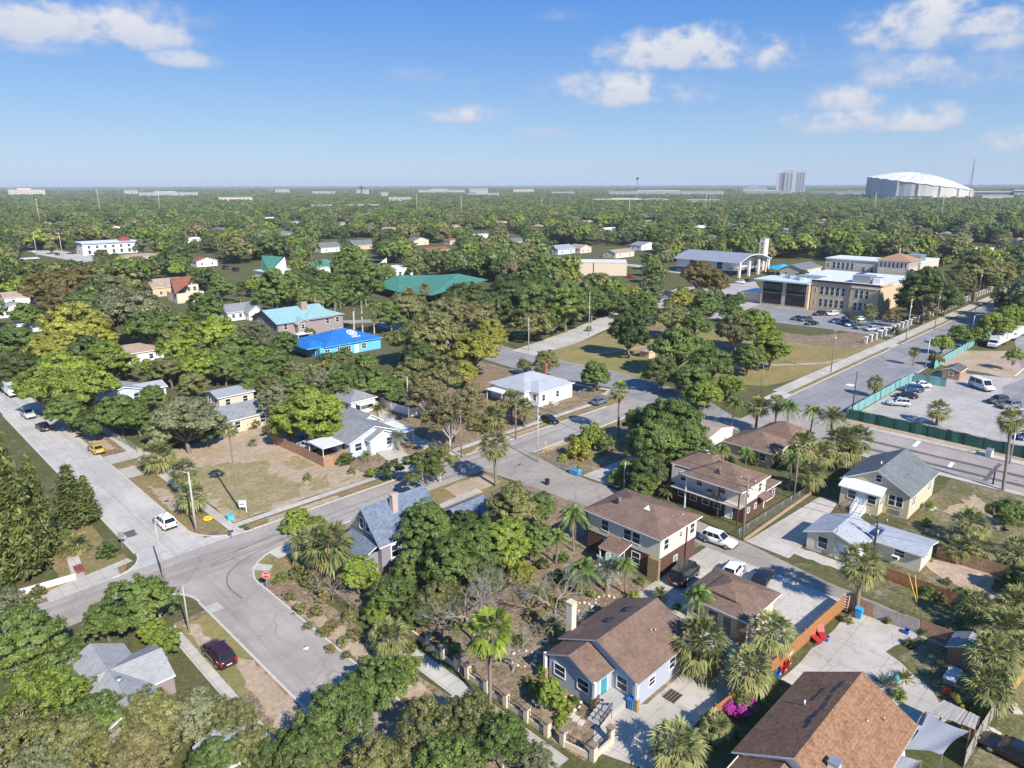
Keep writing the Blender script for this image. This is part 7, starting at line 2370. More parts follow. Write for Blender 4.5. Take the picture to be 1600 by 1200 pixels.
pole(1415, 535, 1421, 467, 'power', 'pale concrete power pole by the school drive', CONCPOLE, 1, .17)
pole(1460, 515, 1467, 454, 'power', 'wooden power pole on the school pavement near the dark oak', POLEWOOD, 1)
pole(1524, 486, 1531, 421, 'power', 'wooden power pole on the school pavement beyond the olive oak', POLEWOOD, 1)
pole(1570, 466, 1575, 421, 'plain', 'farthest wooden pole on the school pavement', POLEWOOD)
pole(1330, 652, 1333, 580, 'plain', 'dark steel pole at the corner of the two screened fences', DARK)
pole(1444, 587, 1446, 528, 'lamp', 'slim dark lamp pole beside the teal fence in the car park', GALV, 1)
pole(1519, 516, 1520, 492, 'lamp', 'small lamp pole among the bright street trees', GALV, 1)
pole(1577, 725, 1597, 676, 'lamp', 'grey lamp pole at the right edge of the dark green fence', GALV, 1)
pole(100, 412, 93, 362, 'plain', 'pale pole beside the far left road', CONCPOLE, r=.2)
pole(60, 410, 57, 362, 'plain', 'tall pale pole at the far left road bend', CONCPOLE, r=.2)
pole(342, 404, 341, 384, 'plain', 'pale pole beside the roadside green', CONCPOLE, r=.2)
for i, (px, py, ty, lab) in enumerate([(985, 336, 313, 'white floodlight pole in the canopy right of the tan deck'), (1105, 332, 306, 'white floodlight pole left of the apartment tower'), (1111, 330, 302, 'taller white floodlight pole left of the apartment tower'), (847, 322, 310, 'white floodlight pole above the canopy in the middle'), (1478, 326, 305, 'white floodlight pole under the stadium'),
                                       (52, 330, 312, 'white pole in the far left canopy'), (150, 310, 296, 'white pole against the far left horizon'), (245, 312, 297, 'thin white pole in the canopy under the long white warehouse'), (720, 322, 308, 'white pole in the canopy left of the middle white shed'), (650, 322, 305, 'white pole in the canopy under the middle horizon'), (1371, 322, 300, 'white pole left of the stadium entrance')]):
    D = 900. + 60 * (i % 4); d = fardir(px); b = d * D
    lo = 45 - (ty - 289.5) * .0 ; k = 30
    root = empty('light_pole', (b[0], b[1], 0), 0, lab, 'pole')
    lo, hi = 5., 60.
    for _ in range(40):
        mid = (lo + hi) / 2
        if proj((b[0], b[1], mid))[1] > ty: lo = mid
        else: hi = mid
    m = MB(); m.tube([(0, 0, 0), (0, 0, lo)], [.32, .22], CONCPOLE, 6); m.build('pole', root)
    m = MB(); m.box(-.9, .9, -.3, .3, lo, lo + .6, CONCPOLE); m.build('lamp_head', root)


def wire(a, b, sag=.6, label='thin dark overhead wire', off=0):
    pts = []
    for k in range(13):
        t = k / 12
        p = Vector(a).lerp(Vector(b), t); p.z -= sag * 4 * t * (1 - t); pts.append(tuple(p))
    c = Vector(a)
    m = MB(tuple(c)); m.tube(pts, .028, DARK, 4, False)
    tag(m.build('overhead_wire', None, tuple(c)), label, 'wire', 'overhead wires')


PT = {o['label']: (x, y, h) for o, x, y, h in POLES}
def top(s, dz=-.4, dx=0, dy=0):
    k = [v for n, v in PT.items() if s in n][0]
    return (k[0] + dx, k[1] + dy, k[2] + dz)
wire(top('mouth', -.3), top('corner of the brick', -.3), .7, 'wire from the alley-mouth power pole to the brown corner pole')
wire(top('mouth', -1.4), top('corner of the brick', -1.4), .9, 'lower cable from the alley-mouth power pole to the brown corner pole')
wire(top('corner of the brick', -.3), top('silver roof wing', -.3), .5, 'wire from the brown corner pole to the dark pole at the silver roof')
wire(top('corner of the brick', -1.4), top('silver roof wing', -1.0), .6, 'lower cable from the brown corner pole to the silver roof pole')
wire(top('left of the black sedan', -.2), top('mouth', -.6), .3, 'wire crossing the road from the brown pole to the alley-mouth pole')
wire(top('junction corner', -.2), top('beside the white SUV', -.4), .4, 'wire from the pale junction pole to the long-armed street lamp')
wire(top('silver roof wing', -.4), (95, -10, 7.5), .8, 'wire running from the dark silver-roof pole over the back lawns')

# ------------------------------------------------------------------ vehicles
CARGLASS = glass('car_glass', (.012, .016, .022))
TAIL = plain('tail_lamp', (.35, .015, .012), .3); HEAD = plain('head_lamp', (.70, .72, .75), .2); PLATE = plain('number_plate', (.6, .6, .58), .5)
SPEC = {  # length, width, sill, belt, roof, bonnet height, x of: windscreen base, roof front, roof rear, rear glass base
    'suv': (4.7, 1.86, .30, 1.06, 1.70, .98, 1.02, .30, -1.80, -2.22),
    'sedan': (4.6, 1.80, .24, .92, 1.44, .84, .95, .20, -1.05, -1.80),
    'hatch': (4.2, 1.78, .24, .95, 1.50, .88, .95, .25, -1.45, -2.0),
    'van': (5.4, 1.98, .32, 1.12, 2.15, 1.05, 1.75, 1.05, -2.50, -2.66),
}
CARS = {}


def car_proto(kind):
    Ln, Wd, sill, belt, roof, bon, xw, xf, xr, xb = SPEC[kind]
    Lh, hw = Ln / 2, Wd / 2
    body = MB()
    paintm = paint('car_paint_white', (.75, .75, .74))
    # lower body: ring sections along the length
    st = [(-Lh, sill + .22, belt * .70, hw * .82), (-Lh + .07, sill + .05, belt * .93, hw * .93), (-Lh + .35, sill, belt, hw), (xb + .1, sill, belt, hw), (-.6, sill, belt, hw * 1.01), (.6, sill, belt * .99, hw * 1.01), (xw, sill, belt * .985, hw), (Lh - .65, sill, bon, hw * .97), (Lh - .12, sill + .04, bon * .88, hw * .86), (Lh, sill + .2, bon * .66, hw * .70)]
    ring = lambda s: [(s[0], -s[3] * .92, s[1]), (s[0], -s[3], s[1] + .22 * (s[2] - s[1])), (s[0], -s[3] * .995, s[1] + .66 * (s[2] - s[1])), (s[0], -s[3] * .90, s[2] - .02), (s[0], -s[3] * .5, s[2] + .015), (s[0], s[3] * .5, s[2] + .015), (s[0], s[3] * .90, s[2] - .02), (s[0], s[3] * .995, s[1] + .66 * (s[2] - s[1])), (s[0], s[3], s[1] + .22 * (s[2] - s[1])), (s[0], s[3] * .92, s[1])]
    vs, fs = [], []
    for s_ in st: vs += ring(s_)
    n = 10
    for i in range(len(st) - 1):
        for k in range(n):
            q = (k + 1) % n
            fs.append((i * n + k, (i + 1) * n + k, (i + 1) * n + q, i * n + q))
    fs += [tuple(range(n)), tuple(reversed(range((len(st) - 1) * n, len(st) * n)))]
    body.mesh(vs, fs, paintm, True)
    # greenhouse
    bw, tw = hw * .90, hw * (.74 if kind != 'van' else .84)
    zb = belt - .03
    gb = [(xb, -bw, zb), (xw, -bw, zb), (xw, bw, zb), (xb, bw, zb)]
    gt = [(xr, -tw, roof - .05), (xf, -tw, roof - .05), (xf, tw, roof - .05), (xr, tw, roof - .05)]
    for i in range(4):
        j = (i + 1) % 4
        body.poly([gb[i], gb[j], gt[j], gt[i]], paintm)
    rc = [(xr + .1, -tw * .9, roof), (xf - .1, -tw * .9, roof), (xf - .1, tw * .9, roof), (xr + .1, tw * .9, roof)]
    for i in range(4):
        j = (i + 1) % 4
        body.poly([gt[i], gt[j], rc[j], rc[i]], paintm, True)
    body.poly(rc, paintm)
    root = empty('parked_car', (0, 0, 0))
    body.build('body', root)

    def pane(name, q, m0=.07, m1=.10, cuts=None):
        """glass set proud of a greenhouse face"""
        q = [Vector(v) for v in q]
        nrm = (q[1] - q[0]).cross(q[3] - q[0]).normalized() * .008
        f = lambda u, v: (q[0].lerp(q[1], u)).lerp(q[3].lerp(q[2], u), v) + nrm
        for u0, u1 in cuts or [(m0, 1 - m0)]:
            g_ = MB(); g_.poly([tuple(f(u0, m1)), tuple(f(u1, m1)), tuple(f(u1, 1 - m1)), tuple(f(u0, 1 - m1))], CARGLASS); g_.build(name, root)
    pane('windscreen', [gb[1], gb[2], gt[2], gt[1]], .05, .06)
    pane('rear_window', [gb[3], gb[0], gt[0], gt[3]], .07, .12)
    cuts = [(.07, .42), (.45, .86)] if kind != 'suv' else [(.05, .26), (.29, .58), (.61, .9)]
    pane('side_window', [gb[0], gb[1], gt[1], gt[0]], cuts=cuts)
    pane('side_window', [gb[2], gb[3], gt[3], gt[2]], cuts=[(1 - b_, 1 - a_) for a_, b_ in cuts])
    wr = .35 if kind in ('suv', 'van') else .32
    for sx in (-1, 1):
        for sy in (-1, 1):
            x = sx * Ln * .295 - (.03 if sx < 0 else 0)
            w = MB(); w.tube([(x, sy * (hw - .22), wr), (x, sy * (hw - .05), wr), (x, sy * (hw + .025), wr)], [wr, wr, wr * .92], RUBBER, 16); o = w.build('wheel', root)
            w = MB(); w.tube([(x, sy * (hw + .02), wr), (x, sy * (hw + .034), wr)], [wr * .62, wr * .55], RIM, 12); w.build('rim', o)
    for sy in (-1, 1):
        q = MB(); q.box(Lh - .30, Lh - .06, sy * hw * .62 - .17, sy * hw * .62 + .17, bon * .70, bon * .84, HEAD); q.build('headlight', root)
        q = MB(); q.box(-Lh + .0, -Lh + .14, sy * hw * .76 - .1, sy * hw * .76 + .1, belt * .66, belt * .98, TAIL); q.build('tail_light', root)
        q = MB(); q.box(xw - .30, xw - .12, sy * (hw + .06) - .08, sy * (hw + .06) + .08, belt, belt + .14, DARK); q.build('wing_mirror', root)
    q = MB(); q.box(-Lh - .012, -Lh + .02, -.26, .26, belt * .50, belt * .62, PLATE); q.build('number_plate', root)
    q = MB(); q.box(-Lh - .03, -Lh + .2, -hw * .8, hw * .8, sill + .02, sill + .2, DARK); q.box(Lh - .2, Lh + .02, -hw * .66, hw * .66, sill + .02, sill + .22, DARK); q.build('bumper', root)
    return root


def repaint(root, mat):
    for ch in root.children:
        if ch.name.startswith('body'):
            for s in ch.material_slots: s.link = 'OBJECT'; s.material = mat


def car(px, py, ang, kind, col, label, cname, group=None, scale=1.0):
    """px,py: ground under the middle of the car"""
    if kind not in CARS:
        root = CARS[kind] = car_proto(kind)
    else: root = copy_tree(CARS[kind])
    b = G(px, py)
    root.location = (b[0], b[1], .075); root.rotation_euler = (0, 0, R(ang)); root.scale = (scale,) * 3
    repaint(root, paint('car_paint_' + cname, col))
    root['label'] = label; root['category'] = 'car' if kind != 'van' else 'van'
    if group: root['group'] = group
    elif 'group' in root: del root['group']
    return root


WHT, BLK, SLV, GRY, BLU, MAR, YEL, DGY = (.75, .75, .74), (.012, .012, .014), (.46, .49, .52), (.17, .18, .19), (.03, .07, .16), (.042, .006, .012), (.50, .33, .03), (.05, .052, .056)
car(258, 821, 92, 'suv', WHT, 'white SUV parked at the junction end of the concrete street', 'white')
car(343, 1030, 91, 'suv', MAR, 'dark maroon SUV with spare wheel parked on the grass strip', 'maroon')
car(151, 706, 92, 'sedan', YEL, 'mustard yellow sedan parked on the brown verge', 'yellow')
car(68, 671, 93, 'sedan', BLK, 'black sedan parked in tree shade on the concrete street', 'black')
car(45, 652, 273, 'suv', SLV, 'silver SUV parked behind the black sedan on the concrete street', 'silver')
car(2, 607, 90, 'sedan', (.04, .05, .25), 'deep blue car cut by the left edge beside the white trailer', 'deep_blue')
car(1122, 850, -86, 'suv', WHT, 'white SUV standing in the alley beside the cream two-storey block', 'white')
car(1146, 897, 8, 'hatch', WHT, 'white hatchback half hidden behind the garage cottage roof', 'white')
car(1190, 910, 10, 'sedan', BLK, 'black sedan behind the garage cottage roof', 'black')
car(1070, 905, 7, 'van', BLK, 'black van parked against the brown brick wall', 'black', None, .98)
car(858, 660, -94, 'sedan', BLK, 'black sedan parked across the drive by the corner house', 'black')
car(937, 631, 2, 'hatch', (.10, .16, .22), 'steel-blue hatchback parked on the corner house verge', 'steel_blue')
car(1580, 1183, 86, 'sedan', BLK, 'dark car at the bottom right corner in the back lane', 'black')
grp = 'cars parked along the teal fence'
car(1403, 634, 118, 'suv', SLV, 'silver SUV nearest in the row of four by the teal fence', 'silver', grp)
car(1415, 622, 118, 'sedan', BLK, 'black car second from the front in the row by the teal fence', 'black', grp)
car(1424, 612, 118, 'suv', BLU, 'dark blue car third in the row by the teal fence', 'blue', grp)
car(1437, 605, 118, 'sedan', WHT, 'white car farthest in the row by the teal fence', 'white', grp)
car(1533, 608, 230, 'van', WHT, 'white passenger van in the car park', 'white', None, 1.15)
car(1558, 630, 150, 'suv', DGY, 'dark grey SUV with roof rails right of the white van', 'dark_grey')
car(1577, 638, 150, 'suv', GRY, 'grey SUV in front of the dark grey SUV', 'grey')
car(1594, 668, 150, 'sedan', BLU, 'blue car cut by the right edge of the car park', 'blue')
car(1600, 686, 150, 'hatch', (.02, .03, .10), 'navy car at the right edge behind the fan palm', 'navy')
grp = 'cars in the school car park'
for i, (px, py, kd, c, cn, lab) in enumerate([(1305, 504, 'sedan', BLU, 'blue', 'dark blue car leftmost of the front row at the school'), (1318, 507, 'suv', BLU, 'blue', 'blue SUV second in the front row at the school'), (1330, 510, 'suv', WHT, 'white', 'white SUV third in the front row at the school'), (1345, 514, 'suv', GRY, 'grey', 'grey SUV fourth in the front row at the school'),
                                          (1361, 517, 'suv', SLV, 'silver', 'silver SUV fifth in the front row at the school'), (1380, 520, 'suv', WHT, 'white', 'white SUV rightmost of the front row at the school'), (1300, 493, 'suv', WHT, 'white', 'white SUV in the back row near the school wall'), (1326, 498, 'sedan', BLK, 'black', 'black car in the back row under the school windows'),
                                          (1342, 501, 'sedan', WHT, 'white', 'white sedan in the back row left of the school palm'), (1280, 493, 'suv', BLK, 'black', 'black SUV at the left end of the school back row'), (1246, 500, 'sedan', BLK, 'black', 'black car by the dark glass annex'), (1258, 502, 'suv', DGY, 'dark_grey', 'dark grey SUV by the dark glass annex'), (1268, 508, 'sedan', BLK, 'black', 'black car on the edge of the brown field by the school')]):
    car(px, py, 160 if i < 6 else 150, kd, c, lab, cn, grp)
for px, py, kd, c, cn, lab in [(1156, 443, 'suv', WHT, 'white', 'white SUV below the slim sign tower'), (1166, 440, 'sedan', BLK, 'black', 'black car under the open end of the curved roof hall'), (1012, 462, 'sedan', WHT, 'white', 'white car glimpsed behind the tan flat hall trees'), (984, 434, 'sedan', (.35, .02, .03), 'red', 'red car beside the tan flat hall'),
                               (90, 399, 'sedan', DGY, 'dark_grey', 'dark car on the far left road'), (52, 395, 'suv', WHT, 'white', 'white car at the far left road bend'), (368, 424, 'van', BLK, 'black', 'black van on the roadside green'), (352, 421, 'van', DGY, 'dark_grey', 'dark grey van on the roadside green'), (390, 458, 'sedan', BLK, 'black', 'black car on the lane above the grey cross gable house'), (130, 434, 'sedan', WHT, 'white', 'white car among the bronze trees'),
                               (318, 412, 'suv', BLU, 'blue', 'blue car in front of the small reddish-gabled house'), (480, 702, 'suv', SLV, 'silver', 'silver car behind the board fence of the pale blue bungalow'), (535, 391, 'sedan', BLK, 'black', 'black car on the far green near dark roofed houses')]:
    car(px, py, 100, kd, c, lab, cn)


def truck(px, py, ang, L_, label, cab=True, h=3.3, w=2.4):
    b = G(px, py)
    root = empty('box_truck' if cab else 'cargo_trailer', (b[0], b[1], .075), R(ang), label, 'truck' if cab else 'trailer')
    wp = paint('truck_white', (.78, .78, .78))
    m = MB(); x0, x1 = -L_ / 2, L_ / 2 - (2.0 if cab else 0)
    m.box(x0, x1, -w / 2, w / 2, .75, h, wp); m.box(x0 + .3, x1, -w * .35, w * .35, .5, .75, DARK)
    for x in np.linspace(x0, x1, 7): m.box(x - .03, x + .03, -w / 2 - .015, w / 2 + .015, .78, h - .05, wp)
    m.build('cargo_box', root)
    q = MB(); q.box(x0 - .02, x0, -w * .46, w * .46, .85, h - .15, plain('grey_door', (.55, .56, .57), .5)); q.build('rear_door', root)
    if cab:
        q = MB()
        pr_ = [(x1 + .1, .55), (L_ / 2, .55), (L_ / 2, 1.35), (L_ / 2 - .75, 1.5), (L_ / 2 - 1.2, 2.35), (x1 + .1, 2.4)]
        A = [(x, -w * .46, z) for x, z in pr_]; B_ = [(x, w * .46, z) for x, z in pr_]
        q.poly(A, wp); q.poly(B_[::-1], wp)
        for i in range(6): j = (i + 1) % 6; q.poly([A[i], B_[i], B_[j], A[j]], wp)
        q.build('cab', root)
        q = MB(); q.poly([(L_ / 2 - .74, -w * .42, 1.56), (L_ / 2 - .74, w * .42, 1.56), (L_ / 2 - 1.16, w * .42, 2.3), (L_ / 2 - 1.16, -w * .42, 2.3)], CARGLASS); q.build('windscreen', root)
        for sy in (-1, 1):
            q = MB(); q.box(x1 + .3, L_ / 2 - 1.15, sy * w * .465 - .01, sy * w * .465 + .01, 1.5, 2.2, CARGLASS); q.build('side_window', root)
    for x in ([x0 + 1.1, L_ / 2 - .95] if cab else [x0 + L_ * .42, x0 + L_ * .6]):
        for sy in (-1, 1):
            q = MB(); q.tube([(x, sy * (w / 2 - .3), .42), (x, sy * (w / 2 + .01), .42)], .42, RUBBER, 14); q.build('wheel', root)
    return root


truck(20, 617, 91, 7.5, 'white box trailer at the top of the concrete street', False, 3.0, 2.5)
truck(1556, 541, 178, 9.5, 'white box truck nearest in the truck row', True)
truck(1570, 534, 178, 11, 'white bus-length truck second in the truck row', True, 3.1)
truck(1585, 528, 178, 11, 'white truck third in the truck row behind the others', True, 3.3)

# ------------------------------------------------------------------ signs and small things
def sign_text(root, txt, size, mat, loc, rot):
    cu = bpy.data.curves.new('lettering', 'FONT'); cu.body = txt; cu.size = size; cu.align_x = 'CENTER'; cu.align_y = 'CENTER'; cu.extrude = .004
    o = bpy.data.objects.new('lettering', cu); C.objects.link(o)
    dg = bpy.context.evaluated_depsgraph_get()
    me = bpy.data.meshes.new_from_object(o.evaluated_get(dg)); bpy.data.objects.remove(o)
    me.materials.clear(); me.materials.append(mat)
    t = link('lettering', me, root, loc); t.rotation_euler = rot
    return t


RED = plain('sign_red', (.55, .02, .025), .5, var=.08)


def stop_sign(px, py, az, label, zs=2.0, s=.42):
    b = G(px, py)
    root = empty('stop_sign', (b[0], b[1], 0), R(az), label, 'sign')
    m = MB(); m.bar((0, 0, 0), (0, 0, zs + s), .07, GALV); m.build('post', root)
    oc = lambda r, y: [(r * math.cos(math.pi / 8 + k * math.pi / 4), y, zs + r * math.sin(math.pi / 8 + k * math.pi / 4)) for k in range(8)]
    m = MB(); a, c_ = oc(s, -.05), oc(s, -.03)
    m.poly(a, WHITE); m.poly(c_[::-1], GALV)
    for i in range(8): j = (i + 1) % 8; m.poly([a[i], c_[i], c_[j], a[j]], GALV)
    o = m.build('sign_plate', root)
    m = MB(); m.poly(oc(s * .92, -.056), RED); m.build('red_face', o)
    sign_text(o, 'STOP', s * .62, WHITE, (0, -.062, zs), (math.pi / 2, 0, 0))
    return root


stop_sign(418, 921, -40, 'red octagonal stop sign facing the camera at the junction corner', 1.9, .46)
stop_sign(192, 857, 150, 'stop sign seen from its dark back at the left corner', 1.9, .45)
b = G(380, 800); root = empty('sale_sign', (b[0], b[1], 0), R(-45), 'white post with a hanging white board on the vacant lot', 'sign')
m = MB(); m.bar((.5, 0, 0), (.5, 0, 1.9), .1, WHITE); m.bar((.55, 0, 1.75), (-.6, 0, 1.75), .09, WHITE); m.build('post', root)
m = MB(); m.box(-.5, .35, -.02, .02, .75, 1.6, WHITE); m.box(-.4, .25, -.03, -.021, 1.1, 1.35, GALV); m.build('board', root)
b = G(362, 842); root = empty('mailbox', (b[0], b[1], 0), 0, 'small dark mailbox on a post near the street corner', 'mailbox')
m = MB(); m.bar((0, 0, 0), (0, 0, 1.0), .09, POLEWOOD); m.build('post', root); m = MB(); m.tube([(-.28, 0, 1.1), (.28, 0, 1.1)], .15, DARK, 10); m.build('box', root)
b = G(360, 812); root = empty('utility_box', (b[0], b[1], 0), 0, 'small teal box at the corner of the vacant lot', 'box')
m = MB(); m.box(-.45, .45, -.4, .4, 0, .7, plain('teal_box_paint', (.10, .42, .46), .5)); m.build('cabinet', root); m = MB(); m.box(-.5, .5, -.45, .45, .7, .78, plain('teal_box_paint', (.10, .42, .46), .5)); m.build('lid', root)
b = G(325, 812); m = MB((b[0], b[1], 0))
for k in range(12):
    a0, a1 = 2 * math.pi * k / 12, 2 * math.pi * (k + 1) / 12
    m.tube([(b[0] + .5 * math.cos(a0), b[1] + .5 * math.sin(a0), .2), (b[0] + .5 * math.cos(a1), b[1] + .5 * math.sin(a1), .2)], .18, plain('yellow_plastic', (.75, .50, .03), .5), 8)
tag(m.build('play_ring', None, (b[0], b[1], 0)), 'bright yellow plastic ring lying on the verge', 'ring')


def bike(px, py, az, col, label):
    b = G(px, py); root = empty('bicycle', (b[0], b[1], .07), R(az), label, 'bicycle', 'bicycles by the front steps')
    fm = paint('bike_' + col[0], col[1])
    for x in (-.5, .5):
        m = MB()
        for k in range(14):
            a0, a1 = 2 * math.pi * k / 14, 2 * math.pi * (k + 1) / 14
            m.tube([(x + .32 * math.cos(a0), 0, .33 + .32 * math.sin(a0)), (x + .32 * math.cos(a1), 0, .33 + .32 * math.sin(a1))], .028, RUBBER, 5, False)
        for k in range(5): a0 = math.pi * k / 5; m.bar((x - .3 * math.cos(a0), 0, .33 - .3 * math.sin(a0)), (x + .3 * math.cos(a0), 0, .33 + .3 * math.sin(a0)), .01, GALV)
        m.build('wheel', root)
    m = MB()
    for a, c_ in (((-.5, 0, .33), (-.08, 0, .32)), ((-.08, 0, .32), (.36, 0, .78)), ((-.18, 0, .78), (.36, 0, .78)), ((-.18, 0, .85), (-.08, 0, .32)), ((-.5, 0, .33), (-.18, 0, .78)), ((.5, 0, .33), (.34, 0, .9))): m.bar(a, c_, .05, fm)
    m.build('frame', root)
    m = MB(); m.box(-.32, -.06, -.07, .07, .85, .92, DARK); m.build('saddle', root)
    m = MB(); m.bar((.34, -.27, .95), (.34, .27, .95), .035, DARK); m.build('handlebar', root)


bike(946, 1113, 120, ('blue', (.02, .07, .30)), 'blue bicycle leaning by the left railing of the front steps')
bike(938, 1106, 100, ('orange', (.45, .10, .03)), 'orange bicycle behind the blue bicycle by the front steps')


def bin_(px, py, col, label, name='wheelie_bin', s=1.0, az=0):
    b = G(px, py); root = empty(name, (b[0], b[1], .07), R(az), label, 'bin'); mt = plain('plastic_' + col[0], col[1], .5)
    m = MB(); m.mesh([(-.24 * s, -.24 * s, .06), (.24 * s, -.24 * s, .06), (.24 * s, .24 * s, .06), (-.24 * s, .24 * s, .06), (-.3 * s, -.3 * s, 1.0 * s), (.3 * s, -.3 * s, 1.0 * s), (.3 * s, .3 * s, 1.0 * s), (-.3 * s, .3 * s, 1.0 * s)], [(3, 2, 1, 0), (4, 5, 6, 7), (0, 1, 5, 4), (1, 2, 6, 5), (2, 3, 7, 6), (3, 0, 4, 7)], mt); m.build('body', root)
    m = MB(); m.box(-.33 * s, .33 * s, -.33 * s, .36 * s, 1.0 * s, 1.07 * s, mt); m.build('lid', root)
    for sx in (-1, 1): m = MB(); m.tube([(sx * .2 * s, .26 * s, .1), (sx * .27 * s, .26 * s, .1)], .1, RUBBER, 10); m.build('wheel', root)


bin_(986, 1108, ('blue', (.02, .15, .45)), 'blue bin beside the right railing of the front steps')
bin_(1341, 966, ('azure', (.03, .35, .62)), 'light blue tub by the double-trunked palm in the fence corner', 'storage_tub', 1.1)
bin_(855, 758, ('black', (.02, .02, .02)), 'small black bin on the alley edge near its mouth', s=.9)
bin_(472, 690, ('cobalt', (.02, .08, .45)), 'bright blue drum under the bright green tree by the fence', 'drum', 1.2)


def blob(name, label, cat, px, py, parts, z=.07):
    b = G(px, py); root = empty(name, (b[0], b[1], z), 0, label, cat)
    for nm, mb_ in parts: mb_.build(nm, root)
    return root


def lounger(px, py, az, col, label):
    b = G(px, py); root = empty('patio_chair', (b[0], b[1], .07), R(az), label, 'chair'); mt = plain('plastic_' + col[0], col[1], .5)
    m = MB(); m.box(-.9, .3, -.35, .35, .3, .38, mt); m.build('seat', root)
    m = MB(); m.poly([(.3, -.35, .38), (.3, .35, .38), (.85, .35, .95), (.85, -.35, .95)], mt); m.poly([(.3, .35, .33), (.3, -.35, .33), (.85, -.35, .9), (.85, .35, .9)], mt); m.build('backrest', root)
    for x in (-.8, .2):
        for y in (-.3, .3): m = MB(); m.bar((x, y, 0), (x, y, .3), .06, mt); m.build('leg', root)


lounger(1272, 1000, 60, ('red', (.45, .03, .03)), 'red lounger by the cedar fence, left one of two')
lounger(1284, 996, 40, ('red', (.45, .03, .03)), 'red lounger by the cedar fence, right one of two')
for px, py, col, lab in ((1215, 1056, ('blue', (.02, .10, .40)), 'blue toy crate in the clutter at the cedar fence'), (1224, 1050, ('red', (.45, .03, .03)), 'red toy crate beside the blue toy crate'), (1231, 1040, ('red', (.45, .03, .03)), 'faded red toy crate nearer the cedar fence'), (1291, 1001, ('blue', (.02, .10, .40)), 'blue toy crate beside the red loungers'), (1416, 990, ('cobalt', (.02, .08, .45)), 'cobalt crate at the foot of the grey gate')):
    mt = plain('plastic_' + col[0], col[1], .5)
    m = MB(); m.box(-.32, .32, -.22, .22, 0, .06, mt)
    for a in ((-.32, -.3, -.22, .22), (.3, .32, -.22, .22), (-.3, .3, -.22, -.2), (-.3, .3, .2, .22)): m.box(*a, .06, .42, mt)
    m2 = MB(); m2.box(-.1, .1, -.24, -.221, .26, .34, WHITE)
    blob('toy_crate', lab, 'crate', px, py, [('tub', m), ('handle', m2)])
m = MB(); m.bar((-1.6, 0, .5), (1.6, .3, .75), .25, WHITE, .1); m.bar((-1.5, .1, 0), (-1.5, .1, .5), .08, GALV); m.bar((1.5, .3, 0), (1.5, .3, .7), .08, GALV)
blob('folded_awning', 'long pale folded awning leaning along the cedar fence', 'awning', 1243, 1020, [('canvas', m)])
m = MB(); m.bar((0, -.4, 0), (.3, -.4, 1.9), .06, WHITE); m.bar((0, .2, 0), (.3, .2, 1.9), .06, WHITE)
for k in range(6): m.bar((.05 * k + .03, -.4, .3 * k + .15), (.05 * k + .03, .2, .3 * k + .15), .05, WHITE)
blob('ladder', 'white ladder leaning in the fence corner by the palm trunks', 'ladder', 1317, 955, [('rails', m)])

# yellow guards of the guy wires, hydrant, rock, planter rings
for (x0, y0, x1, y1, lab) in ((1433, 944, 1412, 902, 'left of two yellow guy-wire guards at the alley'), (1434, 942, 1416, 906, 'right of two yellow guy-wire guards at the alley')):
    a = G(x0, y0); b = np.array([a[0] + 1.2, a[1] + (1.6 if 'left' in lab else 1.0), 2.6])
    m = MB(tuple(a)); m.tube([tuple(a), tuple(b)], .05, plain('guard_yellow', (.70, .48, .05), .5), 8); tag(m.build('guy_guard', None, tuple(a)), lab, 'guy wire')
a = G(855, 706); m = MB(tuple(a)); m.tube([tuple(a), (a[0] - .2, a[1] + .3, 2.0)], .05, plain('guard_yellow', (.70, .48, .05), .5), 8); m.bar((a[0] - .1, a[1] - .25, .2), (a[0] - .1, a[1] + .5, .2), .08, plain('guard_yellow', (.70, .48, .05), .5))
tag(m.build('guy_guard', None, tuple(a)), 'yellow guy-wire guard on the verge by the power pole', 'guy wire')
b = G(884, 740); m = MB(); m.box(-1.6, 1.6, -.9, .9, 0, .9, plain('tarp_blue', (.04, .26, .48), .6, var=.4)); m.mesh([(-1.7, -1, .9), (1.7, -1, .9), (1.7, 1, .9), (-1.7, 1, .9), (-1.3, 0, 1.35), (1.3, 0, 1.35)], [(0, 1, 5, 4), (2, 3, 4, 5), (1, 2, 5), (3, 0, 4)], plain('tarp_blue', (.04, .26, .48), .6, var=.4))
m2 = MB()
for k in range(-3, 4): m2.bar((k * .5, -1.02, .05), (k * .5, -1.02, 1.2), .05, GALV)
r_ = blob('covered_trailer', 'small blue tarp-covered trailer behind the wire fence at the alley mouth', 'trailer', 899, 741, [('tarp', m), ('side_rails', m2)]); r_.rotation_euler[2] = R(-90); r_.scale = (.55, .6, .8)
STN = plain('pale_stone', (.55, .48, .40), .9, var=.3)
for px, py, n, rr, lab in ((948, 942, 13, 1.3, 'ring of pale stones round the blue-grey palm'), (912, 950, 10, .9, 'ring of pale stones round the bright feathery palm'), (818, 1030, 11, 1.2, 'ring of pale stones round a leafless tree'), (892, 1100, 9, .9, 'pale rocks by the stepping stones of the front garden')):
    b = G(px, py); m = MB((b[0], b[1], 0)); lr = random.Random(px)
    for k in range(n):
        a = 2 * math.pi * k / n; m.sphere((b[0] + rr * math.cos(a), b[1] + rr * math.sin(a), .1), lr.uniform(.13, .24), STN, 7, 5, .7)
    tag(m.build('stone_ring', None, (b[0], b[1], 0)), lab, 'stones')
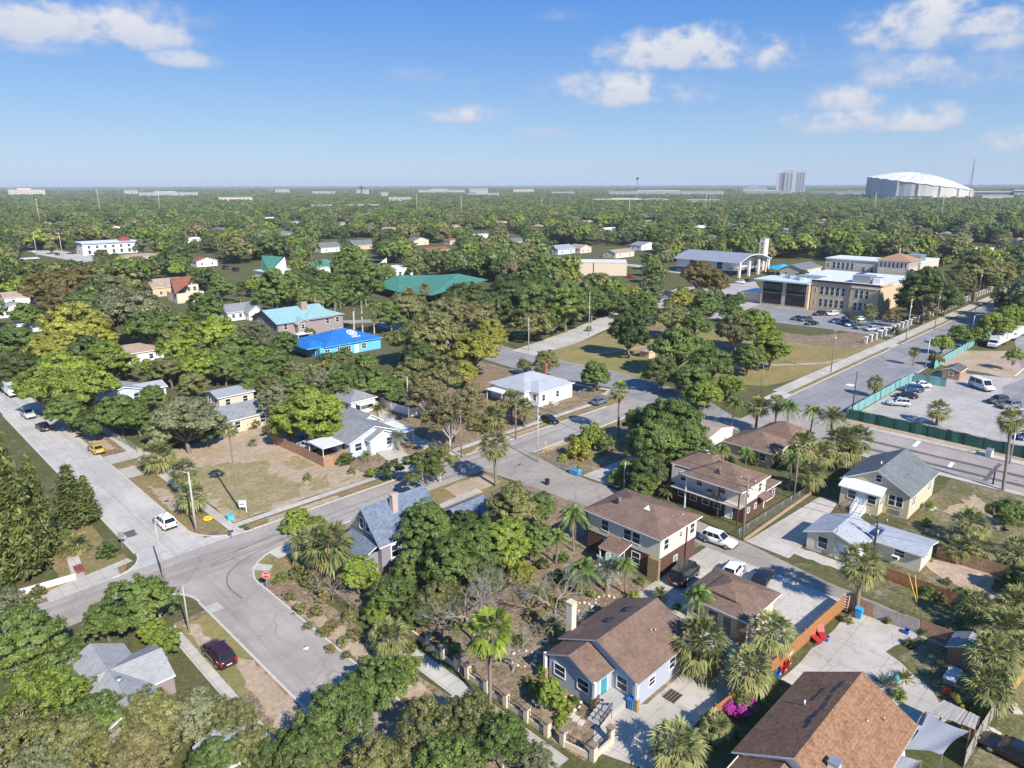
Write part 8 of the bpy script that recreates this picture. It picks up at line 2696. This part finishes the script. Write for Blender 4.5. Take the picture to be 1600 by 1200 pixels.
for k, (px, py) in enumerate(((893, 1118), (900, 1124), (908, 1130))):
    b = G(px, py); m = MB((b[0], b[1], 0)); m.box(b[0] - .35, b[0] + .35, b[1] - .25, b[1] + .25, .02, .10, STN, .3)
    tag(m.build('stepping_stone', None, (b[0], b[1], 0)), ['farthest of three stepping stones in the front garden', 'middle of three stepping stones in the front garden', 'nearest of three stepping stones in the front garden'][k], 'stone', 'stepping stones')
m = MB(); m.box(-.75, .75, -.6, .6, 0, .04, DARK); m2 = MB()
for k in range(5): m2.bar((-.75, -.6 + .3 * k, .06), (.75, -.6 + .3 * k, .06), .05, plain('rust', (.25, .15, .09), .8))
blob('drain_grate', 'square rusty grate in the drive beside the grey-blue house', 'grate', 1051, 1089, [('frame', m), ('bars', m2)])

# brick guard hut in the car park
b = G(1490, 589); h = House('outbuilding', 'small tan hut with dark sloping roof in the car park', 'hut', float(b[0]), float(b[1]), 'tan car park hut')
x, y = float(b[0]), float(b[1])
h.walls(x - 3, x + 3, y - 1.8, y + 1.8, 0, 2.2, brick('tan_hut_brick', (.42, .24, .12), (.36, .2, .1), (.4, .3, .2))); h.gable(x - 3, x + 3, y - 1.8, y + 1.8, 2.25, 3.0, 'x', plain('dark_hut_roof', (.10, .09, .085), .8), TAN, .2)
h.win('x-', x - 3, [y], 1, .8, .8); h.done()

# yard behind the rust-brown house: lean-to, shade sail, shed
P = [tuple(G(*q[:2], q[2])) for q in ((1447, 1112, 2.4), (1475, 1094, 2.6), (1530, 1120, 2.5), (1524, 1140, 2.3))]
c = (P[0][0], P[0][1], 0); root = empty('lean_to', c, 0, 'grey plank lean-to roof beside the shade sail', 'lean-to')
m = MB(c)
n = 11
for k in range(n):
    f = lambda t: [np.array(P[0]) * (1 - t) + np.array(P[3]) * t, np.array(P[1]) * (1 - t) + np.array(P[2]) * t]
    a, b_ = f(k / n), f((k + .9) / n)
    dz = np.array([0, 0, random.uniform(0, .07)])
    q = [a[0] + dz, b_[0] + dz, b_[1] + dz, a[1] + dz]
    m.poly([tuple(v) for v in q], FENCE_GREY if k % 3 else plain('pale_plank', (.36, .33, .31), .9)); m.poly([tuple(v - np.array([0, 0, .05])) for v in q[::-1]], FENCE_GREY)
m.build('plank_roof', root)
for p in P: q = MB(c); q.bar((p[0], p[1], 0), (p[0], p[1], p[2]), .12, POLEWOOD); q.build('post', root)
SAIL = plain('grey_sailcloth', (.25, .26, .285), .8, var=.1)
Q = [np.array(G(*q[:2], q[2])) for q in ((1450, 1113, 2.6), (1516, 1142, 2.5), (1472, 1180, 2.3), (1408, 1172, 2.6))]
c = (Q[0][0], Q[0][1], 0); root = empty('shade_sail', c, 0, 'grey four-cornered shade sail stretched beside the rust-brown roof', 'shade sail')
m = MB(c); nn = 10
def sailp(u, v):
    p = (Q[0] * (1 - u) + Q[1] * u) * (1 - v) + (Q[3] * (1 - u) + Q[2] * u) * v
    cen = Q[0] * .25 + Q[1] * .25 + Q[2] * .25 + Q[3] * .25
    pull = .16 * (4 * u * (1 - u) * abs(2 * v - 1) ** 3 + 4 * v * (1 - v) * abs(2 * u - 1) ** 3)
    p = p + (cen - p) * pull
    p[2] -= .5 * 4 * u * (1 - u) * v * (1 - v) + .03 * math.sin(9 * u + 4 * v)
    return tuple(p)
for i in range(nn):
    for j in range(nn):
        m.poly([sailp(i / nn, j / nn), sailp((i + 1) / nn, j / nn), sailp((i + 1) / nn, (j + 1) / nn), sailp(i / nn, (j + 1) / nn)], SAIL, True)
m.build('cloth', root)
for p in (Q[1], Q[2]): q = MB(c); q.bar((p[0], p[1], 0), (p[0], p[1], p[2] + .1), .08, GALV); q.build('post', root)
Q2 = [np.array(G(*q[:2], q[2])) for q in ((1402, 1176, 2.4), (1440, 1188, 2.3), (1425, 1215, 2.2), (1385, 1205, 2.4))]
Q = Q2; c = (Q[0][0], Q[0][1], 0); root = empty('shade_sail', c, 0, 'smaller pale shade sail cut by the bottom edge below the grey one', 'shade sail')
m = MB(c)
for i in range(6):
    for j in range(6): m.poly([sailp(i / 6, j / 6), sailp((i + 1) / 6, j / 6), sailp((i + 1) / 6, (j + 1) / 6), sailp(i / 6, (j + 1) / 6)], SAIL, True)
m.build('cloth', root); q = MB(c); q.bar((Q[1][0], Q[1][1], 0), tuple(Q[1]), .08, GALV); q.build('post', root)
b = G(1506, 1032); h = House('outbuilding', 'small grey-roofed shed under the palms beside the alley fence', 'shed', float(b[0]), float(b[1]))
x, y = float(b[0]), float(b[1]); h.walls(x - 1.4, x + 1.4, y - 1.2, y + 1.2, 0, 1.9, FENCE_BROWN); h.gable(x - 1.4, x + 1.4, y - 1.2, y + 1.2, 1.9, 2.5, 'x', ROOF_MID, FENCE_BROWN, .25); h.done()
m = MB(); m.sphere((0, 0, .35), .35, plain('teal_pot', (.03, .22, .20), .5), 12, 8); m.cyl(0, 0, .62, .72, .18, plain('teal_pot', (.03, .22, .20), .5))
blob('garden_ball', 'round teal pot between the spiky plants', 'pot', 1399, 1066, [('pot', m)])
m = MB(); m.box(-.45, .45, -.45, .45, 0, .8, plain('orange_cloth', (.75, .30, .03), .8)); m.sphere((0, 0, .9), .4, plain('orange_cloth', (.75, .30, .03), .8), 9, 6)
blob('cushion_stack', 'bright orange cushion heap at the edge of the shade sail', 'cushions', 1511, 1150, [('cushions', m)])
m = MB(); m.box(-1.2, 1.2, -.5, .5, 0, .55, GALV); m.box(-1.25, 1.25, -.55, .55, .55, .62, plain('pale_lid', (.5, .5, .5), .6))
blob('storage_chest', 'long pale chest in the shade by the alley fence', 'chest', 1487, 1062, [('chest', m)])
# rubble and slabs by the right lane
for k, (px, py) in enumerate(((1580, 1102), (1586, 1110), (1552, 1145), (1556, 1155), (1547, 1163))):
    b = G(px, py); m = MB((b[0], b[1], 0)); m.box(b[0] - .5, b[0] + .45, b[1] - .4, b[1] + .4, 0, .14, STN, k * .7); m.box(b[0] - .3, b[0] + .35, b[1] - .25, b[1] + .2, .14, .24, STN, k * .5)
    tag(m.build('broken_slab', None, (b[0], b[1], 0)), 'broken pale slab lying in the back lane by the grey fence', 'slab', 'broken slabs in the back lane')
# playground colours at the far right
b = G(1585, 440); root = empty('playground', (b[0], b[1], 0), 0, 'colourful play frame at the far end of the school street', 'play frame')
for k, col in enumerate(((.75, .25, .03), (.03, .12, .5), (.6, .05, .05))):
    m = MB(); m.box(k * 4, k * 4 + 3.4, 0, 3, 1.5, 3.0, plain('play_%d' % k, col, .5)); m.bar((k * 4 + 1.7, 1.5, 0), (k * 4 + 1.7, 1.5, 1.5), .5, GALV); m.build('panel', root)

for px, py, lab in ((813, 727, 'round iron manhole cover at the alley mouth'), (150, 1000 - 190, 'round manhole cover on the concrete street'), (478, 1013, 'pale square utility lid in the lower road')):
    b = G(px, py); m = MB((b[0], b[1], .07)); m.cyl(b[0], b[1], .066, .08, .38, DARK if 'square' not in lab else STN, 14 if 'square' not in lab else 4); m.cyl(b[0], b[1], .08, .084, .3, GALV if 'square' not in lab else WHITE, 12)
    tag(m.build('manhole_cover', None, (b[0], b[1], .07)), lab, 'manhole')

b = G(1545, 713); root = empty('utility_cabinet', (b[0], b[1], .03), 0, 'white utility cabinet on the sandy strip in front of the dark green fence', 'cabinet')
m = MB(); m.box(-.7, .7, -.45, .45, 0, 1.2, WHITE); m.box(-.75, .75, -.5, .5, 1.2, 1.28, GALV); m.build('cabinet', root); m = MB(); m.box(-.72, -.70, -.35, .35, .15, 1.05, GALV); m.build('door', root)

wire(top('thin brown pole among', -.3), top('corner of the brick', -.6), .5, 'wire from the thin brown palm-side pole to the brown corner pole')
wire(top('pale brown pole on the kerb', -.2), top('left of the black sedan', -.2), .5, 'wire between the two brown poles along the road')
wire(top('on the park pavement', -.5), top('by the school drive', -.5), .9, 'wire along the wide school street from the park to the school drive')
wire(top('by the school drive', -.5), top('near the dark oak', -.5), .9, 'wire along the school pavement from the drive to the dark oak')
wire(top('near the dark oak', -.5), top('beyond the olive oak', -.5), .9, 'wire along the school pavement beyond the dark oak')
wire(top('mouth', -.5, 0, 1), top('thin wooden pole on the park lawn', -.3), 1.2, 'long wire from the alley-mouth pole over the avenue to the park lawn pole')
# ------------------------------------------------------------------ describing the plants
MARKS = list(LANDMARKS) + [(27, 85, 'street junction'), (26, 130, 'concrete street'), (47, 100, 'vacant lot'), (170, 95, 'park lawn'), (175, 25, 'car park'), (130, 20, 'avenue'), (77, 30, 'alley'), (21, 62, 'maroon car'), (104, 88, 'steel-blue hatchback'), (37, 45, 'pillared garden wall'), (240, 90, 'school car park'), (260, 55, 'wide school street')]


def describe():
    from collections import defaultdict
    rows = []
    fdir = np.array([math.cos(YAW), math.sin(YAW)]); rdir = np.array([math.sin(YAW), -math.cos(YAW)])
    for root, x, y, col, kind, r in PLANTS:
        best = min(MARKS, key=lambda q: math.hypot(q[0] - x, q[1] - y) * (1.0 if math.hypot(q[0] - x, q[1] - y) > 5 else 1.3))
        v = np.array([x - best[0], y - best[1]])
        a, b = v @ fdir, v @ rdir
        rel = ('behind' if a > 0 else 'in front of') if abs(a) > abs(b) else ('right of' if b > 0 else 'left of')
        u, w, k = proj((x, y, r))
        rows.append((root, COLOUR.get(col, col), kind, rel, best[2], u, k, r))
    groups = defaultdict(list)
    for q in rows: groups[(q[1], q[2], q[3], q[4])].append(q)
    ords = ['leftmost', 'second from left', 'third from left', 'fourth from left', 'fifth from left', 'sixth from left', 'seventh from left', 'eighth from left', 'ninth from left', 'tenth from left']
    words = {2: 'two', 3: 'three', 4: 'four', 5: 'five', 6: 'six', 7: 'seven', 8: 'eight', 9: 'nine', 10: 'ten'}
    noun = {'tree': ('leafy tree', 'leafy trees'), 'palm': ('palm', 'palms'), 'shrub': ('shrub', 'shrubs'), 'conifer': ('conifer', 'conifers'), 'house': ('cottage', 'cottages')}
    cat = {'tree': 'tree', 'palm': 'palm tree', 'shrub': 'shrub', 'conifer': 'tree', 'house': 'house'}
    grp = {'tree': 'leafy trees of the neighbourhood', 'palm': 'palms of the neighbourhood', 'shrub': 'shrubs in yards and verges', 'conifer': 'conifers at the left edge', 'house': 'small roofs in the far canopy'}
    for (col, kind, rel, lm), L in groups.items():
        L.sort(key=lambda q: q[5])
        n = len(L)
        chunks = [L]
        if n > 10:       # split into nearer and farther halves
            L2 = sorted(L, key=lambda q: q[6]); m = (n + 1) // 2 if n <= 20 else -(-n // -(-n // 10))
            chunks = [sorted(L2[i:i + m], key=lambda q: q[5]) for i in range(0, n, m)]
        for ci, ch in enumerate(chunks):
            near = '' if len(chunks) == 1 else (['nearer ', 'farther '] if len(chunks) == 2 else ['nearest ', 'nearer ', 'middle ', 'farther ', 'farthest ', 'remote '])[min(ci, 5)]
            for i, q in enumerate(ch):
                nn = len(ch)
                one, many = noun[kind]
                if kind == 'palm' and q[7] > 2.6: pass
                if nn == 1: t = f"{near}{col} {one} {rel} the {lm}"
                else: t = f"{ords[i] if i < nn - 1 else 'rightmost'} of {words[nn]} {near}{col} {many} {rel} the {lm}"
                tag(q[0], t, cat[kind], grp[kind])


describe()

# ------------------------------------------------------------------ the air
hz = MB()
m_h = bpy.data.materials.new('haze_air'); m_h.use_nodes = True
m_h.cycles.volume_sampling = 'DISTANCE'; nt = m_h.node_tree; nt.nodes.clear()
ho = nt.nodes.new('ShaderNodeOutputMaterial'); hv = nt.nodes.new('ShaderNodeVolumePrincipled')
hv.inputs['Color'].default_value = (.78, .87, .97, 1); hv.inputs['Density'].default_value = HAZE; hv.inputs['Anisotropy'].default_value = 0.0
nt.links.new(hv.outputs[0], ho.inputs['Volume'])
hz.box(-29000, 29000, -29000, 29000, -1.0, 124, m_h)
o = hz.build('haze'); o['kind'] = 'stuff'; o['label'] = 'thin blue summer haze over the far canopy'
